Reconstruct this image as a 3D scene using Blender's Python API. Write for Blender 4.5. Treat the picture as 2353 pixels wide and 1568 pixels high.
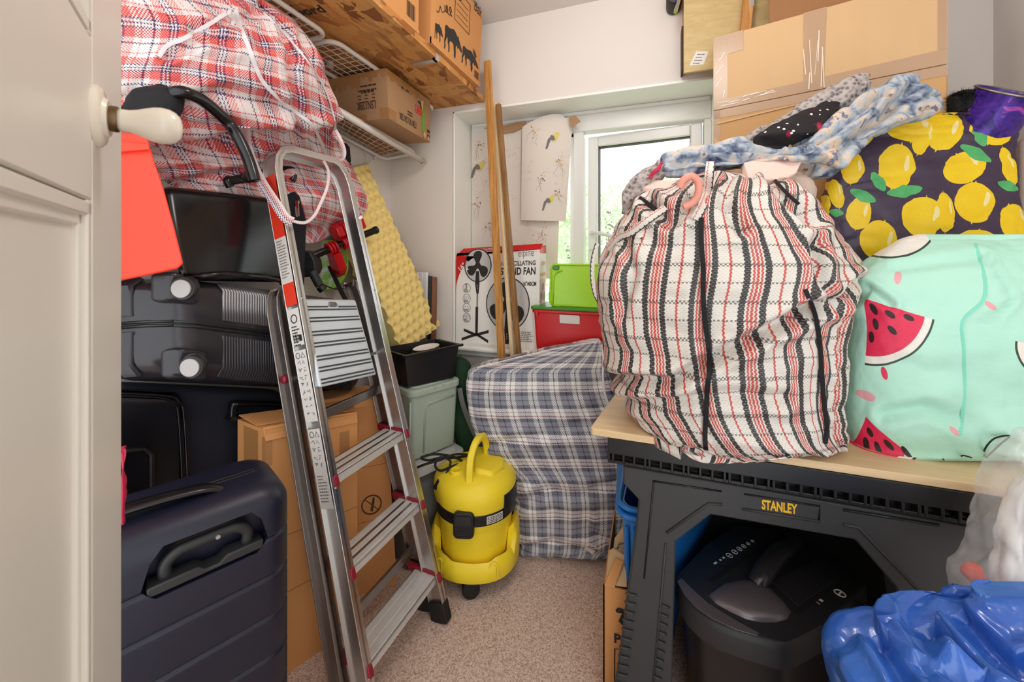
import bpy, bmesh, math, random
import numpy as np
from mathutils import Vector, Matrix
from mathutils.bvhtree import BVHTree

random.seed(7)
for o in list(bpy.data.objects):
    bpy.data.objects.remove(o)
SC = bpy.context.scene
COL = SC.collection

# ------------------------------------------------------------------ camera
F_PX, HOR, CX, EYE = 900.0, 585.0, 1176.5, 1.25      # focal length in pixels, horizon row, centre column, eye height
YAW = math.atan(900.0 / 2518.0)
CA, SA = math.cos(YAW), math.sin(YAW)
cam_d = bpy.data.cameras.new('camera')
cam = bpy.data.objects.new('camera', cam_d)
COL.objects.link(cam)
cam.location = (0, 0, EYE)
cam.rotation_euler = (math.pi / 2, 0, YAW)
cam_d.sensor_width = 36
cam_d.sensor_fit = 'HORIZONTAL'
cam_d.lens = 36 * F_PX / 2353
cam_d.shift_y = -(784 - HOR) / 2353
cam_d.clip_start = 0.02
cam_d.clip_end = 200
cam_d.dof.use_dof = True
cam_d.dof.focus_distance = 1.6
cam_d.dof.aperture_fstop = 9.0
SC.camera = cam

# ------------------------------------------------------------------ world, lights, exposure
SC.view_settings.view_transform = 'Standard'
SC.view_settings.look = 'None'
SC.view_settings.gamma = 1.0
SC.view_settings.use_curve_mapping = False
SC.view_settings.exposure = 0.0
w = bpy.data.worlds.new('overcast_sky')
SC.world = w
w.use_nodes = True
bg = w.node_tree.nodes['Background']
bg.inputs[0].default_value = (0.94, 0.985, 1.0, 1)
bg.inputs[1].default_value = 2.25

def lamp(name, loc, power, radius, color):
    l = bpy.data.lights.new(name, 'POINT')
    l.energy = power
    l.shadow_soft_size = radius
    l.color = color
    o = bpy.data.objects.new(name, l)
    o.location = loc
    COL.objects.link(o)
    return o
lamp('ceiling_bulb', (-0.05, 0.85, 2.22), 11, 0.13, (1.0, 0.965, 0.92))

# ------------------------------------------------------------------ geometry helpers
def V(*a):
    return Vector(a)
RIGHT, FWD, UP = V(CA, SA, 0), V(-SA, CA, 0), V(0, 0, 1)

def at(px, py, d):
    """The point seen at pixel (px, py) at distance d along the view axis."""
    return RIGHT * ((px - CX) / F_PX * d) + FWD * d + V(0, 0, EYE - (py - HOR) / F_PX * d)
def on_z(px, py, z):
    return at(px, py, (EYE - z) * F_PX / (py - HOR))
def on_y(px, py, Y):
    return at(px, py, Y / ((px - CX) / F_PX * SA + CA))
def on_x(px, py, X):
    return at(px, py, X / ((px - CX) / F_PX * CA - SA))
def lin(r, g, b):
    f = lambda c: (c / 255 / 12.92) if c / 255 <= 0.04045 else ((c / 255 + 0.055) / 1.055) ** 2.4
    return (f(r), f(g), f(b), 1.0)
def lerp(a, b, t):
    return a + (b - a) * t

class Frame:
    """Local metres to world: origin and three axes."""
    def __init__(s, o, x, y, z=None):
        s.o = Vector(o); s.x = Vector(x).normalized(); s.y = Vector(y).normalized()
        s.z = Vector(z).normalized() if z is not None else s.x.cross(s.y).normalized()
    def __call__(s, p):
        return s.o + s.x * p[0] + s.y * p[1] + s.z * p[2]
class Hex:
    """A box given by its corners (front bottom left, front bottom right, back right, back left; then the same on top)."""
    def __init__(s, b, t):
        s.b, s.t = [Vector(p) for p in b], [Vector(p) for p in t]
        s.W = (s.b[1] - s.b[0]).length; s.D = (s.b[3] - s.b[0]).length; s.H = (s.t[0] - s.b[0]).length
    def __call__(s, p):
        u, v, w_ = p[0] / s.W, p[1] / s.D, p[2] / s.H
        q = lambda c: (c[0] * (1 - u) + c[1] * u) * (1 - v) + (c[3] * (1 - u) + c[2] * u) * v
        return q(s.b) * (1 - w_) + q(s.t) * w_
def hex_up(b, h):
    return Hex(b, [Vector(p) + V(0, 0, h) for p in b])

def face_on(hx, px, py, y=0.0):
    """Local (x, z) where the ray of a pixel meets the front face of a box at depth y."""
    e = V(0, 0, EYE); r = at(px, py, 1) - e
    o = hx((0, y, 0)); x = (hx((hx.W, y, 0)) - o); z = hx((0, y, hx.H)) - o; n_ = x.cross(z); t = (o - e).dot(n_) / r.dot(n_); q = e + r * t - o
    z_ = z.normalized(); xh = x.normalized(); b = (q.dot(z_) - q.dot(xh) * xh.dot(z_)) / (1 - xh.dot(z_) ** 2); a = q.dot(xh) - b * xh.dot(z_)
    return a, b

_text = {}
def text_mesh(s, bold=0.0):
    """Flat mesh of a string: (vertices, faces) with cap height near 0.7 and the first glyph at x = 0."""
    if (s, bold) not in _text:
        c = bpy.data.curves.new('t', 'FONT')
        c.body = s; c.size = 1.0; c.offset = bold; c.resolution_u = 3
        o = bpy.data.objects.new('t', c); COL.objects.link(o)
        dg = bpy.context.evaluated_depsgraph_get()
        m = bpy.data.meshes.new_from_object(o.evaluated_get(dg))
        _text[(s, bold)] = ([v.co.copy() for v in m.vertices], [tuple(p.vertices) for p in m.polygons])
        bpy.data.objects.remove(o); bpy.data.curves.remove(c); bpy.data.meshes.remove(m)
    return _text[(s, bold)]

class MB:
    """Collects shapes in local coordinates; build() links them as one mesh object."""
    def __init__(s, fr=None):
        s.fr = fr or (lambda p: Vector(p)); s.v, s.f, s.m = [], [], []
    def add(s, vs, fs, mi=0, fr=None):
        n = len(s.v); fr = fr or s.fr
        s.v += [fr(p) for p in vs]; s.f += [tuple(i + n for i in f) for f in fs]; s.m += [mi] * len(fs)
    def poly(s, pts, mi=0):
        s.add(pts, [tuple(range(len(pts)))], mi)
    def box(s, x0, x1, y0, y1, z0, z1, mi=0):
        vs = [(x, y, z) for z in (z0, z1) for y in (y0, y1) for x in (x0, x1)]
        s.add(vs, [(0, 2, 3, 1), (4, 5, 7, 6), (0, 1, 5, 4), (2, 6, 7, 3), (0, 4, 6, 2), (1, 3, 7, 5)], mi)
    def gbox(s, W, D, H, mi=0, n=10):
        """Box from 0 to W, D, H whose faces are fine grids, so that they follow a warped frame."""
        L = [i / n for i in range(n + 1)]
        for f in (lambda a, b: (a * W, 0, b * H), lambda a, b: (a * W, D, b * H), lambda a, b: (0, a * D, b * H), lambda a, b: (W, a * D, b * H), lambda a, b: (a * W, b * D, 0), lambda a, b: (a * W, b * D, H)):
            s.add([f(a, b) for b in L for a in L], [(j * (n + 1) + i, j * (n + 1) + i + 1, (j + 1) * (n + 1) + i + 1, (j + 1) * (n + 1) + i) for j in range(n) for i in range(n)], mi)
    def prism(s, pts, off, mi=0):
        """A polygon of local 3D points swept by the vector off."""
        n = len(pts); off = Vector(off)
        vs = [Vector(p) for p in pts] + [Vector(p) + off for p in pts]
        s.add(vs, [tuple(range(n))[::-1], tuple(range(n, 2 * n))] + [(i, (i + 1) % n, n + (i + 1) % n, n + i) for i in range(n)], mi)
    def tube(s, path, r, mi=0, n=8, closed=False, flat=None):
        """Round tube along local points; r a number or one per point; flat = (normal, ratio) squeezes it to a band."""
        P = [Vector(p) for p in path]; k = len(P)
        R = r if isinstance(r, (list, tuple)) else [r] * k
        vs, prev = [], None
        for i in range(k):
            a = P[i - 1] if (i or closed) else P[i]; b = P[(i + 1) % k] if (i < k - 1 or closed) else P[i]
            t = (b - a).normalized()
            if flat is not None:
                nrm = (flat[0][i] if isinstance(flat[0], list) else Vector(flat[0]))
                nrm = (nrm - t * nrm.dot(t)).normalized()
            elif prev is None:
                nrm = t.orthogonal().normalized()
            else:
                nrm = (prev - t * prev.dot(t)); nrm = nrm.normalized() if nrm.length > 1e-6 else t.orthogonal().normalized()
            prev = nrm; bi = t.cross(nrm)
            q = flat[1] if flat is not None else 1.0
            for j in range(n):
                a_ = 2 * math.pi * (j + 0.5) / n
                vs.append(P[i] + nrm * (math.cos(a_) * R[i] * q) + bi * (math.sin(a_) * R[i]))
        fs = [(i * n + j, i * n + (j + 1) % n, ((i + 1) % k) * n + (j + 1) % n, ((i + 1) % k) * n + j) for i in range(k if closed else k - 1) for j in range(n)]
        if not closed:
            fs += [tuple(range(n))[::-1], tuple(range((k - 1) * n, k * n))]
        s.add(vs, fs, mi)
    def bar(s, path, w, h, side, mi=0):
        """Rectangular section swept along local points: w along side, h across."""
        P = [Vector(p) for p in path]; k = len(P); vs = []
        for i in range(k):
            a, b = P[max(i - 1, 0)], P[min(i + 1, k - 1)]
            t = (b - a).normalized(); sd = Vector(side); sd = (sd - t * sd.dot(t)).normalized(); u = t.cross(sd)
            for cx, cy in ((-1, -1), (1, -1), (1, 1), (-1, 1)):
                vs.append(P[i] + sd * (cx * w / 2) + u * (cy * h / 2))
        fs = [(i * 4 + j, i * 4 + (j + 1) % 4, i * 4 + 4 + (j + 1) % 4, i * 4 + 4 + j) for i in range(k - 1) for j in range(4)]
        s.add(vs, fs + [(3, 2, 1, 0), tuple(range((k - 1) * 4, k * 4))], mi)
    def lathe(s, prof, mi=0, n=32, fr=None, cap=True):
        """Profile [(radius, height)] turned round the local z axis of fr."""
        vs = [(r * math.cos(2 * math.pi * j / n), r * math.sin(2 * math.pi * j / n), z) for r, z in prof for j in range(n)]
        k = len(prof)
        fs = [(i * n + j, i * n + (j + 1) % n, i * n + n + (j + 1) % n, i * n + n + j) for i in range(k - 1) for j in range(n)]
        if cap:
            fs += [tuple(range(n))[::-1], tuple(range((k - 1) * n, k * n))]
        s.add(vs, fs, mi, fr)
    def rblock(s, W, D, H, rc, rt, rb=None, taper=0.0, nz=24, nc=6, disp=None, mi=0, x0=0.0, y0=0.0, z0=0.0, open_top=False, wall=0.004, zs=None):
        """Block with rounded corners rc, rounded top rt and bottom rb; taper insets the foot; disp(z) insets a row."""
        rb = rt if rb is None else rb
        if zs is None:
            zs = sorted({round(z, 5) for z in [rb * (1 - math.cos(a * math.pi / 12)) for a in range(7)] + [H - rt * (1 - math.cos(a * math.pi / 12)) for a in range(7)] + [H * i / nz for i in range(nz + 1) if rb < H * i / nz < H - rt]})
        rows = []
        for z in zs:
            e = 0.0
            if z > H - rt and rt > 0: e = rt - math.sqrt(max(rt * rt - (z - H + rt) ** 2, 0))
            elif z < rb and rb > 0: e = rb - math.sqrt(max(rb * rb - (rb - z) ** 2, 0))
            rows.append((z, e + taper * (1 - z / H) + (disp(z) if disp else 0)))
        if open_top:
            rows += [(H, rows[-1][1] + wall), (wall * 2, rows[0][1] + wall)]
        vs = []
        for z, e in rows:
            w2, d2 = W / 2 - e, D / 2 - e; r = max(min(rc, w2, d2) - e * 0.4, 0.001)
            for cx, cy, a0 in ((1, 1, 0), (-1, 1, 90), (-1, -1, 180), (1, -1, 270)):
                for j in range(nc + 1):
                    a = math.radians(a0 + 90 * j / nc)
                    vs.append((x0 + W / 2 + cx * (w2 - r) + r * math.cos(a), y0 + D / 2 + cy * (d2 - r) + r * math.sin(a), z0 + z))
        n = 4 * (nc + 1); k = len(rows)
        fs = [(i * n + j, i * n + (j + 1) % n, i * n + n + (j + 1) % n, i * n + n + j) for i in range(k - 1) for j in range(n)]
        fs += [tuple(range(n))[::-1], tuple(range((k - 1) * n, k * n))]
        s.add(vs, fs, mi)
    def text(s, txt, o, x, y, size, mi=0, bold=0.0, w=None):
        """Flat lettering: o the lower left corner, x and y unit vectors (local), size the em; w forces the width."""
        vs, fs = text_mesh(txt, bold); o, x, y = Vector(o), Vector(x), Vector(y)
        k = size
        if w: k = w / max(v.x for v in vs)
        s.add([o + x * (v.x * k) + y * (v.y * size) for v in vs], fs, mi)
    def build(s, name, mats, parent=None, smooth=False, bevel=0.0, seg=2, angle=40, recalc=True):
        mats = mats if isinstance(mats, (list, tuple)) else [mats]
        me = bpy.data.meshes.new(name)
        o = bpy.data.objects.new(name, me); COL.objects.link(o)
        if parent is None:
            lo = Vector([min(v[i] for v in s.v) for i in range(3)]); hi = Vector([max(v[i] for v in s.v) for i in range(3)])
            org = V((lo.x + hi.x) / 2, (lo.y + hi.y) / 2, lo.z); o.location = org
        else:
            org = V(*parent['org']); o.parent = parent
        o['org'] = tuple(org)
        me.from_pydata([v - org for v in s.v], [], s.f)
        for m in mats: me.materials.append(m)
        me.polygons.foreach_set('material_index', s.m)
        if recalc:
            bm = bmesh.new(); bm.from_mesh(me); bmesh.ops.recalc_face_normals(bm, faces=bm.faces); bm.to_mesh(me); bm.free()
        if bevel:
            b = o.modifiers.new('bevel', 'BEVEL'); b.width = bevel; b.segments = seg; b.limit_method = 'ANGLE'; b.angle_limit = math.radians(angle); b.harden_normals = False
        if smooth or bevel:
            me.polygons.foreach_set('use_smooth', [True] * len(me.polygons))
            if not smooth or smooth == 'auto':
                me.set_sharp_from_angle(angle=math.radians(angle))
        me.update()
        return o

def tag(o, label, cat, group=None):
    o['label'] = label; o['category'] = cat
    if group: o['group'] = group
    return o
def thing(name, loc, label, cat, group=None):
    o = bpy.data.objects.new(name, None); COL.objects.link(o)
    o.empty_display_size = 0.05; o.location = loc; o['org'] = tuple(loc)
    return tag(o, label, cat, group)
def structure(o):
    o['kind'] = 'structure'; return o
def spline(pts, n=8):
    """Catmull-Rom through points."""
    P = [Vector(p) for p in pts]; out = []
    for i in range(len(P) - 1):
        a, b, c, d = P[max(i - 1, 0)], P[i], P[i + 1], P[min(i + 2, len(P) - 1)]
        for k in range(n):
            t = k / n
            out.append(0.5 * ((2 * b) + (c - a) * t + (2 * a - 5 * b + 4 * c - d) * t * t + (3 * b - a - 3 * c + d) * t ** 3))
    return out + [P[-1]]

# ---- noise on arrays
def _hash(i, j, k, sd):
    return np.modf(np.abs(np.sin(i * 127.1 + j * 311.7 + k * 74.7 + sd * 53.3) * 43758.5453))[0]
def vnoise(P, sd=0):
    I = np.floor(P); f = P - I; f = f * f * (3 - 2 * f)
    x, y, z = I[:, 0], I[:, 1], I[:, 2]; r = 0
    for a in (0, 1):
        for b in (0, 1):
            for c in (0, 1):
                wgt = (f[:, 0] if a else 1 - f[:, 0]) * (f[:, 1] if b else 1 - f[:, 1]) * (f[:, 2] if c else 1 - f[:, 2])
                r = r + wgt * _hash(x + a, y + b, z + c, sd)
    return r
def fbm(P, sd=0, octs=3):
    r, a, t = 0, 1, 0
    for k in range(octs):
        r = r + a * vnoise(P * 2 ** k, sd + k); t += a; a *= 0.5
    return r / t
def ridge(P, sd=0):
    return 1 - np.abs(2 * fbm(P, sd, 2) - 1)

def sack(name, rows, mat, parent=None, nu=180, nv=150, p=2.6, lumps=0.012, folds=0.010, crinkle=0.003, fold_dir=(1.0, 1.0, 0.35), fold_scale=16, seed=1, uv='wrap', creases=(), label=None, cat=None, rot=0.0):
    """A stuffed bag: rows (py, xl, dl, xr, dr, thick) from top to bottom are the left and right ends of its level sections with their distances, and the thickness.
    creases: (list of (px, py), depth, width) pressed into the front."""
    R = np.array(rows, float); t = np.linspace(0, 1, len(R)); tt = np.linspace(0, 1, nv)
    def interp(c):
        m = np.gradient(c, t); i = np.clip(np.searchsorted(t, tt) - 1, 0, len(t) - 2); h = t[i + 1] - t[i]; s_ = (tt - t[i]) / h
        d0 = np.diff(c); m = np.array([0 if (0 < k < len(c) - 1 and d0[k - 1] * d0[k] <= 0) else m[k] for k in range(len(c))])
        return (2 * s_**3 - 3 * s_**2 + 1) * c[i] + (s_**3 - 2 * s_**2 + s_) * h * m[i] + (-2 * s_**3 + 3 * s_**2) * c[i + 1] + (s_**3 - s_**2) * h * m[i + 1]
    py, xl, dl, xr, dr, th = [interp(R[:, k]) for k in range(6)]
    right, fwd = np.array(RIGHT), np.array(FWD)
    def pt(px, py_, d):
        return ((px - CX) / F_PX * d)[:, None] * right + d[:, None] * fwd + np.stack([0 * d, 0 * d, EYE - (py_ - HOR) / F_PX * d], 1)
    PL, PR = pt(xl, py, dl), pt(xr, py, dr)
    C, A = (PL + PR) / 2, (PR - PL) / 2
    Al = A / np.linalg.norm(A, axis=1)[:, None]
    N = np.stack([Al[:, 1], -Al[:, 0], 0 * Al[:, 0]], 1); N /= np.linalg.norm(N, axis=1)[:, None]     # towards the eye
    th_ = np.linspace(0, 2 * np.pi, nu, endpoint=False)
    cs, sn = np.cos(th_), np.sin(th_)
    ca = np.sign(cs) * np.abs(cs) ** (2 / p); sa = np.sign(sn) * np.abs(sn) ** (2 / p)
    G = C[:, None, :] + A[:, None, :] * ca[None, :, None] + (N * (th / 2)[:, None])[:, None, :] * sa[None, :, None]
    dv = np.gradient(G, axis=0); du = np.roll(G, -1, 1) - np.roll(G, 1, 1)
    nrm = np.cross(du, dv); nrm /= (np.linalg.norm(nrm, axis=2)[:, :, None] + 1e-9)
    out = G - C[:, None, :]; sgn = np.sign((nrm * out).sum(2)); nrm *= np.where(sgn == 0, 1, sgn)[:, :, None]
    q = G.reshape(-1, 3)
    fd = np.array(fold_dir)
    disp = lumps * (fbm(q * 5, seed) - 0.5) * 2
    if folds:
        warp = np.stack([fbm(q * 7, seed + 11), fbm(q * 7, seed + 12), fbm(q * 7, seed + 13)], 1) * 0.10
        disp = disp - folds * np.clip(ridge((q + warp) * fd * fold_scale, seed + 3) - 0.55, 0, 1) * 2.2
        disp = disp + folds * 0.5 * (fbm((q + warp) * fd[[2, 0, 1]] * fold_scale * 0.8, seed + 5) - 0.5)
    if crinkle:
        disp = disp - crinkle * ridge(q * 38, seed + 7) + crinkle * 0.8 * (fbm(q * 60, seed + 8) - 0.5)
    disp = disp.reshape(nv, nu)
    U = (xl + xr)[:, None] / 2 + (xr - xl)[:, None] / 2 * ca[None, :]; W_ = np.repeat(py[:, None], nu, 1)
    for pts, dep, wid in creases:
        best = np.full(U.shape, 1e9)
        for (ax, ay), (bx, by) in zip(pts, pts[1:]):
            l2 = (bx - ax) ** 2 + (by - ay) ** 2; s_ = np.clip(((U - ax) * (bx - ax) + (W_ - ay) * (by - ay)) / l2, 0, 1)
            best = np.minimum(best, np.hypot(U - ax - s_ * (bx - ax), W_ - ay - s_ * (by - ay)))
        disp = disp - np.where(sa[None, :] > -0.1, dep * np.exp(-(best / wid) ** 2) - dep * 0.45 * np.exp(-((best - 2.2 * wid) / wid) ** 2), 0)
    edge = np.clip(np.minimum(tt, 1 - tt) * 14, 0.15, 1)
    G = G + nrm * (disp * edge[:, None])[:, :, None]
    vs = list(map(tuple, G.reshape(-1, 3)))
    fs = [(i * nu + j, i * nu + (j + 1) % nu, (i + 1) * nu + (j + 1) % nu, (i + 1) * nu + j) for i in range(nv - 1) for j in range(nu)]
    n0 = len(vs); vs += [tuple(G[0].mean(0)), tuple(G[-1].mean(0))]
    fs += [((j + 1) % nu, j, n0) for j in range(nu)] + [((nv - 1) * nu + j, (nv - 1) * nu + (j + 1) % nu, n0 + 1) for j in range(nu)]
    mb = MB(); mb.v = [Vector(v) for v in vs]; mb.f = fs; mb.m = [0] * len(fs)
    o = mb.build(name, mat, parent, smooth=True)
    me = o.data
    # texture coordinates: 'wrap' = metres round and down the bag, 'front' = pixel-like front print
    perim = np.linalg.norm(np.diff(np.vstack([G[nv // 2], G[nv // 2][:1]]), axis=0), axis=1)
    cu = np.concatenate([[0], np.cumsum(perim)])
    cv = np.concatenate([[0], np.cumsum(np.linalg.norm(np.diff(C, axis=0), axis=1))])
    lay = me.uv_layers.new(name='UVMap')
    li = np.zeros(len(me.loops), dtype=np.int32); me.loops.foreach_get('vertex_index', li)
    r, c = li // nu, li % nu
    r2 = np.clip(r, 0, nv - 1); c = np.where(li >= n0, 0, c)
    if uv == 'wrap':
        ls = np.zeros(len(me.polygons), np.int32); me.polygons.foreach_get('loop_start', ls)
        lt = np.zeros(len(me.polygons), np.int32); me.polygons.foreach_get('loop_total', lt)
        pid = np.repeat(np.arange(len(ls)), lt)
        big = np.zeros(len(ls), bool); mx = np.zeros(len(ls), int); np.maximum.at(mx, pid, c); mn = np.full(len(ls), 10**9); np.minimum.at(mn, pid, c); big = (mx - mn) > nu / 2
        c2 = np.where(big[pid] & (c < nu / 2), c + nu, c)
        uu = np.where(c2 >= nu, cu[-1] + cu[np.clip(c2 - nu, 0, nu)], cu[np.clip(c2, 0, nu)]); vv = cv[r2]
        if rot: a_ = math.radians(rot); uu, vv = uu * math.cos(a_) + vv * math.sin(a_), vv * math.cos(a_) - uu * math.sin(a_)
    else:
        uu = U[r2, c] / 1000; vv = W_[r2, c] / 1000
    lay.data.foreach_set('uv', np.stack([uu, vv], 1).astype(np.float32).ravel())
    if label: tag(o, label, cat)
    return o

def surface(o):
    """Ray caster on an object's finished mesh: hit(px, py, off) is the point seen at a pixel, off metres in front of it."""
    org = V(*o['org'])
    t = BVHTree.FromPolygons([v.co + org for v in o.data.vertices], [tuple(p.vertices) for p in o.data.polygons])
    eye = V(0, 0, EYE)
    def hit(px, py, off=0.0, d=None):
        ray = at(px, py, 1.0) - eye
        loc = t.ray_cast(eye, ray.normalized())[0]
        if loc is None:
            return at(px, py, d or 1.0)
        return loc - ray.normalized() * off
    return hit
def cut(o, cutter):
    """Subtract the collected shape cutter from object o's mesh for good."""
    c = cutter.build('cutter', o.data.materials[0])
    c.location = V(*c['org'])
    m = o.modifiers.new('cut', 'BOOLEAN'); m.operation = 'DIFFERENCE'; m.object = c; m.solver = 'EXACT'
    bpy.context.view_layer.update()
    dg = bpy.context.evaluated_depsgraph_get()
    me = bpy.data.meshes.new_from_object(o.evaluated_get(dg))
    o.modifiers.remove(m); o.data = me
    bpy.data.objects.remove(c)
    me.polygons.foreach_set('use_smooth', [True] * len(me.polygons)); me.set_sharp_from_angle(angle=math.radians(35))
# ------------------------------------------------------------------ materials
class Ex:
    """A value in a node tree that can be added, multiplied and compared."""
    def __init__(s, nt, sock): s.nt, s.s = nt, sock
    def _op(s, op, *a, swap=False):
        n = s.nt.nodes.new('ShaderNodeMath'); n.operation = op
        args = [s] + list(a)
        if swap: args[0], args[1] = args[1], args[0]
        for i, q in enumerate(args):
            if isinstance(q, Ex): s.nt.links.new(q.s, n.inputs[i])
            else: n.inputs[i].default_value = q
        return Ex(s.nt, n.outputs[0])
    def __add__(s, o): return s._op('ADD', o)
    __radd__ = __add__
    def __sub__(s, o): return s._op('SUBTRACT', o)
    def __rsub__(s, o): return s._op('SUBTRACT', o, swap=True)
    def __mul__(s, o): return s._op('MULTIPLY', o)
    __rmul__ = __mul__
    def __truediv__(s, o): return s._op('DIVIDE', o)
    def lt(s, o): return s._op('LESS_THAN', o)
    def gt(s, o): return s._op('GREATER_THAN', o)
    def fract(s): return s._op('FRACT')
    def floor(s): return s._op('FLOOR')
    def abs(s): return s._op('ABSOLUTE')
    def min(s, o): return s._op('MINIMUM', o)
    def max(s, o): return s._op('MAXIMUM', o)
    def mod(s, o): return s._op('FLOORED_MODULO', o)
    def tri(s): return (s.fract() - 0.5).abs()
    def sqrt(s): return s._op('SQRT')

class Mat:
    def __init__(s, name, rough=0.5, metal=0.0, **kw):
        s.m = bpy.data.materials.new(name); s.m.use_nodes = True
        s.nt = s.m.node_tree; s.b = s.nt.nodes['Principled BSDF']
        s.b.inputs['Roughness'].default_value = rough; s.b.inputs['Metallic'].default_value = metal
        for k, v in kw.items(): s.b.inputs[k.replace('_', ' ')].default_value = v
    def node(s, t, **kw):
        n = s.nt.nodes.new(t)
        for k, v in kw.items():
            if k in n.inputs: n.inputs[k].default_value = v
            else: setattr(n, k, v)
        return n
    def link(s, a, b): s.nt.links.new(a.s if isinstance(a, Ex) else a, b)
    def uv(s):
        n = s.node('ShaderNodeUVMap', uv_map='UVMap'); x = s.node('ShaderNodeSeparateXYZ'); s.link(n.outputs[0], x.inputs[0])
        return Ex(s.nt, x.outputs[0]), Ex(s.nt, x.outputs[1])
    def obj(s):
        if not hasattr(s, '_tc'): s._tc = s.node('ShaderNodeTexCoord')
        return s._tc.outputs['Object']
    def gen(s):
        return s.node('ShaderNodeTexCoord').outputs['Generated']
    def noise(s, scale, detail=3, stretch=None, rough=0.55, dist=0.0):
        n = s.node('ShaderNodeTexNoise'); n.inputs['Scale'].default_value = scale; n.inputs['Detail'].default_value = detail; n.inputs['Roughness'].default_value = rough; n.inputs['Distortion'].default_value = dist
        if stretch:
            mp = s.node('ShaderNodeMapping'); mp.inputs['Scale'].default_value = stretch; s.link(s.obj(), mp.inputs[0]); s.link(mp.outputs[0], n.inputs['Vector'])
        else: s.link(s.obj(), n.inputs['Vector'])
        return Ex(s.nt, n.outputs[0])
    def ramp(s, x, stops, mode='CONSTANT'):
        n = s.node('ShaderNodeValToRGB'); r = n.color_ramp; r.interpolation = mode
        while len(r.elements) < len(stops): r.elements.new(0.5)
        for e, (p, c) in zip(r.elements, stops): e.position = p; e.color = c
        s.link(x, n.inputs[0]); return n.outputs[0]
    def mix(s, f, a, b, mode='MIX'):
        n = s.node('ShaderNodeMix', data_type='RGBA', blend_type=mode); n.inputs[0].default_value = 1.0
        for q, i in ((f, 0), (a, 6), (b, 7)):
            if isinstance(q, Ex): s.link(q, n.inputs[i])
            elif isinstance(q, (tuple, list, int, float)): n.inputs[i].default_value = q
            else: s.link(q, n.inputs[i])
        return n.outputs[2]
    def color(s, c):
        if isinstance(c, tuple): s.b.inputs['Base Color'].default_value = c
        else: s.link(c, s.b.inputs['Base Color'])
        return s
    def bump(s, h, strength=0.3, dist=0.002):
        n = s.node('ShaderNodeBump'); n.inputs['Strength'].default_value = strength; n.inputs['Distance'].default_value = dist
        s.link(h, n.inputs['Height']); s.link(n.outputs[0], s.b.inputs['Normal']); return s
def dark(c, k): return (c[0] * k, c[1] * k, c[2] * k, 1)

def plain(name, rgb, rough=0.5, metal=0.0, var=0.08, scale=14, bump=0.0, bscale=120, **kw):
    """One colour with a little uneven wear and grain."""
    m = Mat(name, rough, metal, **kw); c = lin(*rgb)
    m.color(m.mix(m.noise(scale), dark(c, 1 - var), dark(c, 1 + var)))
    if bump: m.bump(m.noise(bscale, 2), bump, 0.001)
    return m.m

M = {}
M['wall'] = plain('wall_paint', (229, 220, 213), 0.85, var=0.02, scale=3, bump=0.08, bscale=160)
M['ceiling'] = plain('ceiling_paint', (226, 219, 215), 0.9, var=0.015, scale=3)
M['white'] = plain('white_gloss_paint', (246, 245, 240), 0.35, var=0.015, scale=5)
M['upvc'] = plain('window_plastic', (236, 234, 230), 0.3, var=0.01)
M['door'] = plain('door_paint', (236, 230, 219), 0.32, var=0.02, scale=4, bump=0.05, bscale=60)
M['ivory'] = plain('ivory_ceramic', (240, 230, 214), 0.15, var=0.015)
M['brass'] = plain('aged_brass', (110, 88, 62), 0.35, 1.0, var=0.15)
M['wire'] = plain('white_coated_wire', (225, 217, 210), 0.35, var=0.02)
M['black'] = plain('black_plastic', (24, 23, 25), 0.38, var=0.12)
M['black_soft'] = plain('black_cloth', (22, 21, 24), 0.85, var=0.2, scale=60, bump=0.3, bscale=600)
M['black_gloss'] = plain('black_vinyl', (17, 16, 19), 0.22, var=0.2, scale=8, bump=0.12, bscale=22)
M['charcoal'] = plain('charcoal_plastic', (58, 58, 59), 0.55, var=0.08, bump=0.12, bscale=900)
M['charcoal_dark'] = plain('dark_grey_plastic', (38, 38, 40), 0.5, var=0.08)
M['rubber'] = plain('black_rubber', (20, 20, 20), 0.7, var=0.1)
M['navy'] = plain('navy_shell', (22, 24, 42), 0.38, var=0.06, bump=0.10, bscale=1100)
M['navy_cloth'] = plain('dark_navy_cloth', (28, 29, 42), 0.9, var=0.25, scale=300, bump=0.4, bscale=700)
M['ribbed'] = plain('dark_glossy_shell', (54, 51, 55), 0.2, 0.25, var=0.06)
M['rib_shine'] = plain('painted_rib_shine', (150, 148, 150), 0.28, 0.7, var=0.05)  # paler copy of the shell colour, painting the ceiling's reflection
M['dome'] = plain('highlight_grey_plastic', (112, 104, 108), 0.28, 0.35, var=0.03)  # grey stands in for highlights on the shredder's black plastic
M['silver'] = plain('silver_plastic', (168, 162, 160), 0.38, 0.5, var=0.04)
M['alu'] = None
M['orange_red'] = plain('orange_red_plastic', (238, 62, 36), 0.42, var=0.04, scale=6)
M['red_gloss'] = plain('glossy_red_plastic', (205, 14, 28), 0.2, var=0.06)
M['maroon'] = plain('maroon_plastic', (140, 24, 44), 0.4, var=0.06)
M['yellow'] = plain('yellow_plastic', (253, 224, 48), 0.42, var=0.02, bump=0.05, bscale=800)
M['sage'] = plain('sage_green_plastic', (172, 186, 172), 0.45, var=0.02)
M['red_box'] = plain('red_plastic', (206, 26, 30), 0.3, var=0.05)
M['dkgreen'] = plain('dark_green_cloth', (26, 62, 34), 0.8, var=0.2)
M['blue_crate'] = plain('blue_plastic', (34, 116, 196), 0.35, var=0.04)
M['green_rim'] = plain('green_plastic_rim', (62, 138, 34), 0.35, var=0.05)
M['grey_plastic'] = plain('grey_plastic', (110, 110, 106), 0.5, var=0.06)
M['pink'] = plain('pink_plastic', (240, 158, 140), 0.4, var=0.03)
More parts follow.
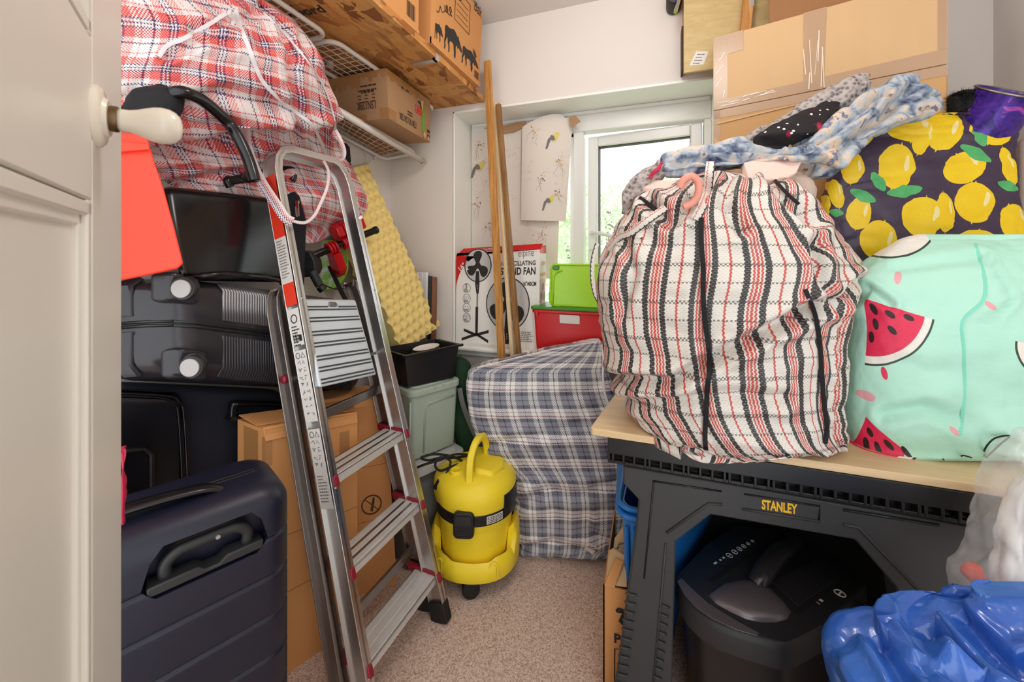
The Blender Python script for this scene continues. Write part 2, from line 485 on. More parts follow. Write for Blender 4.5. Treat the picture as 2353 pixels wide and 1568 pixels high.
M['pink_sheet'] = plain('pale_pink_cloth', (242, 208, 196), 0.7, var=0.03)
M['beige'] = plain('beige_cloth', (206, 182, 168), 0.8, var=0.05, scale=40)
M['magenta'] = plain('magenta_cloth', (190, 30, 70), 0.7)
M['paper'] = plain('white_paper', (240, 236, 230), 0.7, var=0.02)
M['label'] = plain('sticker_paper', (226, 220, 214), 0.55, var=0.03)
M['ink'] = plain('black_ink', (34, 30, 30), 0.6, var=0.1)
M['ink_grey'] = plain('grey_print', (120, 116, 114), 0.6)
M['ink_brown'] = plain('brown_box_print', (70, 48, 36), 0.7)
M['ink_red'] = plain('red_print', (214, 40, 40), 0.5)
M['pale_yellow'] = plain('pale_yellow_print', (226, 206, 110), 0.6)
M['ink_pink'] = plain('pale_red_print', (240, 150, 140), 0.5)
M['ink_white'] = plain('white_print', (236, 232, 230), 0.6)
M['ink_yellow'] = plain('yellow_print', (246, 190, 40), 0.5)
M['print_mesh'] = plain('grey_halftone_print', (196, 192, 190), 0.6, var=0.2, scale=260)
M['groove'] = plain('dark_groove', (60, 60, 62), 0.6)
M['piping_white'] = plain('white_piping', (226, 218, 220), 0.5)
M['lime'] = plain('lime_plastic', (178, 234, 34), 0.25, var=0.03, Transmission_Weight=0.15)
M['clear'] = Mat('clear_plastic', 0.12, Transmission_Weight=0.85, IOR=1.35, Alpha=0.55).color((0.9, 0.92, 0.92, 1)).m
M['clear_film'] = Mat('clear_bag_film', 0.16, Alpha=0.30, Coat_Weight=0.5).color((0.88, 0.87, 0.88, 1)).m
M['milky'] = Mat('milky_plastic', 0.3, Transmission_Weight=0.35, IOR=1.3, Alpha=0.9).color((0.85, 0.86, 0.85, 1)).m
def glass():
    m = Mat('window_glass', 0.0); nt = m.nt
    t = m.node('ShaderNodeBsdfTransparent'); g = m.node('ShaderNodeBsdfGlossy'); g.inputs['Roughness'].default_value = 0.02
    mx = m.node('ShaderNodeMixShader'); mx.inputs[0].default_value = 0.05
    m.link(t.outputs[0], mx.inputs[1]); m.link(g.outputs[0], mx.inputs[2]); m.link(mx.outputs[0], nt.nodes['Material Output'].inputs[0])
    return m.m
M['glass'] = glass()

def alu(name, tint=(214, 212, 210), rough=0.3):
    m = Mat(name, rough, 1.0); c = lin(*tint)
    g = m.noise(30, 4, stretch=(1, 1, 12)); m.color(m.mix(g, dark(c, 0.86), dark(c, 1.05)))
    r = g * 0.25 + (rough - 0.1); m.link(r, m.b.inputs['Roughness']); return m.m
M['alu'] = alu('brushed_aluminium')
M['alu_dark'] = alu('dull_aluminium', (160, 152, 148), 0.34)
M['alu_plate'] = alu('galvanised_plate', (214, 222, 228), 0.45); M['alu_plate'].node_tree.nodes['Principled BSDF'].inputs['Metallic'].default_value = 0.35
M['tread'] = alu('pale_tread', (226, 224, 222), 0.5); M['tread'].node_tree.nodes['Principled BSDF'].inputs['Metallic'].default_value = 0.45
M['chrome'] = plain('chrome', (210, 210, 210), 0.08, 1.0, var=0.02)
M['black_chrome'] = plain('black_gloss_steel', (14, 14, 15), 0.12, var=0.05)

def carpet():
    m = Mat('carpet_pile', 0.95)
    a = m.noise(190, 3, rough=0.75); b = m.noise(46, 3)
    base = m.ramp(a, [(0.32, lin(134, 98, 80)), (0.43, lin(198, 164, 146)), (0.56, lin(232, 208, 192)), (0.74, lin(246, 232, 222))], 'LINEAR')
    m.color(m.mix(b * 0.35, base, lin(212, 182, 164))); m.bump(a, 0.7, 0.004); return m.m
M['carpet'] = carpet()
def card(name, rgb, band=0.06):
    m = Mat(name, 0.8); c = lin(*rgb)
    g = m.noise(3, 3); f = m.noise(40, 2, stretch=(1, 1, 0.05))
    m.color(m.mix(g * 0.7 + f * 0.3, dark(c, 1 - band * 2), dark(c, 1 + band))); m.bump(f, 0.05, 0.001); return m.m
M['card'] = card('brown_cardboard', (206, 160, 108))
M['card_pale'] = card('pale_cardboard', (216, 178, 132))
M['card_orange'] = card('orange_brown_cardboard', (212, 148, 88))
M['card_dull'] = card('dull_cardboard', (178, 138, 100))
M['card_dark'] = card('dark_cardboard', (158, 110, 70))
M['tape'] = Mat('brown_packing_tape', 0.25, Alpha=0.6, Coat_Weight=0.3).color(lin(196, 142, 88)).m
M['tape_clear'] = Mat('shiny_clear_tape', 0.28, Alpha=0.5, Coat_Weight=0.35, Coat_Roughness=0.2).color(lin(214, 178, 144)).m
M['tape_glint'] = plain('painted_tape_glint', (240, 222, 204), 0.2)  # pale tone standing in for glare on the tape
M['tape_green'] = plain('green_tape', (110, 170, 40), 0.4)

def osb():
    m = Mat('oriented_strand_board', 0.7)
    def layer(sc, st, rot):
        v = m.node('ShaderNodeTexVoronoi'); v.inputs['Scale'].default_value = sc; v.inputs['Randomness'].default_value = 1.0
        mp = m.node('ShaderNodeMapping'); mp.inputs['Scale'].default_value = st; mp.inputs['Rotation'].default_value = (0, 0, rot)
        n = m.node('ShaderNodeTexNoise'); n.inputs['Scale'].default_value = 9; n.inputs['Detail'].default_value = 3
        ad = m.node('ShaderNodeMix', data_type='VECTOR'); ad.inputs[0].default_value = 0.05
        m.link(m.obj(), n.inputs[0]); m.link(m.obj(), ad.inputs[4]); m.link(n.outputs[1], ad.inputs[5])
        m.link(ad.outputs[1], mp.inputs[0]); m.link(mp.outputs[0], v.inputs[0])
        sx = m.node('ShaderNodeSeparateXYZ'); m.link(v.outputs['Color'], sx.inputs[0]); return Ex(m.nt, sx.outputs[0]), Ex(m.nt, v.outputs['Distance'])
    a, da = layer(27, (1, 0.30, 1), 0.4); b, db = layer(25, (0.32, 1, 1), -0.5)
    cols = [(0.0, lin(120, 68, 28)), (0.2, lin(176, 108, 50)), (0.55, lin(206, 138, 70)), (0.85, lin(230, 172, 102)), (1.0, lin(142, 80, 34))]
    c3, _ = layer(50, (1, .22, 1), 0.9); c = m.mix(b.gt(0.55), m.ramp(a, cols, 'LINEAR'), m.ramp(b, cols, 'LINEAR')); c = m.mix(c3.gt(0.6) * 0.7, c, m.ramp(c3, cols, 'LINEAR'))
    gr = m.noise(60, 3, stretch=(1, 0.15, 1)); m.color(m.mix(gr * 0.35, c, lin(110, 62, 28))); m.bump(a + gr * 0.5, 0.35, 0.002); return m.m
M['osb'] = osb()
def wood(name, c1, c2, st=(1, 12, 12), sc=5, rough=0.5):
    m = Mat(name, rough); g = m.noise(sc, 4, stretch=st, dist=0.6); h = m.noise(sc * 6, 3, stretch=st)
    m.color(m.mix(h * 0.3, m.ramp(g, [(0.3, lin(*c1)), (0.7, lin(*c2))], 'LINEAR'), lin(*c1))); m.bump(h, 0.06, 0.001); return m.m
M['beech'] = wood('pale_beech_laminate', (216, 184, 140), (234, 204, 162), (1.2, 14, 14))
M['batten'] = wood('honey_pine', (176, 114, 52), (222, 166, 96), (12, 12, 1.0), 6)
M['batten_dark'] = wood('stained_pine', (120, 82, 44), (176, 128, 76), (12, 12, 1.0), 6)
M['batten_white'] = wood('planed_pine', (226, 196, 148), (244, 222, 184), (12, 12, 1.0), 6)
M['plywood'] = wood('pale_plywood', (190, 162, 108), (212, 186, 134), (3, 3, 9), 5)
M['frame_wood'] = wood('brown_frame_wood', (104, 62, 36), (140, 88, 54), (10, 10, 1), 6)
def foam():
    m = Mat('yellow_foam', 0.95, Subsurface_Weight=0.0); m.color(m.mix(m.noise(400, 2), lin(246, 216, 132), lin(252, 230, 156))); m.bump(m.noise(500, 2), 0.3, 0.001); return m.m
M['foam'] = foam()

def weave(name, seq_u, seq_v, pu, pv, thread=0.0042, bias=0.5, zig=0.0016, rough=0.42, base_bump=0.35):
    """Woven plastic cloth: warp stripes by u, weft stripes by v, one over the other in a checker of threads."""
    m = Mat(name, rough); u, v = m.uv()
    z = ((v / (thread * 2)).tri() - 0.25) * (zig * 4); z2 = ((u / (thread * 2)).tri() - 0.25) * (zig * 4)
    cu = m.ramp(((u + z) / pu).fract(), seq_u); cv = m.ramp(((v + z2) / pv).fract(), seq_v)
    chk = ((u / thread).floor() + (v / thread).floor()).mod(2.0).gt(0.5) if bias == 0.5 else ((u / thread).floor() + (v / (thread * 2)).floor() * 2).mod(4.0).gt(4 * bias - 0.5)
    m.color(m.mix(chk, cu, cv))
    m.bump(((u / thread).tri() + (v / thread).tri()), base_bump, 0.0012)
    return m.m
def seq(parts):
    t, out = 0.0, []
    tot = sum(w_ for w_, _ in parts)
    for w_, c in parts: out.append((t / tot, c)); t += w_
    return out
W_, R_, N_ = lin(228, 216, 214), lin(212, 46, 44), lin(62, 46, 92)
red_seq = seq([(7, W_), (1.5, R_), (7, W_), (12, R_), (3, N_), (2.5, W_), (2.5, N_), (2.5, W_), (3, N_), (12, R_), (7, W_), (3, N_), (7, W_)])
M['plaid_red'] = weave('red_white_navy_woven_plaid', [(p_, lin(224, 128, 120) if c_ is R_ else c_) for p_, c_ in red_seq], red_seq, 0.118, 0.118, thread=0.0034, zig=0.0010)
B1, B2, B3, B4 = lin(238, 235, 232), lin(32, 36, 62), lin(140, 40, 50), lin(138, 139, 152)
blue_u = seq([(9, B1), (2, B2), (9, B1), (12, B4), (2, B2), (14, B4)])
blue_v = seq([(8, B1), (2, B3), (8, B1), (3, B3), (4, B1), (9, B2), (10, B4), (3, B2), (10, B4), (9, B2)])
M['plaid_blue'] = weave('blue_white_check_woven_plastic', blue_u, blue_v, 0.092, 0.105, thread=0.0034)
C1, C2, C3, C4 = lin(226, 220, 211), lin(46, 42, 43), lin(204, 72, 64), lin(178, 172, 167)
st_u = seq([(4, C3), (22, C1), (12, C2), (4, C1), (4, C3), (3, C1), (5, C3), (3, C1), (4, C3), (4, C1), (12, C2), (14, C1), (9, C1)])
st_v = seq([(30, C1), (3, C4), (12, C1), (3, C4), (16, C1), (6, C2), (14, C1), (3, C4), (14, C1)])
def stripes():
    m = Mat('black_red_cream_woven_stripe', 0.42); u, v = m.uv(); t = 0.0042
    z = ((v / (t * 2)).tri() - 0.25) * 0.0050
    c = m.ramp(((u + z) / 0.102).fract(), st_u)
    dash = (v / t).fract().lt(0.30) * ((u / (t * 2.4) + (v / t).floor() * 0.5).fract().lt(0.55))
    c = m.mix(dash * 0.55, c, C4)
    row = (v / 0.085).fract(); chk = ((u / t).floor() + (v / t).floor()).mod(2.0).gt(0.5)
    c = m.mix((row.lt(0.10) + (row.gt(0.5) * row.lt(0.55))).min(1.0) * chk * 0.8, c, C2)
    m.color(c); m.bump((v / t).tri() + (u / t).tri() * 0.5, 0.35, 0.0012); return m.m
M['stripe'] = stripes()
M['stripe_strap'] = weave('black_cream_strap', seq([(2, C2), (5, C1), (1, C3), (3, C1)]), seq([(1, C1), (1, C1)]), 0.024, 0.09, thread=0.0034, bias=0.74)
M['strap_red'] = weave('red_navy_strap', seq([(3, W_), (2, R_), (2, N_), (1, W_), (2, N_), (2, R_)]), seq([(1, W_), (1, W_)]), 0.034, 0.02, thread=0.0036)

def lemons():
    m = Mat('lemon_print_on_dark_purple', 0.42); u, v = m.uv(); u, v = (u * 1000.0 - 1176.5) * 1.005 + 1176.5, (v * 1000.0 - 585.0) * 1.02 + 585.0
    n = m.noise(26, 2); wob = (n - 0.5) * 14.0; u = u + wob; v = v + wob * 0.6
    bgc = m.mix(m.noise(30, 3), lin(52, 38, 62), lin(78, 60, 86)); ground = bgc
    lem = [(2090, 288, 62, 40, 5), (2168, 296, 44, 52, 20), (2118, 312, 24, 48, 20), (2270, 302, 46, 32, 15), (1985, 300, 26, 42, 25), (2052, 385, 42, 52, 15), (1952, 388, 26, 36, 10), (2205, 388, 50, 34, -22), (2308, 384, 20, 46, -15), (1912, 445, 17, 34, -10), (1962, 492, 28, 38, 15), (2220, 468, 44, 46, 10), (2105, 500, 46, 46, 12), (2154, 490, 20, 44, 0), (2312, 512, 40, 42, -20), (2005, 552, 42, 44, 20), (2225, 556, 46, 26, 5), (1900, 555, 20, 30, 0), (1890, 470, 8, 24, 0), (2060, 600, 40, 40, 0), (2150, 620, 40, 40, 0), (1935, 620, 36, 40, 0), (2260, 640, 40, 40, 0), (1990, 680, 40, 40, 0)]
    leaf = [(2042, 300, 0, 0, 0), (2068, 442, 42, 14, -8), (2010, 420, 14, 26, -35), (1972, 452, 30, 14, 28), (2235, 355, 34, 16, 32), (2304, 430, 28, 13, 14), (2252, 282, 18, 26, 30), (2245, 318, 22, 14, 60), (1912, 490, 16, 10, 10)]
    def ell(x0, y0, a, b, rot, p=False):
        c, s_ = math.cos(math.radians(rot)), math.sin(math.radians(rot))
        x, y = u - x0, v - y0
        X = (x * c + y * s_) * (1 / a); Y = (y * c - x * s_) * (1 / b)
        return (X * X, Y * Y, X, Y)
    yel = m.mix(m.noise(34, 3), lin(250, 196, 10), lin(255, 226, 36)); grn = m.mix(m.noise(30, 3), lin(38, 150, 78), lin(110, 206, 130))
    ml = None; hl = None
    for x0, y0, a, b, rot in lem:
        xx, yy, X, Y = ell(x0, y0, a, b, rot); r = (xx + yy).lt(1.0)
        tip = ((Y.abs() - 1.12) * -1.0).gt(X.abs() * 2.4 + 0.0)
        tip = tip * (Y.abs()).gt(0.8)
        r = r.max(tip); ml = r if ml is None else ml.max(r)
        h = (((X - 0.55) * (X - 0.55)) * 60.0 + ((Y + 0.25) * (Y + 0.25)) * 7.0).lt(1.0); hl = h if hl is None else hl.max(h)
    mg = None
    for x0, y0, a, b, rot in leaf[1:]:
        xx, yy, X, Y = ell(x0, y0, a, b, rot); r = (X.abs() + yy).lt(1.0) if a > b else (Y.abs() + xx).lt(1.0)
        mg = r if mg is None else mg.max(r)
    c = m.mix(ml, ground, yel); c = m.mix(hl * 0.75, c, lin(255, 244, 190)); c = m.mix(mg, c, grn)
    m.color(c); m.bump(m.noise(120, 3), 0.25, 0.002); return m.m
M['lemon'] = lemons()
def melons():
    m = Mat('watermelon_print_on_mint', 0.5); u, v = m.uv(); u, v = (u * 1000.0 - 1176.5) * 1.065 + 1176.5, (v * 1000.0 - 585.0) * 1.09 + 585.0
    ground = m.mix(m.noise(9, 3), lin(174, 230, 208), lin(192, 238, 220))
    c = ground; red = m.mix(m.noise(40, 2), lin(222, 28, 72), lin(236, 50, 92)); seed_c = lin(46, 20, 28)
    # wedges: apex, direction of the middle in degrees (y down), half angle, radius
    for ax, ay, dr, ha, rad, seeds in [(2016, 690, 56, 40, 152, [(2030, 712, 70), (2063, 722, 35), (2105, 728, 25), (2030, 745, 85), (2066, 757, 45), (2018, 775, 90)]), (2003, 960, 75, 34, 128, [(2011, 997, 70), (2050, 1020, 50), (2083, 1032, 70), (2024, 1030, 80), (2000, 1025, 90)]), (1902, 918, -42, 45, 68, [(1926, 898, 60)]), (2400, 790, 150, 40, 70, []), (2086, 428, 78, 32, 162, []), (1995, 640, 160, 40, 66, [])]:
        x, y = u - ax, v - ay; r = (x * x + y * y).sqrt()
        cd, sd = math.cos(math.radians(dr)), math.sin(math.radians(dr))
        fwd = x * cd + y * sd; side = (y * cd - x * sd).abs()
        ins = side.lt(fwd * math.tan(math.radians(ha)))
        c = m.mix(ins * r.lt(rad), c, lin(52, 72, 60)); c = m.mix(ins * r.lt(rad - 5), c, lin(240, 234, 226)); c = m.mix(ins * r.lt(rad - (60 if ay < 500 else 22)), c, red)
        for sx, sy, sr in seeds:
            cc, ss = math.cos(math.radians(sr)), math.sin(math.radians(sr)); x2, y2 = u - sx, v - sy
            X = (x2 * cc + y2 * ss) * (1 / 13); Y = (y2 * cc - x2 * ss) * (1 / 6.5)
            c = m.mix((X * X + Y * Y).lt(1.0), c, seed_c)
    for sx, sy, sr, a, col in [(1962, 730, 130, 16, (224, 70, 110)), (2046, 856, 75, 15, (224, 50, 90)), (2090, 636, 110, 18, (236, 170, 176)), (1938, 806, 50, 13, (222, 40, 80)), (2003, 912, 10, 22, (236, 170, 176)), (1936, 998, 110, 14, (236, 170, 176)), (2016, 630, 20, 12, (222, 40, 80)), (2200, 980, 40, 14, (236, 170, 176)), (2290, 700, 40, 14, (236, 170, 176))]:
        cc, ss = math.cos(math.radians(sr)), math.sin(math.radians(sr)); x2, y2 = u - sx, v - sy
        X = (x2 * cc + y2 * ss) * (1 / a); Y = (y2 * cc - x2 * ss) * (2.1 / a)
        c = m.mix((X * X + Y * Y).lt(1.0), c, lin(*col))
    m.color(c); m.bump(m.noise(22, 4), 0.35, 0.01); return m.m
M['melon'] = melons()
def floral(name, cols, sc=9, dots=None):
    m = Mat(name, 0.75); a = m.noise(sc, 4, dist=0.8); b = m.noise(sc * 2.7, 3)
    c = m.ramp(a * 0.75 + b * 0.25, cols, 'LINEAR')
    if dots:
        v = m.node('ShaderNodeTexVoronoi'); v.inputs['Scale'].default_value = dots[0]; m.link(m.obj(), v.inputs[0]); c = m.mix(Ex(m.nt, v.outputs['Distance']).lt(dots[1]), c, dots[2])
    m.color(c); m.bump(m.noise(90, 2), 0.15, 0.002); return m.m
M['floral'] = floral('blue_floral_cloth', [(0.37, lin(60, 64, 88)), (0.43, lin(122, 134, 156)), (0.50, lin(176, 186, 198)), (0.555, lin(206, 196, 186)), (0.60, lin(224, 196, 172)), (0.64, lin(92, 104, 136)), (0.70, lin(176, 190, 206))], 17)
M['polka'] = floral('black_cloth_with_dots_and_roses', [(0.56, lin(26, 20, 24)), (0.60, lin(170, 20, 60)), (0.68, lin(226, 90, 130))], 14, (46, 0.16, lin(240, 226, 220)))
def crochet():
    m = Mat('grey_crochet', 0.9); v = m.node('ShaderNodeTexVoronoi'); v.inputs['Scale'].default_value = 85; m.link(m.obj(), v.inputs[0]); d = Ex(m.nt, v.outputs['Distance'])
    m.color(m.ramp(d, [(0.0, lin(66, 60, 60)), (0.25, lin(128, 118, 116)), (0.6, lin(186, 176, 172))], 'LINEAR')); m.bump(d, 0.8, 0.006); return m.m
M['crochet'] = crochet()
def wallpaper():
    m = Mat('bird_wallpaper', 0.7); c = m.mix(m.noise(4, 2), lin(236, 226, 214), lin(226, 212, 204))
    tw = m.noise(9, 3, dist=2.5); line = ((tw - 0.5).abs()).lt(0.004) * m.noise(3.5, 2).gt(0.52); c = m.mix(line * 0.5, c, lin(140, 126, 120))
    msk = m.noise(8, 2).gt(0.63)
    v = m.node('ShaderNodeTexVoronoi'); v.inputs['Scale'].default_value = 150; m.link(m.obj(), v.inputs[0]); d = Ex(m.nt, v.outputs['Distance'])
    sx = m.node('ShaderNodeSeparateXYZ'); m.link(v.outputs['Color'], sx.inputs[0])
    dotc = m.ramp(Ex(m.nt, sx.outputs[0]), [(0, lin(226, 150, 90)), (0.35, lin(206, 110, 120)), (0.65, lin(226, 206, 90)), (0.85, lin(120, 110, 120))])
    c = m.mix(msk * d.lt(0.32) * 0.8, c, dotc); m.color(c); return m.m
M['wallpaper'] = wallpaper()
def bluebag():
    m = Mat('blue_bag_film', 0.2, Alpha=0.97, Coat_Weight=0.5); m.color(m.mix(m.noise(11, 3), lin(8, 58, 166), lin(72, 132, 222))); m.bump(m.noise(30, 3), 0.35, 0.006); return m.m  # pale blue patches in the colour stand in for highlights on the film
M['bluebag'] = bluebag()
def tin():
    m = Mat('purple_tin_print', 0.25, 0.2); m.color(m.ramp(m.noise(26, 3, dist=1.0), [(0.35, lin(40, 26, 110)), (0.5, lin(84, 44, 160)), (0.58, lin(52, 40, 150)), (0.7, lin(190, 80, 190))], 'LINEAR')); return m.m
M['tin'] = tin()
def camo():
    m = Mat('green_white_camouflage', 0.6); m.color(m.ramp(m.noise(26, 1), [(0.0, lin(164, 222, 104)), (0.46, lin(192, 238, 140)), (0.56, lin(240, 246, 244))])); return m.m
M['camo'] = camo()
def leafm(name, a, b):
    m = Mat(name, 0.6, Transmission_Weight=0.0); m.color(m.mix(m.noise(3, 3), lin(*a), lin(*b))); return m.m
M['leaf'] = leafm('tree_leaves', (176, 206, 146), (226, 238, 206))
M['bark'] = plain('tree_bark', (120, 104, 88), 0.9)
M['fur'] = plain('black_fur', (14, 12, 13), 0.8)
# ------------------------------------------------------------------ the room
XL, XR, YB, ZC, Y0 = -1.35, 1.09, 1.80, 2.40, -0.30
WX0, WX1, WZ0, WZ1, YW = -0.965, 0.27, 0.78, 1.985, 1.985      # window recess
def boxes(name, bx, mat):
    mb = MB()
    for b in bx: mb.box(*b)
    return structure(mb.build(name, mat))
boxes('floor', [(XL - .12, XR + .12, Y0, YB + .3, -0.06, 0)], M['carpet'])
boxes('ceiling', [(XL - .12, XR + .12, Y0, YB + .3, ZC, ZC + .1)], M['ceiling'])
boxes('wall_left', [(XL - .12, XL, Y0, YB + .3, 0, ZC)], M['wall'])
boxes('wall_right', [(XR, XR + .12, Y0, YB + .3, 0, ZC)], M['wall'])
boxes('wall_back', [(XL, WX0, YB, YB + .3, 0, ZC), (WX1, XR, YB, YB + .3, 0, ZC), (WX0, WX1, YB, YB + .3, 0, WZ0), (WX0, WX1, YB, YB + .3, WZ1, ZC)], M['wall'])
# smooth white lining of the recess, sill board with a rounded nose
mb = MB(); mb.box(WX0, WX0 + .012, YB - .006, YW, WZ0, WZ1); mb.box(WX0, WX1, YB - .006, YW, WZ1 - .012, WZ1 + .001); mb.box(WX1 - .012, WX1, YB - .006, YW, WZ0, WZ1)
structure(mb.build('trim_1', M['white'], bevel=0.003))
mb = MB(); mb.box(WX0 - .07, WX1 + .05, YB - .055, YB, .772, .80); mb.box(WX0 + .012, WX1 - .012, YB, YW, .772, .80)
mb.tube([(WX0 - .07, YB - .055, .786), (WX1 + .05, YB - .055, .786)], .014, n=12)
mb.box(WX0 - .05, WX1 + .03, YB - .03, YB, .748, .772)
structure(mb.build('trim_2', M['white'], smooth='auto'))
mb = MB(); mb.box(XL, XR, YB - .018, YB, 0, .12)
structure(mb.build('baseboard_back', M['white'], bevel=0.004))
mb = MB(); mb.box(XL, XL + .018, Y0, YB - .018, 0, .12)
structure(mb.build('baseboard_left', M['white'], bevel=0.004))

# window: frame, mullion, fixed pane, casement standing ajar
fr_z0, fr_z1, mx0, mx1 = .80, WZ1 - .012, -.378, -.325
mb = MB()
mb.box(WX0 + .012, WX1 - .012, YW, YW + .07, 1.872, fr_z1); mb.box(WX0 + .012, WX1 - .012, YW, YW + .07, fr_z0, .86)
mb.box(WX0 + .012, WX0 + .045, YW, YW + .07, .86, 1.872); mb.box(WX1 - .045, WX1 - .012, YW, YW + .07, .86, 1.872)
mb.box(mx0, mx1, YW, YW + .07, .86, 1.872)
mb.box(WX0 + .02, WX1 - .02, YW - .012, YW, 1.955, fr_z1)
win = structure(mb.build('window_1', M['upvc'], bevel=0.006, seg=3))
mb = MB()
for x0, x1, z0, z1 in ((WX0 + .045, WX0 + .06, .86, 1.872), (mx0 - .02, mx0, .86, 1.872), (WX0 + .045, mx0, 1.852, 1.872), (WX0 + .045, mx0, .86, .88)):
    mb.box(x0, x1, YW + .02, YW + .05, z0, z1)
mb.build('glazing_bead', M['upvc'], win, bevel=0.003)
mb = MB(); mb.box(WX0 + .05, mx0 - .005, YW + .034, YW + .038, .865, 1.867); mb.build('pane', M['glass'], win)
ang = math.radians(5.5); hx = WX1 - .05
sf = Frame((hx, YW + .03, 0), (-math.cos(ang), math.sin(ang), 0), (math.sin(ang), math.cos(ang), 0), (0, 0, 1))
sw = hx - mx1 - .004; s0, s1 = .866, 1.866
mb = MB(sf)
for b in ((0, .05, s0, s1), (sw - .055, sw, s0, s1), (.05, sw - .055, s1 - .055, s1), (.05, sw - .055, s0, s0 + .055)):
    mb.box(b[0], b[1], 0, .055, b[2], b[3])
sash = mb.build('casement', M['upvc'], win, bevel=0.006, seg=3)
mb = MB(sf)
for b in ((.045, .053, s0 + .05, s1 - .05), (sw - .058, sw - .05, s0 + .05, s1 - .05), (.05, sw - .05, s1 - .058, s1 - .05), (.05, sw - .05, s0 + .05, s0 + .058)):
    mb.box(b[0], b[1], .012, .05, b[2], b[3])
mb.build('gasket', M['ink'], sash)
mb = MB(sf); mb.box(.05, sw - .05, .026, .03, s0 + .05, s1 - .05); mb.build('casement_pane', M['glass'], sash)
mb = MB(sf); zc = 1.335
mb.box(sw - .043, sw - .013, -.012, 0, zc - .06, zc + .06); mb.tube([(sw - .028, -.012, zc + .03), (sw - .028, -.035, zc + .03), (sw - .04, -.04, zc + .03), (sw - .16, -.04, zc + .0)], .010, n=8)
mb.build('window_handle', M['upvc'], sash, bevel=0.004)

# trees outside
def tree(name, label, c, rad, n, seed):
    rnd = random.Random(seed); t = thing(name, (c[0], c[1], -2.5), label, 'tree')
    mb = MB()
    for i in range(n):
        while True:
            p = V(*(rnd.uniform(-1, 1) for _ in range(3)))
            if 0.35 < p.length < 1: break
        p = V(c[0] + p.x * rad[0], c[1] + p.y * rad[1], c[2] + p.z * rad[2])
        a = V(*(rnd.gauss(0, 1) for _ in range(3))).normalized(); b = a.orthogonal().normalized(); k = rnd.uniform(.035, .08)
        mb.poly([p - a * k, p + b * k * .45, p + a * k, p - b * k * .45])
    mb.build('foliage', M['leaf'], t, recalc=False)
    mb = MB(); mb.tube([(c[0], c[1], -2.5), (c[0] + .1, c[1], c[2] - .4), (c[0], c[1] + .1, c[2] + .5)], [.16, .10, .05], n=10)
    mb.build('trunk', M['bark'], t, smooth=True)
p = at(1395, 560, 6.0); tree('garden_tree', 'bright leafy tree outside behind the window handle', p, (.95, .7, .95), 2200, 3)
p = at(1300, 600, 7.5); tree('garden_tree', 'bright bush outside in the narrow gap left of the mullion', p, (.5, .6, 1.0), 1300, 4)
p = at(1570, 420, 9.0); tree('garden_tree', 'faint pale tree outside behind the upper casement pane', p, (.75, .8, 1.0), 900, 5)
boxes('ground_outside', [(-14, 14, 2.4, 24, -2.7, -2.5)], M['leaf'])

# ------------------------------------------------------------------ the open door at the left edge
de = at(279, HOR, .47); dd = (RIGHT * -0.60 + FWD * 0.80).normalized()          # free edge, direction towards it
dn = V(dd.y, -dd.x, 0)                                                          # out of the face that shows
df = Frame(V(de.x, de.y, 0), -dd, -dn, (0, 0, 1))                                # x from the free edge to the hinge, y into the leaf
def zof(py, px, x=None):
    return 0
mb = MB(df); DW, DT, DH = .76, .036, 2.02
def face_pt(px, py):
    """Where the ray of a pixel meets the door's face: (x along the leaf, z)."""
    e = V(0, 0, EYE); r = at(px, py, 1) - e; o = V(de.x, de.y, 0); t = (o - e).dot(dn) / r.dot(dn); q = e + r * t
    return (q - o).dot(-dd), q.z
xs_, z_lock = face_pt(212, 462); _, z_up = face_pt(206, 80)
mb.box(0, DW, .008, DT - .008, .01, DH)
for y0_, y1_ in ((0, .008), (DT - .008, DT)):
    for b in ((0, xs_, .01, DH), (DW - .10, DW, .01, DH), (xs_, DW - .10, z_lock, z_up), (xs_, DW - .10, .01, .22), (xs_, DW - .10, DH - .11, DH)):
        mb.box(b[0], b[1], y0_, y1_, b[2], b[3])
door = structure(mb.build('door_1', M['door'], bevel=0.002))
mb = MB(df)
for z0, z1 in ((.22, z_lock), (z_up, DH - .11)):
    a, b = xs_, DW - .10; w_ = .016
    for ring, y in ((0, .001), (1, .005)):
        k = ring * w_ * .6
        mb.bar([(a + k + w_ / 2, y + .002, z0), (a + k + w_ / 2, y + .002, z1)], w_ * .8, .006, (1, 0, 0)); mb.bar([(a, y + .002, z1 - k - w_ / 2), (b, y + .002, z1 - k - w_ / 2)], w_ * .8, .006, (0, 0, 1))
        mb.bar([(a, y + .002, z0 + k + w_ / 2), (b, y + .002, z0 + k + w_ / 2)], w_ * .8, .006, (0, 0, 1)); mb.bar([(b - k - w_ / 2, y + .002, z0), (b - k - w_ / 2, y + .002, z1)], w_ * .8, .006, (1, 0, 0))
mb.build('panel_moulding', M['door'], door, bevel=0.002)
kx, kz = face_pt(222, 268)
kf = Frame(df((kx, 0, kz)), dd, UP, dn)                                           # z out of the door
mb = MB(); mb.lathe([(.001, .009), (.017, .009), (.019, .006), (.026, .005), (.029, .002), (.029, 0)][::-1], fr=kf, n=40)
knob = mb.build('door_knob_rosette', M['ivory'], door, smooth='auto')
mb = MB(); mb.lathe([(.012, .008), (.0125, .013), (.012, .015)], fr=kf, n=32); mb.build('knob_collar', M['brass'], knob, smooth='auto')
mb = MB(); prof = [(.0105, .0148), (.0105, .018), (.0108, .023), (.0125, .029), (.0150, .035), (.0172, .041), (.0182, .047), (.0175, .053), (.0150, .058), (.0105, .0615), (.005, .063), (.0005, .0634)]
mb.lathe(prof, fr=kf, n=40); mb.build('knob_grip', M['ivory'], knob, smooth=True)
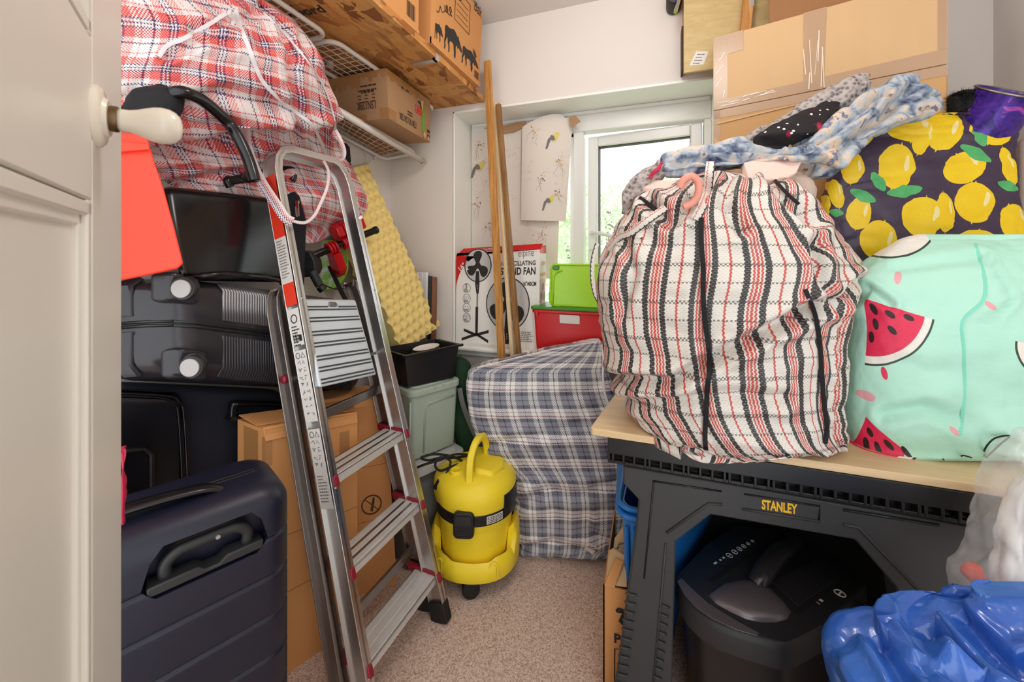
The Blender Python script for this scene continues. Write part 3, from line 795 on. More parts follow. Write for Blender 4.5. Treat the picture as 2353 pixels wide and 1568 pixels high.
# ------------------------------------------------------------------ shelves on the left wall
def rounded_rect(x0, x1, y0, y1, r, n=5):
    out = []
    for cx, cy, a0 in ((x1 - r, y1 - r, 0), (x0 + r, y1 - r, 90), (x0 + r, y0 + r, 180), (x1 - r, y0 + r, 270)):
        out += [(cx + r * math.cos(math.radians(a0 + 90 * k / n)), cy + r * math.sin(math.radians(a0 + 90 * k / n))) for k in range(n + 1)]
    return out
# strand board shelf
mb = MB(); mb.box(XL + .002, -.788, .25, YB - .002, 2.012, 2.040)
board = tag(mb.build('strand_board_shelf', M['osb']), 'wide orange-brown strand board shelf high on the wall, carrying two boxes', 'shelf')
mb = MB(); o = on_z(712, 40, 2.0115); a = on_z(735, 28, 2.0115)
tx_ = (on_z(737, 36, 2.0115) - on_z(630, 52, 2.0115)).normalized(); ty_ = (on_z(690, 14, 2.0115) - on_z(700, 40, 2.0115)); ty_ = (ty_ - tx_ * ty_.dot(tx_)).normalized()
mb.text('norbord', on_z(642, 44, 2.0113), tx_, ty_, .052, bold=0.03); st = mb.build('stamp', M['ink'], board); 
mb = MB(); e = on_z(1004, 135, 2.0115); mb.box(-.90, -.79, e.y - .012, e.y + .012, 2.004, 2.0118); mb.box(-.80, -.785, e.y - .012, e.y + .012, 2.004, 2.036)
mb.build('bracket', M['alu'], board)
mb = MB(); mb.box(XL, XL + .035, .25, YB, 1.975, 2.012); mb.build('bearer', M['white'], board)

def wire_shelf(name, label, bl, br, fr_, fl, zlift=0.0, rail=None):
    """Coated wire shelf: corners back near, back far, front far, front near."""
    h = Hex([bl, br, fr_, fl], [p + V(0, 0, .01) for p in (bl, br, fr_, fl)]); W, D = h.W, h.D
    t = thing(name, (bl + fr_) / 2, label, 'shelf', None)
    mb = MB(h); rr = rounded_rect(0, W, 0, D, .045); mb.tube([(x, y, 0) for x, y in rr], .0085, n=10, closed=True); mb.build('frame', M['wire'], t, smooth=True)
    mb = MB(h); n = int(W / .031)
    for i in range(1, n): mb.tube([(W * i / n, .004, .006), (W * i / n, D - .004, .006)], .0017, n=5)
    for j in range(1, 6): mb.tube([(.01, D * j / 6, .003), (W - .01, D * j / 6, .003)], .0017, n=5)
    mb.build('wire_mesh', M['wire'], t, smooth=True)
    return t, h
up = lambda px, py: on_z(px, py, 1.985)
A_f0, A_f1 = up(612, -25), up(734, 74); B_f0, B_f1 = up(737, 76), up(960, 236)
A_f1, B_f0 = V(A_f1.x, A_f1.y, 1.985), V(B_f0.x, B_f0.y, 1.985)
wsa, ha = wire_shelf('wire_shelf', 'nearer white wire shelf hung under the strand board, its rounded end showing', V(-1.25, .35, 1.985), V(-1.235, 1.03, 1.985), V(-1.022, 1.03, 1.985), V(-1.022, .35, 1.985))
wsb, hb = wire_shelf('wire_shelf', 'farther white wire shelf under the strand board, partly behind the brown carton', V(-1.235, 1.055, 1.985), V(-1.24, 1.74, 1.985), V(-1.035, 1.74, 1.985), V(-1.025, 1.055, 1.985))
for t in (wsa, wsb):
    mb = MB(); 
    y0 = .5 if t is wsa else 1.2
    for y in (y0, y0 + .35): mb = MB(); mb.box(-1.20, -1.185, y, y + .02, 1.985, 2.0095); mb.build('hanger_clip', M['wire'], t)
nf, ff, bn, bf = at(728, 222, 1.37), at(958, 352, 2.035), on_x(745, 290, -1.325), on_x(884, 366, -1.325)
wsl, hl = wire_shelf('wire_shelf', 'lower white wire shelf with a hanging rail along its front, carrying a carton', bn, bf, ff, nf)
mb = MB(); r0, r1 = at(745, 236, 1.36), at(974, 372, 2.035); dv = (r1 - r0).normalized()
mb.tube([r0, r1], .0125, n=14); mb.build('hanging_rail', M['wire'], wsl, smooth=True)
mb = MB(); q = r0 + dv * .035; mb.tube([q, q + dv * .012], .0165, n=14); mb.build('rail_ring', M['alu'], wsl, smooth='auto'); mb = MB(); mb.tube([r1 - dv * .02, r1 - dv * .01], .0155, n=14); mb.tube([r1 - dv * .012, r1 + dv * .018], .006, n=8); mb.build('rail_end', M['alu'], wsl, smooth='auto')
mb = MB(); hk = on_x(838, 348, -1.33)
mb.tube(spline([hk, hk + V(.012, 0, -.02), hk + V(.015, 0, -.055), hk + V(.03, 0, -.065), hk + V(.04, 0, -.05)]), .005, n=8); mb.build('wall_hook', M['wire'], wsl, smooth=True)
for q in (bf + V(0, -.06, 0), bn + V(0, .1, 0)): mb = MB(); mb.tube([q, V(XL, q.y, q.z - .01)], .006); mb.build('wall_bracket', M['wire'], wsl, smooth=True)

q = [bn + V(0, .12, .014), bf + V(0, -.03, .014), ff + V(-.03, -.05, .014), nf + V(-.03, .10, .014)]
mb = MB(Hex(q, [p + V(0, 0, .006) for p in q])); mb.box(0, mb.fr.W, 0, mb.fr.D, 0, mb.fr.H)
tag(mb.build('cardboard_sheet', M['card_dark']), 'brown cardboard sheet lying on the lower wire shelf under the carton', 'cardboard')
# ------------------------------------------------------------------ cartons
def tape_strip(mb, h, pts, off, mi):
    mb.prism([p for p in pts], off, mi)
def barcode(mb, o, x, y, w, hgt, mi, seed=1):
    rnd = random.Random(seed); t = 0.0; o, x, y = Vector(o), Vector(x), Vector(y)
    while t < w:
        k = rnd.choice((.0012, .002, .003))
        mb.poly([o + x * t, o + x * min(t + k, w), o + x * min(t + k, w) + y * hgt, o + x * t + y * hgt], mi); t += k + rnd.choice((.0012, .002, .0026))
def lines(mb, o, x, y, n, w, step, th, mi, seed=1):
    """Rows of small unreadable print."""
    rnd = random.Random(seed); o, x, y = Vector(o), Vector(x), Vector(y)
    for i in range(n):
        t = 0.0; ww = w * rnd.uniform(.55, 1.0)
        while t < ww:
            k = rnd.uniform(.008, .022) * w / .1
            a = o - y * (step * i) + x * t; mb.poly([a, a + x * min(k, ww - t), a + x * min(k, ww - t) + y * th, a + y * th], mi); t += k + .004 * w / .1

# brown carton on the lower wire shelf (faces: narrow end to the left, long side to the right, underside showing)
ft, fb = at(888, 157, 1.527), at(893, 272, 1.527)
lt_, lb_ = at(754, 184, 1.635), at(756, 238, 1.635)
rt_, rb_ = at(989, 232, 1.925), at(988, 328, 1.925)
lb_ = at(770, 284, 1.694)
b4 = [lb_, fb, rb_, lb_ + (rb_ - fb)]; t4 = [lt_, ft, rt_, lt_ + (rt_ - ft)]
hx_ = Hex(b4, t4); W, D, H = hx_.W, hx_.D, hx_.H
mb = MB(hx_); mb.gbox(W, D, H)
mb.text('LSN12BK', (W * .80, -.0012, H * .40), (-1, 0, 0), (0, 0, -1), .042, 1, .012, w=W * .34)
lines(mb, (W * .78, -.0012, H * .62), (-1, 0, 0), (0, 0, -1), 1, W * .34, .02, .008, 1, 3)
for i in range(3): lines(mb, (W * (.79 - .12 * i), -.0012, H * .54), (-1, 0, 0), (0, 0, -1), 3, W * .07, -.012, .004, 1, 60 + i)
lines(mb, (W * .82, -.0012, H * .74), (-1, 0, 0), (0, 0, -1), 2, W * .32, -.016, .006, 1, 5)
sx = W + .0012
lines(mb, (sx, D * .44, H * .86), (0, -1, 0), (0, 0, -1), 6, D * .24, .022, .009, 1, 7)
mb.text('ITEM NO:LSN12BK', (sx, D * .62, H * .27), (0, -1, 0), (0, 0, -1), .036, 1, .01, w=D * .40)
for k in range(2): lines(mb, (sx, D * .52, H * (.36 + .06 * k)), (0, -1, 0), (0, 0, -1), 1, D * .15, .02, .006, 1, 11 + k)
for k in range(3):
    y0 = D * (.60 + .062 * k); z0 = H * .50; s_ = D * .055
    mb.tube([(sx, y0, z0), (sx, y0 + s_, z0), (sx, y0 + s_, z0 + s_ * 1.25), (sx, y0, z0 + s_ * 1.25)], .0022, 2, n=4, closed=True)
    mb.box(W, sx, y0 + s_ * .25, y0 + s_ * .75, z0 + s_ * .3, z0 + s_ * (.6 + .3 * (k == 1)), 2)
for k in range(2): lines(mb, (sx, D * .80, H * (.74 + .06 * k)), (0, -1, 0), (0, 0, -1), 1, D * .14, .02, .01, 1, 21 + k)
lines(mb, (sx, D * .985, H * .16), (0, -1, 0), (0, 0, -1), 2, D * .13, .02, .012, 1, 31)
carton = tag(mb.build('cardboard_carton', [M['card_dull'], M['ink_brown'], M['ink_red']]), 'brown carton with upside-down black print and a green tape strip on the lower wire shelf', 'box')
mb = MB(hx_)
ragged = [(W * .02, -.0016, H + .001)] + [(W * (.02 + .96 * k / 70), -.0016, H * ((.74 if k < 40 else .87) + .05 * math.sin(k * .33) + .035 * math.sin(k * .81 + 1) + .015 * math.sin(k * 2.1))) for k in range(71)] + [(W, -.0016, H + .001)]
mb.prism(ragged, (0, .001, 0), 0)
mb.box(W * .86, W + .0016, -.0018, 0, H * .02, H * .22); mb.box(W, W + .0018, -.0018, D * .16, H * .02, H * .22)
mb.box(0, W * .12, -.0018, 0, H * .74, H + .001); mb.box(W * .45, W * .62, -.0018, 0, 0, H * .12)
mb.prism([(W + .0018, 0, H)] + [(W + .0018, D * k / 16 * .7, H * (.84 + .05 * math.sin(k * 2.1))) for k in range(17)] + [(W + .0018, D * .7, H)], (-.001, 0, 0), 0)
mb.build('packing_tape', M['tape'], carton)
mb = MB(hx_); mb.box(W, W + .0022, D * .765, D * .835, H * .16, H * .80); mb.build('green_tape_strip', M['tape_green'], carton)
mb = MB(hx_); mb.prism([(W + .003, D * .80, H * .18), (W + .003, D * .86, H * .13), (W + .003, D * .84, H * .02), (W + .003, D * .79, H * .05)], (.002, 0, 0)); mb.build('torn_paper', M['card_pale'], carton); mb = MB(hx_); mb.prism([(W + .003, D * .93, H * .13), (W + .003, D * .98, H * .02), (W + .003, D * .90, H * .03)], (.002, 0, 0)); mb.build('torn_paper', M['card_pale'], carton); mb = MB(hx_)
mb.prism([(W + .003, D * .72, H * .82), (W + .003, D * .78, H * .86), (W + .003, D * .76, H * .62)], (.004, 0, 0), 0); mb.build('torn_paper', M['card_pale'], carton)

# moving box with moose print on the strand board
zb = 2.0405
f0, f1 = on_z(989, 99, zb), on_z(1100, 201, zb); tp0, tp1 = V(f0.x + .006, f0.y, 2.388), at(1111, 22, 1.80)
tp1 = V(f1.x + .02, f1.y - .0, 2.388)
bk = V(-.42, 0, 0)
hx_ = Hex([f0, f1, f1 + bk, f0 + bk], [tp0, tp1, tp1 + bk, tp0 + bk]); W, D, H = hx_.W, hx_.D, hx_.H
mb = MB(hx_); mb.gbox(W, D, H)
e = -.0012
def blob(pts, ox, oz, k, mi, kz):
    mb.poly([(ox + x * k, e, oz + z * kz) for x, z in pts], mi)
moose = [(0, .62), (.03, .74), (.10, .78), (.22, .76), (.34, .80), (.46, .86), (.56, .84), (.64, .78), (.70, .74), (.73, .82), (.76, .74), (.84, .64), (.97, .47), (.98, .40), (.92, .38), (.84, .42), (.76, .46), (.74, .38), (.70, .40), (.69, .48), (.63, .44), (.60, .36), (.62, .20), (.60, .02), (.56, .02), (.56, .18), (.53, .36), (.44, .42), (.34, .42), (.28, .40), (.24, .30), (.27, .18), (.24, .03), (.20, .03), (.21, .17), (.16, .30), (.16, .40), (.12, .46), (.09, .36), (.03, .24), (.05, .12), (.01, .0), (-.03, .01), (-.01, .14), (-.03, .26), (.01, .40), (.01, .52)]
back_legs = [(.50, .42), (.47, .30), (.50, .16), (.48, .04), (.45, .04), (.45, .16), (.42, .30), (.42, .42)]
antler = [(.70, .76), (.66, .86), (.60, .90), (.62, .96), (.56, 1.04), (.60, 1.03), (.64, .95), (.65, 1.12), (.69, .96), (.73, 1.10), (.74, .94), (.80, 1.02), (.78, .90), (.83, .94), (.80, .86), (.86, .88), (.80, .80), (.76, .74)]
for pl, pr, pb, pt, ant in ((999, 1018, 97, 56, 0), (1021, 1062, 133, 68, 0), (1061, 1099, 163, 104, 1)):
    ox, oz = face_on(hx_, pl, (pb + pt) / 2); ox2, _ = face_on(hx_, pr, (pb + pt) / 2); oz = face_on(hx_, (pl + pr) / 2, pb)[1]; k = (ox2 - ox) * .98; kz = (face_on(hx_, (pl + pr) / 2, pt)[1] - oz) / (1.12 if ant else .86)
    blob(moose, ox, oz, k, 1, kz); blob(back_legs, ox + .01, oz, k, 1, kz)
    if ant: blob(antler, ox, oz, k, 1, kz)
x0, z0 = face_on(hx_, 1043, 44)
for a, b in (((x0, z0), (x0 + .125, z0)), ((x0 + .125, z0), (x0 + .125, z0 + .13)), ((x0 + .125, z0 + .13), (x0, z0 + .13)), ((x0, z0 + .13), (x0, z0))):
    mb.tube([(a[0], e, a[1]), (b[0], e, b[1])], .0013, 1, n=4)
for k in range(4): mb.tube([(x0 + .015, e, z0 + .025 + .024 * k), (x0 + .11, e, z0 + .025 + .024 * k)], .001, 1, n=4)
xb, zb2 = face_on(hx_, 1084, 22); mb.text('Bak', (xb, e, zb2), (1, 0, 0), (0, 0, 1), .07, 1, w=min(.075, W - xb - .006))
scr = [[(.055, .235), (.075, .215), (.10, .235), (.098, .262), (.108, .24), (.125, .24), (.128, .26), (.118, .275), (.115, .255), (.135, .24), (.155, .245), (.165, .275), (.150, .285), (.150, .262), (.172, .245)], [(.055, .235), (.045, .20), (.03, .19), (.025, .195)]]
xs_o, zs_o = face_on(hx_, 1003, 26)
for s_ in scr: mb.tube([(xs_o + (x - .025) * .75, e, zs_o + (z - .19) * .75) for x, z in [(p.x, p.y) for p in spline([(a, b, 0) for a, b in s_], 5)]], .0017, 1, n=4)
barcode(mb, (W - .055, e, .012), (1, 0, 0), (0, 0, 1), .045, .05, 1, 4)
mb.prism([(x0 + .03 + .026 * math.cos(a / 16 * 6.2832) * (1.3 if 4 < a < 12 else 1.3), e, H - .012 + .055 * min(0, math.sin(a / 16 * 6.2832)) ) for a in range(16)], (0, .0005, 0), 1)
mbox = tag(mb.build('moving_box', [M['card_orange'], M['ink']]), 'tan moving box printed with three black moose, far end of the strand board', 'box')
mb = MB(hx_); mb.box(-.004, W + .004, -.006, .0, .0, .022); mb.box(-.004, .0, -.006, D, 0, .022)
mb.build('bottom_flap', M['card_orange'], mbox)
# second box, nearer
f1 = on_z(971, 77, zb); f1 = V(min(f1.x, -.79), f1.y, zb); f0 = V(f1.x - .01, f1.y - .44, zb)
hx_ = Hex([f0, f1, f1 + bk, f0 + bk], [p + V(.004, 0, .345) for p in (f0, f1, f1 + bk, f0 + bk)]); W, D, H = hx_.W, hx_.D, hx_.H
mb = MB(hx_); mb.box(0, W, 0, D, 0, H); barcode(mb, (W - .07, e, .03), (1, 0, 0), (0, 0, 1), .048, .055, 1, 9)
mb.box(-.003, W, -.004, 0, 0, .012, 0)
tag(mb.build('moving_box', [M['card_orange'], M['ink']]), 'tan box with a barcode on the strand board, nearer of the two', 'box')

# black object hanging by the wall under the lower shelf
mb = MB(); c0 = [on_x(783, 372, -1.25), on_x(808, 374, -1.28), on_x(805, 338, -1.28), on_x(796, 328, -1.28), on_x(779, 330, -1.25)]
mb.prism(c0, (-.03, 0, 0)); c1 = [p + V(0, 0, -.12) for p in (c0[0], c0[1])]; mb.prism([c0[0], c0[1], c1[1], c1[0]], (-.03, 0, 0))
bb = tag(mb.build('hanging_pouch', M['black_soft'], bevel=.006), 'small black pouch on the wall under the lower wire shelf above the yellow foam', 'pouch')
mb = MB(); q = on_x(781, 362, -1.2); mb.prism([q, q + V(0, .03, .006), q + V(0, .028, -.022), q + V(0, -.002, -.02)], (-.012, 0, 0)); mb.build('red_tag', M['orange_red'], bb)
# ------------------------------------------------------------------ heap along the left wall
def rb(name, hx, mat, parent, rc, rt, **kw):
    mb = MB(hx); sm = kw.pop('smooth', 'auto'); mb.rblock(hx.W, hx.D, hx.H, rc, rt, **kw); return mb.build(name, mat, parent, smooth=sm)
def disc(mb, c, n_, r, th, mi=0, n=28):
    c, n_ = Vector(c), Vector(n_).normalized(); x = n_.orthogonal().normalized(); f = Frame(c, x, n_.cross(x), n_); base = mb.fr
    mb.lathe([(r * .96, -th / 2), (r, -th / 2 + th * .15), (r, th / 2 - th * .15), (r * .96, th / 2)], mi, n, fr=lambda p: base(f(p)))

# navy hard suitcase standing in front
nr = at(675, HOR, .85); nl_dir = -(RIGHT * .69 + FWD * .72).normalized(); nb = (RIGHT * -.72 + FWD * .69).normalized()
p0 = V(nr.x, nr.y, 0); Wn, Dn, Hn = .50, .215, .772
fl = p0 + nl_dir * Wn
hx_ = Hex([fl, p0, p0 + nb * Dn, fl + nb * Dn], [q + V(0, 0, Hn) + (V(0, 0, .012) if i in (0, 3) else V(0, 0, 0)) for i, q in enumerate((fl, p0, p0 + nb * Dn, fl + nb * Dn))])
sc_ = thing('suitcase', tuple((p0 + fl) / 2 + nb * .1), 'navy hard suitcase standing upright by the door with a recessed grey handle', 'suitcase')
gz = [.075, .16, .245, .33, .415, .50, .585, .665]
def groove(z): return sum(.0045 * math.exp(-((z - g) / .0035) ** 2) for g in gz)
zs = sorted(set([round(.04 * (1 - math.cos(a * math.pi / 12)), 5) for a in range(7)] + [round(Hn - .05 * (1 - math.cos(a * math.pi / 12)), 5) for a in range(7)] + [round(g + k * .0025, 5) for g in gz for k in range(-4, 5)] + [.2, .3, .45, .55, .63, .69]))
mb = MB(hx_); mb.rblock(Wn, Dn, Hn, .05, .05, .04, zs=[max(z, .03) if z > 0 else z for z in zs] if False else zs, nc=8, disp=groove)
shell = mb.build('shell', M['navy'], sc_, smooth='auto')
# handle well
hl0, hl1 = .258, .452; zt, zb_ = .714, .648
cu = MB(hx_); pr = [(hl0, -.02, zb_ + .02), (hl0 + .02, -.02, zb_), (hl1 - .02, -.02, zb_), (hl1, -.02, zb_ + .02), (hl1 - .012, -.02, zt), (hl1 - .03, -.02, zt + .022), (hl0 + .03, -.02, zt + .022), (hl0 + .012, -.02, zt)]
cu.prism(pr, (0, .062, 0)); cut(shell, cu)
mb = MB(hx_); mb.prism([(hl0 + .008, .036, zb_ + .004), (hl1 - .008, .036, zb_ + .004), (hl1 - .008, .036, zb_ + .022), (hl1 - .07, .036, zb_ + .022), (hl1 - .082, .036, zb_ + .012), (hl0 + .09, .036, zb_ + .012), (hl0 + .078, .036, zb_ + .022), (hl0 + .008, .036, zb_ + .022)], (0, -.034, 0))
mb.build('handle_base', M['charcoal_dark'], sc_, bevel=.003)
mb = MB(hx_); mb.tube(spline([(hl0 + .034, .02, zb_ + .02), (hl0 + .034, .018, zb_ + .045), (hl0 + .05, .017, zb_ + .060), (hl0 + .07, .017, zb_ + .063), (hl1 - .07, .017, zb_ + .063), (hl1 - .05, .017, zb_ + .060), (hl1 - .034, .018, zb_ + .045), (hl1 - .034, .02, zb_ + .02)], 6), .0105, n=12, flat=((0, 1, 0), .8)); mb.build('trolley_handle', M['charcoal_dark'], sc_, smooth=True)
mb = MB(hx_); mb.tube([(hl0 + .11, .009, zb_ + .062), (hl0 + .11, .005, zb_ + .062)], .004); mb.build('handle_button', M['silver'], sc_)
mb = MB(hx_); mb.tube(spline([(.12, Dn * .36, Hn - .006), (.15, Dn * .36, Hn + .010), (.25, Dn * .36, Hn + .017), (.35, Dn * .36, Hn + .010), (.385, Dn * .36, Hn - .006)]), .018, n=10, flat=((0, 0, 1), .45)); mb.build('carry_handle', M['black_gloss'], sc_, smooth=True)
mb = MB(hx_)
for yy in (.47, .53): mb.tube([(.03, Dn * yy, Hn - .002), (Wn - .05, Dn * yy, Hn - .002), (Wn - .006, Dn * yy, Hn - .05), (Wn - .001, Dn * yy, .1)], .004, n=8)
mb.build('zip', M['black'], sc_, smooth=True)
for xx in (.05, Wn - .05):
    for yy in (.04, Dn - .04): mb = MB(hx_); disc(mb, (xx, yy, .018), (1, 0, 0), .018, .016); mb.build('castor', M['rubber'], sc_)

# black soft suitcase behind it
q0, q1 = at(262, HOR, .99), at(662, HOR, 1.375); q0, q1 = V(q0.x, q0.y, 0), V(q1.x, q1.y, 0); bk = V(-(q1 - q0).y, (q1 - q0).x, 0).normalized() * .20
bk0, bk = bk * .30, bk * .60
hx_ = Hex([q0, q1, q1 + bk, q0 + bk0], [q0 + V(0, 0, .925), q1 + V(0, 0, .765), q1 + bk + V(0, 0, .765), q0 + bk0 + V(0, 0, .925)]); W, D, H = hx_.W, hx_.D, hx_.H
ss = thing('soft_suitcase', tuple((q0 + q1) / 2 + bk / 2), 'black and dark navy soft suitcase standing behind the navy hard suitcase', 'suitcase')
rb('body', hx_, M['navy_cloth'], ss, .035, .03, nc=6)
xa = .135
mb = MB(hx_); mb.rblock(xa + .12, .03, H * .985, .03, .03, x0=-.12, y0=-.022, z0=0); pk = mb.build('front_pocket', M['black_gloss'], ss, smooth='auto')
mb = MB(hx_); pth = spline([(-.1, -.022, H * .975), (xa - .05, -.023, H * .975), (xa - .012, -.023, H * .955), (xa, -.023, H * .90), (xa + .01, -.023, H * .6), (xa + .02, -.023, .05)], 6); mb.tube(pth, .0045, n=8); mb.tube([p + V(-.012, 0, -.006) for p in pth], .003, n=8); mb.build('piping', M['black_gloss'], pk, smooth=True)
mb = MB(hx_); mb.tube([(-.1, -.023, H * .82), (.05, -.024, H * .82), (.065, -.024, H * .80), (.066, -.024, H * .5)], .006, n=8); mb.build('pocket_seam', M['black'], pk, smooth=True)
a0 = face_on(hx_, 512, 900); a1 = face_on(hx_, 640, 872); 
mb = MB(hx_); zt_ = a0[1]
mb.prism([(a0[0], -.006, zt_ - .004), (a1[0], -.006, zt_ - .004), (a1[0], -.006, zt_ + .012), (a0[0] + .008, -.006, zt_ + .014)], (0, -.02, 0)); mb.tube(spline([(a0[0] + .012, -.018, zt_ + .01), (a0[0] + .014, -.02, zt_ + .045), (a0[0] + .03, -.022, zt_ + .055), (a1[0] - .02, -.022, zt_ + .055), (a1[0] - .004, -.02, zt_ + .045), (a1[0] - .002, -.018, zt_ + .01)], 5), .011, n=10)
mb.build('carry_handle', M['black_gloss'], ss, smooth='auto')
# pink cloth squeezed beside the door
pk0 = at(287, 1110, .60); sack('pink_cloth', [(1028, 282, .66, 284, .66, .012), (1045, 278, .66, 290, .665, .02), (1075, 276, .66, 289, .665, .02), (1110, 274, .66, 294, .665, .02), (1200, 274, .66, 290, .665, .02)], M['magenta'], nu=30, nv=30, lumps=.006, folds=.004, label='small magenta cloth between the door edge and the navy suitcase', cat='cloth')

# dark ribbed suitcase lying on top
L0, L1 = at(398, 858, .985), at(398, 630, .985); R0, R1 = at(838, 905, 1.545), at(838, 696, 1.545)
lb = (RIGHT * -.98 + FWD * -.2) * .205; lbv = lb + V(0, 0, -.01); lbr = (RIGHT * -.80 + FWD * .60) * .20
hx_ = Hex([L0, R0, R0 + lbr, L0 + lbv], [L1, R1, R1 + lbr, L1 + lbv]); W, D, H = hx_.W, hx_.D, hx_.H
rs = thing('suitcase', tuple((L0 + R0) / 2 + lb / 2), 'dark glossy ribbed suitcase lying flat with two round castors showing', 'suitcase')
mb = MB(hx_); mb.rblock(W, D, H, .06, .05, nz=10, nc=8, disp=lambda z: .010 * math.exp(-((z - H * .52) / .012) ** 2))
n = 62
for i in range(n):
    x = .125 + (W - .19) * i / (n - 1)
    mb.tube([(x, .001, H * .44), (x, .0, H * .12), (x, .014, H * .02)], .0036, n=8)
for i in range(12):
    y = .09 + (D - .18) * i / 11
    mb.tube([(-.001, y, H * .60), (-.002, y, H * .90), (.018, y, H * .985)], .0056, n=8); mb.tube([(-.001, y, H * .44), (-.002, y, H * .12), (.014, y, H * .02)], .0056, n=8)
mb.build('shell', M['ribbed'], rs, smooth='auto')
mb = MB(hx_)
for i in range(n):
    x = .125 + (W - .19) * i / (n - 1); mb.tube([(x, .001, H * .60), (x, .0, H * .90), (x, .018, H * .985)], .0036, n=8)
mb.build('ribs', M['rib_shine'], rs, smooth=True)  # upper ribs only, their shine put into the colour
mb = MB(hx_)
for zz in (.50, .54): mb.tube([(.02, .02, H * zz), (.06, .004, H * zz), (W - .05, .004, H * zz)], .004, n=8); mb.tube([(.02, .02, H * zz), (.004, .06, H * zz), (.004, D - .05, H * zz)], .004, n=8)
mb.build('zip', M['black'], rs, smooth=True)
for px, py in ((430, 655), (450, 833)):
    x, z = face_on(hx_, px - 14, py, -.035)
    mb = MB(hx_); mb.rblock(.075, .05, .075, .016, .012, x0=x + .0, y0=-.012, z0=z - .035); hs = mb.build('wheel_housing', M['ribbed'], rs, smooth='auto')
    mb = MB(hx_); wd = Vector(((hx_((0, -1, 0)) - hx_((0, 0, 0)))));
    cn = (RIGHT * .10 - FWD).normalized(); wc = hx_((x + .018, -.030, z)); mb = MB()
    for k_ in (0, 1): disc(mb, wc + cn * (.028 * k_) + RIGHT * (.014 * k_), cn, .0285, .013)
    mb.tube([wc, wc + cn * .028 + RIGHT * .014], .010, n=12)
    wh = mb.build('castor', M['charcoal_dark'], hs, smooth='auto')
    mb = MB(); disc(mb, wc + cn * .037 + RIGHT * .014, cn, .0225, .006); mb.build('castor_cap', M['silver'], hs, smooth='auto')

# black vinyl bag on the ribbed suitcase
b0, b1, t0, t1 = at(420, 646, .985), at(652, 650, 1.30), at(372, 424, 1.0), at(652, 456, 1.315)
bk = (RIGHT * -.80 + FWD * .60) * .13
hx_ = Hex([b0, b1, b1 + bk, b0 + bk], [t0, t1, t1 + bk, t0 + bk]); W, D, H = hx_.W, hx_.D, hx_.H
vb = thing('briefcase', tuple((b0 + b1) / 2 + bk / 2), 'black vinyl case bag with a padded handle lying above the ribbed suitcase', 'bag')
mb = MB(hx_); mb.rblock(W, D, H, .02, .025, nz=16, disp=lambda z: -.006 * math.sin(math.pi * z / H)); mb.build('body', M['black_gloss'], vb, smooth='auto')
x0, z0 = face_on(hx_, 503, 437, .03); x1, z1 = face_on(hx_, 615, 437, .03)
mb = MB(hx_); mb.tube(spline([(x0, .03, z0 - .012), (x0 - .006, .03, z0 + .006), (x0 + .02, .03, z0 + .012), (x1 - .02, .03, z1 + .012), (x1 + .006, .03, z1), (x1, .03, z1 - .02)], 5), .013, n=10); mb.build('handle', M['black_gloss'], vb, smooth=True)
mb = MB(hx_); mb.tube([(.02, -.006, .012), (W * .35, -.014, .022), (W * .75, -.014, .016), (W + .01, -.01, .004)], .0085, n=10); mb.build('piping', M['black_gloss'], vb, smooth=True)
e0, e1, e2, e3 = at(655, 470, 1.36), at(688, 442, 1.40), at(706, 520, 1.40), at(700, 660, 1.40)
mb = MB(); mb.prism([at(650, 470, 1.35), at(660, 447, 1.35), at(678, 438, 1.36), at(690, 452, 1.37), at(706, 512, 1.37), at(703, 560, 1.37), at(700, 660, 1.37), at(650, 660, 1.34)], (RIGHT * -.5 + FWD * .6) * .10); eg = mb.build('end_gusset', M['black_soft'], vb, bevel=.008)
mb = MB(); zt = at(682, 468, 1.345); zb_ = at(683, 496, 1.345); fx = RIGHT * .0055
mb.prism([zt - fx * .8, zt + fx * .8, zt + fx * 1.1 + UP * -.014, zb_ + fx * 1.1, zb_ + UP * -.006, zb_ - fx * 1.1, zt - fx * 1.1 + UP * -.014], FWD * .003); mb.prism([zt - fx + UP * .010, zt + fx + UP * .010, zt + fx, zt - fx], FWD * .006); mb.build('zip_pull', M['chrome'], eg)

# orange-red plastic tub on end at the door
sl = lambda px, py, d=.86: at(px, py, d)
mb = MB(); outl = [sl(250, 300), sl(338, 306), sl(345, 330), sl(352, 356), sl(380, 440), sl(402, 520), sl(420, 592), sl(423, 604), sl(420, 614), sl(408, 620), sl(340, 634), sl(250, 652)]
mb.prism(outl, (RIGHT * -.75 + FWD * .65) * .16)
tub = tag(mb.build('plastic_tub', M['orange_red'], bevel=.012, seg=3), 'orange-red plastic tub stood on end between the door and the black case bag', 'tub')
mb = MB(); mb.prism([sl(250, 322, .852), sl(341, 331, .852), sl(345, 345, .852), sl(250, 352, .852)], (RIGHT * .6 - FWD * .8) * .006); mb.build('rim_fold', M['orange_red'], tub, bevel=.003)

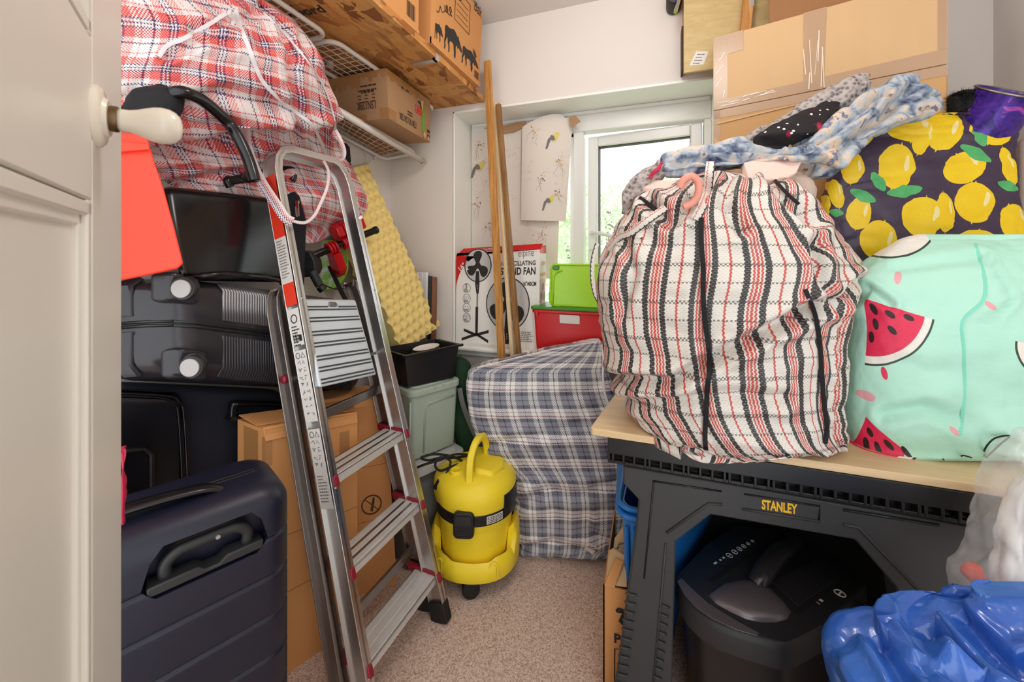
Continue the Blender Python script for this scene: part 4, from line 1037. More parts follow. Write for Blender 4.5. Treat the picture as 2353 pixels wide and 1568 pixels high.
# big red plaid bag over the heap
bag = sack('plaid_bag', [
    (-30, 262, .90, 470, .98, .10), (-18, 236, .90, 560, 1.03, .18), (2, 205, .89, 592, 1.11, .26), (50, 195, .89, 634, 1.21, .32), (95, 190, .885, 668, 1.28, .36), (150, 190, .885, 716, 1.31, .36), (205, 195, .89, 748, 1.33, .34),
    (260, 215, .91, 768, 1.38, .29), (310, 250, .94, 778, 1.46, .22), (345, 300, 1.0, 783, 1.60, .13), (385, 345, 1.05, 806, 1.66, .11), (420, 372, 1.09, 828, 1.70, .11), (455, 420, 1.13, 842, 1.72, .11), (485, 480, 1.20, 840, 1.72, .10), (510, 560, 1.31, 820, 1.69, .09), (535, 650, 1.47, 780, 1.64, .08), (560, 690, 1.51, 730, 1.57, .05)],
    M['plaid_red'], rot=-11, nu=230, nv=200, lumps=.016, folds=.016, crinkle=.003, fold_dir=(.5, .5, 1.2), fold_scale=11, seed=4,
    creases=[([(270, 300), (420, 250), (560, 280)], .014, 13), ([(330, 355), (520, 330), (640, 330), (780, 300)], .03, 12), ([(380, 430), (520, 395), (640, 360)], .022, 11), ([(540, 60), (575, 200), (600, 330)], .016, 12), ([(600, 130), (690, 230), (745, 330)], .012, 12), ([(340, 110), (450, 90), (530, 60)], .014, 10), ([(300, 170), (380, 130), (430, 150)], .014, 10)],
    label='large red, white and navy plaid woven bag slumped over the heap under the shelf', cat='bag')
hit = surface(bag)
def onbag(pts, off=.004): return [hit(px, py, off) for px, py in pts]
def ribbon(name, pts, w, mat, parent, off=.006, uvscale=True, n=6, flat=.16, free=False):
    """Flat strap lying on a surface (pixel points) or through free points."""
    P = spline(pts, n) if free else [hit(q.x, q.y, off) for q in spline([(a, b, 0) for a, b in pts], 7)]
    mb = MB(); mb.tube(P, w / 2, n=8, flat=([(V(0, 0, EYE) - p).normalized() for p in P], flat)); o = mb.build(name, mat, parent, smooth='auto')
    me = o.data; lay = me.uv_layers.new(name='UVMap'); acc = [0]
    for a, b in zip(P, P[1:]): acc.append(acc[-1] + (b - a).length)
    for l in me.loops:
        i, j = divmod(l.vertex_index, 8); lay.data[l.index].uv = (w * (.5 + .5 * math.sin(2 * math.pi * (j + .5) / 8)), acc[min(i, len(acc) - 1)])
    return o
ribbon('piping', [(540, 22), (552, 60), (572, 110), (588, 155), (606, 190), (640, 226), (680, 258), (715, 285), (735, 320), (745, 345), (755, 372)], .011, M['piping_white'], bag, .003)
ribbon('piping', [(520, 30), (470, 62), (420, 90), (385, 104), (365, 130)], .009, M['piping_white'], bag, .003)
ribbon('piping', [(588, 14), (640, 62), (700, 132), (745, 200), (765, 260), (775, 320)], .006, M['piping_white'], bag, .002)
ribbon('piping', [(772, 380), (795, 420), (815, 455), (832, 490), (826, 503)], .008, M['piping_white'], bag, .003)
ribbon('ripped_seam', [(530, 18), (526, 32), (536, 45), (532, 58)], .007, M['piping_white'], bag, .006)
# strap that hangs over the ladder's hoop
s_ = ([hit(561, 292, .01), hit(566, 330, .012)] + [at(582, 380, 1.22), at(605, 425, 1.17), at(635, 470, 1.15), at(655, 500, 1.15), at(672, 510, 1.16)])
ribbon('strap', [at(668, 507, 1.158), at(700, 512, 1.19), at(722, 496, 1.23), at(738, 465, 1.27), at(752, 430, 1.30), at(755, 395, 1.34), at(744, 370, 1.37)], .010, M['strap_red'], bag, free=True)
ribbon('strap', s_, .030, M['strap_red'], bag, free=True, n=8)
ribbon('strap', [at(770, 300, 1.34), at(780, 318, 1.34), at(790, 345, 1.36), at(788, 362, 1.37), at(778, 366, 1.38)], .016, M['strap_red'], bag, free=True)

# black hose with a soft end, over the bag
hp = [hit(398, 214, .022)] + [hit(px, py, .030) for px, py in ((425, 213), (470, 234), (522, 280))]
dh = (hp[-1] - V(0, 0, EYE)).dot(FWD)
hp += [at(545, 312, dh + .01), at(560, 342, dh + .015), at(573, 374, dh + .02), at(581, 400, dh + .02), at(585, 416, dh + .02)]
hs = thing('hose', tuple(hp[0]), 'thick black hose bent across the front of the red plaid bag', 'hose')
mb = MB(); mb.tube(spline(hp, 8), .0145, n=14); mb.build('tube', M['black_gloss'], hs, smooth=True)
mb = MB(); mb.tube([at(580, 398, dh + .03), at(574, 404, dh + .035), at(566, 412, dh + .04)], [.013, .016, .013], n=12); mb.build('end_clip', M['black'], hs, smooth=True)
c_ = hit(340, 238, 0); dfr = (c_ - V(0, 0, EYE)).dot(FWD)
sack('cushion', [(196, 360, dfr, 382, dfr, .02), (204, 330, dfr, 408, dfr, .05), (222, 302, dfr, 418, dfr, .07), (245, 290, dfr, 416, dfr, .07), (262, 275, dfr, 408, dfr, .06), (276, 300, dfr, 392, dfr, .04), (284, 340, dfr, 372, dfr, .02)], M['black_soft'], hs, nu=50, nv=40, lumps=.006, folds=.004)

# ------------------------------------------------------------------ things behind the ladder
def slab_px(name, pts, d, thick, mat, parent=None, bevel=.004, dirv=None):
    mb = MB(); mb.prism([at(px, py, d if not isinstance(d, (list, tuple)) else d[i]) for i, (px, py) in enumerate(pts)], (dirv or FWD) * thick); return mb.build(name, mat, parent, bevel=bevel)
# red clamp rack on a black bar
r0, r1 = at(700, 596, 1.46), at(866, 528, 1.70); dv = (r1 - r0).normalized()
rk = thing('bike_rack', tuple(at(755, 640, 1.56)), 'black bar with red cradle clamps behind the ladder, its end poking past the yellow foam', 'rack')
mb = MB(); mb.tube([r0, r1 - dv * .012], .0148, n=16); mb.build('bar', M['black_chrome'], rk, smooth='auto')
mb = MB(); mb.tube([r1 - dv * .014, r1], .0165, n=16); mb.build('end_cap', M['black'], rk, smooth='auto')
def along(t): return r0 + (r1 - r0) * t
up_ = (UP - dv * UP.dot(dv)).normalized(); sd = dv.cross(up_)
fr_ = lambda t: Frame(along(t), dv, sd, up_)
mb = MB()
for k in range(4): f = fr_(.49 + .03 * k); mb.fr = f; disc(mb, (0, 0, 0), (1, 0, 0), .026, .0085, 0)
for t, a in ((.30, 0), (.34, 0), (.38, 0)): mb.fr = fr_(t); disc(mb, (0, 0, 0), (1, 0, 0), .027, .0085, 0)
mb.fr = fr_(.34); mb.prism([(-.012, -.03, -.02), (-.012, .02, -.025), (-.012, .012, -.095), (-.012, -.02, -.125), (-.012, -.05, -.11), (-.012, -.045, -.07)], (.034, 0, 0)); mb.build('red_clamp', M['red_gloss'], rk, bevel=.004)
mb = MB(); mb.fr = fr_(.40)
for k in range(3): mb.prism([(.012 + .034 * k, -.02, .02), (.012 + .034 * k, .03, .03), (.012 + .034 * k, .025, .072), (.012 + .034 * k, -.015, .085), (.012 + .034 * k, -.045, .06)], (.031, 0, 0))
mb.build('red_cradle', M['red_gloss'], rk, bevel=.006)
mb = MB(); mb.fr = fr_(.66); mb.prism([(0, -.03, .015), (0, .03, .03), (0, .025, .09), (0, -.02, .105), (0, -.045, .07)], (.055, 0, 0)); mb.build('red_cradle', M['red_gloss'], rk, bevel=.006)
mb = MB(); mb.prism([at(692, 575, 1.45), at(712, 580, 1.45), at(722, 600, 1.45), at(724, 618, 1.45), at(716, 634, 1.45), at(698, 638, 1.45), at(688, 620, 1.45)], FWD * .06); mb.tube([at(716, 622, 1.43), at(735, 658, 1.44)], .0155, n=14); mb.build('joint', M['charcoal_dark'], rk, bevel=.004)
mb = MB(); mb.tube([at(735, 658, 1.44), at(744, 668, 1.445)], .0158, n=14); mb.build('joint_cap', M['black'], rk, bevel=.002)
# green camouflage disc
dc = at(752, 608, 1.70); mb = MB(); f = Frame(dc, RIGHT, UP, -FWD)
mb.add([f((math.cos(a / 32 * 2 * math.pi) * .088, math.sin(a / 32 * 2 * math.pi) * .108, 0)) for a in range(32)] + [f((math.cos(a / 32 * 2 * math.pi) * .088, math.sin(a / 32 * 2 * math.pi) * .108, -.012)) for a in range(32)], [tuple(range(32)), tuple(range(32, 64))[::-1]] + [(i, (i + 1) % 32, 32 + (i + 1) % 32, 32 + i) for i in range(32)])
gd = tag(mb.build('folding_disc', M['camo'], bevel=.002), 'round green and white camouflage cloth disc behind the red clamps', 'cloth')
mb = MB(); mb.tube([f((math.cos(a / 32 * 2 * math.pi) * .088, math.sin(a / 32 * 2 * math.pi) * .108, 0)) for a in range(32)], .003, n=6, closed=True); mb.build('hem', M['lime'], gd, smooth=True)
# black belt over the ribbed suitcase
P = spline([at(718, 640, 1.50), at(745, 655, 1.50), at(768, 664, 1.52), at(790, 663, 1.54), at(815, 661, 1.56)], 6)
mb = MB(); mb.tube(P, .006, n=8, flat=((0, 0, 1), .4)); P = spline([at(757, 612, 1.60), at(770, 640, 1.56), at(783, 668, 1.50), at(795, 690, 1.44), at(803, 705, 1.42)], 6); mb.tube(P, .009, n=8, flat=((0.6, -.6, .3), .2))
tag(mb.build('strap', M['black_soft'], smooth=True), 'thin black straps hanging below the red clamps over the ribbed suitcase', 'strap')

# yellow egg-crate foam leaning on the wall
fBL, fBR, fTL, fTR = at(928, 815, 1.74), at(1014, 748, 2.0), at(756, 400, 1.62), at(846, 376, 1.955)
nx, ny = 110, 280
u_ = fBR - fBL; v_ = fTL - fBL; n_ = u_.cross(v_).normalized()
if n_.dot(V(0, 0, EYE) - fBL) < 0: n_ = -n_
mb = MB(); vs = []
Wf, Hf = u_.length, v_.length
for j in range(ny + 1):
    for i in range(nx + 1):
        a, b = i / nx, j / ny
        p = fBL * (1 - a) * (1 - b) + fBR * a * (1 - b) + fTL * (1 - a) * b + fTR * a * b
        x, y = a * Wf, b * Hf; pu, pv = .047, .047 * 1.732
        r2 = min(((x / pu + o_ + .5) % 1 - .5) ** 2 * pu * pu + ((y / pv + o_ + .5) % 1 - .5) ** 2 * pv * pv for o_ in (0, .5))
        h_ = -.020 * math.exp(-r2 / .0145 ** 2)
        vs.append(p + n_ * h_)
fs = [(j * (nx + 1) + i, j * (nx + 1) + i + 1, (j + 1) * (nx + 1) + i + 1, (j + 1) * (nx + 1) + i) for j in range(ny) for i in range(nx)]
n0 = len(vs); ring = [i for i in range(nx)] + [j * (nx + 1) + nx for j in range(ny)] + [ny * (nx + 1) + i for i in range(nx, 0, -1)] + [j * (nx + 1) for j in range(ny, 0, -1)]
back = -n_ * .085
vs += [vs[i] + back for i in ring]; m_ = len(ring)
fs += [(ring[k], n0 + k, n0 + (k + 1) % m_, ring[(k + 1) % m_]) for k in range(m_)] + [tuple(n0 + k for k in range(m_))]
mb.add(vs, fs)
tag(mb.build('foam_slab', M['foam'], smooth='auto'), 'yellow egg-crate foam slab leaning in the corner behind the ladder', 'foam')

# thin frames standing in the corner
def leaner(name, px0, px1, py0, py1, d, mat, label, cat, thick=.02, ribs=0):
    a, b = on_z(px0, py0, 0) if False else at(px0, py0, d), at(px1, py0 + 2, d); z0 = .80
    lo0, lo1 = V(a.x + .006, a.y - .02, z0), V(b.x + .006, b.y - .02, z0)
    t_ = thing(name, tuple(lo0), label, cat); bkv = V(-.3, .95, 0) * thick
    mb = MB(); mb.prism([lo0, lo1, b, a], bkv)
    mb.build('panel', mat, t_, bevel=.002)
    if ribs:
        mb = MB()
        for k in range(ribs): s0 = lerp(lo0, lo1, (k + .5) / ribs); s1 = lerp(a, b, (k + .5) / ribs); mb.bar([s0 - bkv * .1, s1 - bkv * .1], .005, .004, RIGHT)
        mb.build('profile', M['alu'], t_)
    return t_
leaner('metal_bracket', 955, 984, 624, 715, 1.99, M['alu'], 'silver metal strips standing on end behind the foam, leftmost in the corner', 'metal strip', ribs=3)
leaner('picture_frame', 984.5, 991.5, 634, 715, 1.985, M['black'], 'thin black frame on edge between silver strips and a brown frame', 'frame')
leaner('picture_frame', 992, 1003, 636, 715, 1.98, M['frame_wood'], 'brown wooden frame on edge beside the black one behind the foam', 'frame')
# ------------------------------------------------------------------ aluminium stepladder
LF, RF = V(*(RIGHT * -.371 + FWD * 1.03)), V(*(RIGHT * -.240 + FWD * 1.339))
ux = (RF - LF).normalized(); uy = V(ux.y, -ux.x, 0)          # uy points to the front of the steps (towards the right)
if uy.dot(RIGHT) < 0: uy = -uy
half0 = (RF - LF).length / 2; mid = (LF + RF) / 2
HT, LEAN, half1 = 1.585, .435, .142
class Rail:
    pass
def lf(x, y, z):
    """Ladder coordinates: x along a step (-1 left rail, 1 right rail), y forward of the front plane, z height."""
    t = z / HT
    return mid + ux * (x * lerp(half0, half1, t)) - uy * (LEAN * t) + uy * y + UP * z
lad = thing('stepladder', tuple(mid), 'folded aluminium stepladder with three steps leaning back against the heap', 'ladder')
RW, RD = .026, .060
tdir = lambda: (lf(0, 0, 1) - lf(0, 0, 0)).normalized()
fwdv = lambda: (uy - tdir() * uy.dot(tdir())).normalized()
# front rails and top hoop in one bent profile
pts = [lf(-1, 0, .03), lf(-1, 0, .5), lf(-1, 0, 1.0), lf(-1, 0, HT - .14), lf(-1, 0, HT - .08), lf(-.94, 0, HT - .04), lf(-.80, 0, HT - .012), lf(-.6, 0, HT), lf(0, 0, HT), lf(.6, 0, HT), lf(.80, 0, HT - .012), lf(.94, 0, HT - .04), lf(1, 0, HT - .08), lf(1, 0, HT - .14), lf(1, 0, 1.0), lf(1, 0, .5), lf(1, 0, .03)]
def channel(mb, P, w, d, side, wall=.004):
    """U-shaped rail: web between two flanges; side = depth direction."""
    mb.bar(P, d, w * .35, side)
    for s in (-1, 1):
        mb.bar([p + Vector(side) * (s * (d / 2 - wall / 2)) for p in P], wall, w, side)
mb = MB(); channel(mb, pts, RW, RD, fwdv()); mb.build('front_frame', M['alu'], lad, bevel=.0015)
# rear frame, folded against the front one, rounded at its own top
yb = -.072; zt = 1.14; k1 = 1.10
def rfx(x, z, y=yb): return lf(x * k1, y, z)
pts = [rfx(-1, .03), rfx(-1, .6), rfx(-1, zt - .12), rfx(-1, zt - .06), rfx(-.97, zt - .025), rfx(-.90, zt - .004), rfx(-.8, zt)]
mb = MB(); channel(mb, pts, RW, .05, fwdv())
pts = [rfx(1, .03), rfx(1, .6), rfx(1, zt - .12), rfx(1, zt - .06), rfx(.97, zt - .025), rfx(.90, zt - .004), rfx(.8, zt)]
channel(mb, pts, RW, .05, fwdv()); mb.bar([rfx(-1, .20), rfx(1, .20)], .03, .012, UP); mb.bar([rfx(-1, .75), rfx(1, .75)], .03, .012, UP)
mb.build('rear_frame', M['alu_dark'], lad, bevel=.0015)
# steps
for k, z in enumerate((.150, .385, .622)):
    dep, yf = .088, .024
    mb = MB(); A = lf(-.95, yf, z); B = lf(.95, yf, z); bkv = uy * -dep
    fr_ = Hex([A + UP * -.024, B + UP * -.024, B + bkv + UP * -.024, A + bkv + UP * -.024], [A, B, B + bkv, A + bkv]); W, D, H = fr_.W, fr_.D, fr_.H
    mb.fr = fr_; mb.box(0, W, 0, D, H - .006, H); mb.box(0, W, 0, .004, 0, H); mb.box(0, W, D - .004, D, 0, H)
    for i in range(3):
        mb.box(0, W, D * (.06 + .33 * i), D * (.26 + .33 * i), H, H + .0012)
    st = mb.build('step', M['tread'], lad, bevel=.0006)
    mb = MB(fr_)
    for i in (0, 2) if k else ():
        mb.box(.01, W - .01, D * (.275 + .165 * i), D * (.365 + .165 * i), H, H + .0008)
    if k: mb.build('tread_strip', M['alu_dark'], st)
    for x in (-1, 1):
        mb = MB(); c = lf(x, yf - dep / 2, z); 
        q = [lf(x * .99, yf + .014, z - .018), lf(x * .99, yf + .012, z + .008), lf(x * .99, yf - .02, z + .012), lf(x * .99, yf - dep - .03, z + .010), lf(x * .99, yf - dep - .03, z - .012), lf(x * .99, yf - .03, z - .016)]
        mb.prism([p - ux * .006 * 1 for p in q], ux * .015 * 1); mb.build('step_bracket', M['maroon'], lad, bevel=.002)
# platform folded up between the rails
P0, P1, P2, P3 = at(735, 892, 1.115), at(866, 862, 1.305), at(818, 690, 1.375), at(697, 688, 1.18)
pf = Hex([P0, P1, P1 + (RIGHT * -.55 + FWD * .3) * .05, P0 + (RIGHT * -.55 + FWD * .3) * .05], [P3, P2, P2 + (RIGHT * -.55 + FWD * .3) * .05, P3 + (RIGHT * -.55 + FWD * .3) * .05]); W, D, H = pf.W, pf.D, pf.H
mb = MB(pf); mb.rblock(W, D, H, .006, .006, nz=4, nc=3); pl = mb.build('platform', M['alu_plate'], lad, smooth='auto')
mb = MB(pf)
for z in (.035, .075, .165, .205, .29, .33, .44, .48, .57, .61, .73, .77, .87):
    mb.box(W * .035, W * .965, -.0016, .0005, H * z, H * z + .0042)
z = .905
mb.box(W * .03, W * .40, -.0016, .0005, H * z, H * z + .004); mb.box(W * .60, W * .965, -.0016, .0005, H * z, H * z + .004)
mb.build('tread_groove', M['charcoal'], pl)
mb = MB(pf); mb.tube([(W * .44, -.001, H * .925), (W * .56, -.001, H * .925), (W * .575, -.001, H * .94), (W * .56, -.001, H * .957), (W * .44, -.001, H * .957), (W * .425, -.001, H * .94)], .0035, n=6, closed=True); mb.build('slot', M['alu_dark'], pl, smooth=True)
mb = MB(); mb.tube([lf(-1.08, -.03, .89), lf(1.0, -.03, .89)], .006, n=10); mb.tube([lf(1.03, .0, .93), lf(1.03, -.03, .70)], .0055, n=8); mb.build('hinge_rod', M['alu'], lad, smooth=True)
mb = MB(); c = lf(-k1 * 1.02, yb, .885); disc_f = Frame(c, uy, UP, -ux)
mb.lathe([(.012, 0), (.012, .01), (.008, .013)], fr=disc_f, n=20); mb.build('hinge_cap', M['maroon'], lad, smooth='auto')
# feet
for x, y, k in ((-1, 0, 1), (1, 0, 1), (-1, yb, k1), (1, yb, k1)):
    mb = MB(); a = lf(x * k, y, .0); b = lf(x * k, y, .062); mb.bar([a, b], RD * 1.08, RW * 1.3, fwdv()); mb.build('foot', M['rubber'], lad, bevel=.004)
# stickers and painted red reflections on the outside of the left front rail
def rail_patch(name, z0, z1, mat, prints):
    mb = MB(); w_ = RD * .78; side = fwdv(); o = lf(-1, 0, z0) - ux * (RW / 2 + .0012) - side * w_ / 2; top = lf(-1, 0, z1) - ux * (RW / 2 + .0012) - side * w_ / 2
    y = (top - o).normalized(); L = (top - o).length; x = side
    f = Frame(o, x, y, x.cross(y)); sgn = 1 if f.z.dot(-ux) > 0 else -1
    mb.fr = f; mb.add([(0, 0, 0), (w_, 0, 0), (w_, L, 0), (0, L, 0), (0, 0, -.001 * sgn), (w_, 0, -.001 * sgn), (w_, L, -.001 * sgn), (0, L, -.001 * sgn)], [(0, 1, 2, 3), (4, 5, 6, 7), (0, 1, 5, 4), (1, 2, 6, 5), (2, 3, 7, 6), (3, 0, 4, 7)])
    e = .0006 * sgn
    if prints == 'rows': lines(mb, (w_ * .12, L - .012, e), (1, 0, 0), (0, 1, 0), int(L / .0085) - 2, w_ * .76, .0085, .0032, 1, 3)
    if prints == 'logo':
        mb.tube([(w_ * .5 + .012 * math.cos(a / 16 * 6.2832), L - .03 + .012 * math.sin(a / 16 * 6.2832), e) for a in range(16)], .0016, 1, n=4, closed=True)
        lines(mb, (w_ * .15, L - .055, e), (1, 0, 0), (0, 1, 0), 7, w_ * .7, .009, .004, 1, 4); barcode(mb, (w_ * .15, .012, e), (1, 0, 0), (0, 1, 0), w_ * .5, .022, 1, 2); mb.box(w_ * .66, w_ * .9, .012, .03, 0, e, 1)
    if prints == 'icons':
        rnd = random.Random(5); n_ = int(L / .021)
        for i in range(n_):
            for j in range(2):
                cx, cy = w_ * (.28 + .44 * j), L - .015 - i * .021
                if (i, j) == (0, 1): mb.tube([(cx - .008, cy - .007, e), (cx + .008, cy - .007, e), (cx, cy + .007, e)], .0012, 1, n=4, closed=True); continue
                if (i, j) == (0, 0): mb.tube([(cx + .008 * math.cos(a / 14 * 6.2832), cy + .008 * math.sin(a / 14 * 6.2832), e) for a in range(14)], .0012, 1, n=4, closed=True); continue
                for _ in range(3): a = V(cx + rnd.uniform(-.006, .006), cy + rnd.uniform(-.006, .006), e); b = V(cx + rnd.uniform(-.007, .007), cy + rnd.uniform(-.007, .007), e); mb.tube([a, b], .0009, 1, n=4)
    return mb.build(name, [mat, M['ink']] if prints == 'logo' else [mat, M['ink_grey']], lad)
rail_patch('red_reflection', 1.30, 1.49, M['orange_red'], None)['label'] = 'orange-red reflection painted on the rail'  # orange-red bands paint a reflection on the rail
rail_patch('sticker', 1.165, 1.30, M['label'], 'rows')
rail_patch('red_reflection', 1.10, 1.165, M['orange_red'], None)
rail_patch('sticker', .985, 1.09, M['label'], 'logo')
rail_patch('sticker', .775, .972, M['label'], 'icons')
rail_patch('sticker', .64, .755, M['label'], 'icons')
rail_patch('sticker', .545, .64, M['label'], 'rows')
mb = MB()
for z in (1.12, .60, .37, .13):
    for x in (-1, 1):
        disc_f = Frame(lf(x, .022, z), ux, UP, uy); mb.lathe([(.004, 0), (.004, .010), (.002, .0115)], fr=disc_f, n=10)
mb.build('rivet', M['chrome'], lad, smooth='auto')
# ------------------------------------------------------------------ cardboard boxes behind the ladder
def carton_hex(fl, fr_, brk, blk, tops): return Hex([fl, fr_, brk, blk], tops)
A0, A1 = at(610, HOR, 1.125), at(821, HOR, 1.32); A0, A1 = V(A0.x, A0.y, 0), V(A1.x, A1.y, 0)
A2, A3 = at(805, HOR, 1.40), at(546, HOR, 1.20); A2, A3 = V(A2.x, A2.y, 0), V(A3.x, A3.y, 0)
hx_ = Hex([A0, A1, A2, A3], [A0 + UP * .745, A1 + UP * .712, A2 + UP * .712, A3 + UP * .745]); W, D, H = hx_.W, hx_.D, hx_.H
mb = MB(hx_); mb.box(0, W, 0, D, 0, H); 
for z in (.33, .56): mb.box(0, W, -.0008, 0, H * z, H * z + .0025, 1)
ba = tag(mb.build('cardboard_box', [M['card_orange'], M['card_dark']]), 'tall narrow brown cardboard box between the suitcases and the ladder, its top flaps ajar', 'box')
mb = MB(hx_); mb.prism([(-.002, -.004, H - .030), (W * .36, -.004, H - .026), (W * .36, .012, H + .008), (-.002, .012, H + .006)], (0, -.003, 0)); mb.prism([(W * .42, -.004, H - .03), (W * 1.0, -.004, H - .028), (W * 1.0, .012, H + .005), (W * .42, .012, H + .008)], (0, -.003, 0))
mb.prism([(0, D * .3, H + .002), (W, D * .3, H + .002), (W, D * .95, H + .016), (0, D * .95, H + .012)], (0, 0, .003)); mb.build('top_flap', M['card_orange'], ba)
mb = MB(hx_); mb.box(-.0015, 0, D * .25, D * .75, H * .80, H * .985); mb.box(-.0015, W * .06, -.0015, D * .1, H * .86, H * .97); mb.box(W * .78, W * .9, -.0015, 0, H * .8, H * .93); mb.build('packing_tape', M['tape'], ba)
B0, B1 = at(806, HOR, 1.425), at(912, HOR, 1.49); B0, B1 = V(B0.x, B0.y, 0), V(B1.x, B1.y, 0)
B0 = B1 + (B0 - B1).normalized() * .30
bkv = V(-(B1 - B0).y, (B1 - B0).x, 0).normalized() * .14; lean = V(*(RIGHT * -.045)) 
hx_ = Hex([B0, B1, B1 + bkv, B0 + bkv], [p + UP * .715 + lean for p in (B0, B1, B1 + bkv, B0 + bkv)]); W, D, H = hx_.W, hx_.D, hx_.H
mb = MB(hx_); mb.box(0, W, 0, D, 0, H)
cx, cz = face_on(hx_, 854, 1160); r_ = .034; e = -.001
mb.tube([(cx + r_ * math.cos(a / 28 * 6.2832), e, cz + r_ * 1.0 * math.sin(a / 28 * 6.2832)) for a in range(28)], .0024, 1, n=5, closed=True)
mb.tube([(cx - .022, e, cz + .024), (cx + .022, e, cz - .024)], .0016, 1, n=4)
mb.poly([(cx + .002, e, cz - .026), (cx - .006, e, cz - .022), (cx + .006, e, cz + .028), (cx + .012, e, cz + .022), (cx + .010, e, cz + .004)], 1)
mb.box(0, W, -.0008, 0, H * .36, H * .36 + .002, 2); mb.box(0, W, -.0008, 0, H * .64, H * .64 + .002, 2)
bb_ = tag(mb.build('cardboard_box', [M['card_orange'], M['ink_brown'], M['card_dark']]), 'brown cardboard box marked with a crossed-out knife in a circle, behind the ladder', 'box')
mb = MB(hx_); mb.prism([(0, -.003, H - .03), (W, -.003, H - .03), (W, .01, H + .01), (0, .01, H + .01)], (0, -.003, 0)); mb.build('top_flap', M['card_orange'], bb_)
mb = MB(hx_); mb.box(W * .45, W * .6, -.0014, 0, H * .78, H * .98); mb.build('packing_tape', M['tape'], bb_)
# dark bags behind the boxes
sack('holdall', [(885, 720, 1.66, 760, 1.68, .06), (893, 690, 1.64, 850, 1.76, .08), (940, 680, 1.62, 862, 1.78, .09), (1060, 690, 1.62, 850, 1.76, .09), (1225, 700, 1.62, 850, 1.76, .08)], M['black_soft'], nu=60, nv=50, folds=.006, label='black holdall seen through the ladder behind the cardboard boxes', cat='bag')

# ------------------------------------------------------------------ plastic boxes in the corner
c0, c1, c2 = at(943, HOR, 1.545), at(1062, HOR, 1.72), at(903, HOR, 1.62)
c0, c1, c2 = [V(p.x, p.y, 0) for p in (c0, c1, c2)]; bkv = (c2 - c0).normalized() * .24
def storage_box(name, label, z0, z1, o, xv, yv, mat, lid_mat, taper, lid=.028, wall=False):
    t = thing(name, tuple(o + UP * z0), label, 'storage box')
    h = Hex([o + UP * z0, o + xv + UP * z0, o + xv + yv + UP * z0, o + yv + UP * z0], [o + UP * z1, o + xv + UP * z1, o + xv + yv + UP * z1, o + yv + UP * z1]); W, D, H = h.W, h.D, h.H
    mb = MB(h); mb.rblock(W - .016, D - .016, H - .01, .028, .004, .012, taper=taper, x0=.008, y0=.008, nz=8)
    b = mb.build('body', mat, t, smooth='auto')
    mb = MB(h); mb.rblock(W, D, lid, .034, .008, .004, x0=0, y0=0, z0=H - lid, nz=3); l = mb.build('lid', lid_mat, t, smooth='auto')
    mb = MB(h); mb.rblock(W - .05, D - .05, .006, .03, .004, .001, x0=.025, y0=.025, z0=H - .001, nz=2); mb.build('lid_panel', lid_mat, l, smooth='auto')
    return t, h, b, l
xv = (c1 - c0)
yv = V(-xv.y, xv.x, 0).normalized() * .20
sg, h, bd, ld = storage_box('storage_box', 'sage green lidded storage box between a black tub and a clear box', .415, .705, c0, xv, yv, M['sage'], M['sage'], .012)
W, D, H = h.W, h.D, h.H
mb = MB(h); f = lambda x, z: (x, .0062 + .012 * (1 - z / H), z)
mb.tube([f(W * .28, .02), f(W * .285, H * .66), f(W * .31, H * .735), f(W * .36, H * .765), f(W * .86, H * .775)], .004, n=8)
mb.tube([f(W * .02, .02), f(W * .02, H * .85)], .004, n=8); mb.build('embossed_panel', M['sage'], bd, smooth=True)
mb = MB(h)
for x in (.42, .58, .74): mb.box(W * x, W * x + .012, -.003, .004, H - .012, H + .003)
mb.build('lid_clip', M['sage'], ld, bevel=.002)
# clear box underneath
o2 = c0 + xv.normalized() * -.045 + yv.normalized() * -.03
cb, h2, b2, l2 = storage_box('clear_box', 'clear plastic storage box on the carpet under the sage green one', .001, .405, o2, xv.normalized() * .30, yv.normalized() * .24, M['clear'], M['milky'], .022, lid=.035)
mb = MB(h2); mb.rblock(h2.W * .8, h2.D * .8, h2.H * .78, .03, .02, x0=h2.W * .1, y0=h2.D * .1, z0=.012); mb.build('contents', M['grey_plastic'], cb, smooth='auto')
# black tub on top
t0, t1, t2 = at(930, HOR, 1.56), at(1056, HOR, 1.71), at(880, HOR, 1.66); t0, t1, t2 = [V(p.x, p.y, 0) for p in (t0, t1, t2)]
z0, z1 = .712, .858; ins = .014; xd, yd = (t1 - t0), (t2 - t0).normalized() * .17
q = [t0, t0 + xd, t0 + xd + yd, t0 + yd]; cc = sum(q, V(0, 0, 0)) / 4
hx_ = Hex([p + (cc - p).normalized() * .022 + UP * z0 for p in q], [q[0] + UP * (z1 - .010), q[1] + UP * (z1 - .0), q[2] + UP * z1, q[3] + UP * (z1 - .006)])
tb = thing('black_tub', tuple(cc + UP * z0), 'black open plastic tub on top of the sage green storage box', 'tub')
mb = MB(hx_); mb.rblock(hx_.W, hx_.D, hx_.H, .006, 0, .004, nz=4, nc=3, open_top=True); mb.build('body', M['black'], tb, smooth='auto')
mb = MB(hx_); W, D, H = hx_.W, hx_.D, hx_.H
mb.bar([(-.004, -.003, H - .004), (W + .012, -.003, H - .004)], .01, .010, (0, 1, 0)); mb.bar([(-.003, -.004, H - .004), (-.003, D, H - .004)], .010, .01, (1, 0, 0)); mb.bar([(W + .006, 0, H - .006), (W + .010, D, H - .006)], .014, .008, (1, 0, 0)); mb.build('rim', M['black'], tb, bevel=.002)
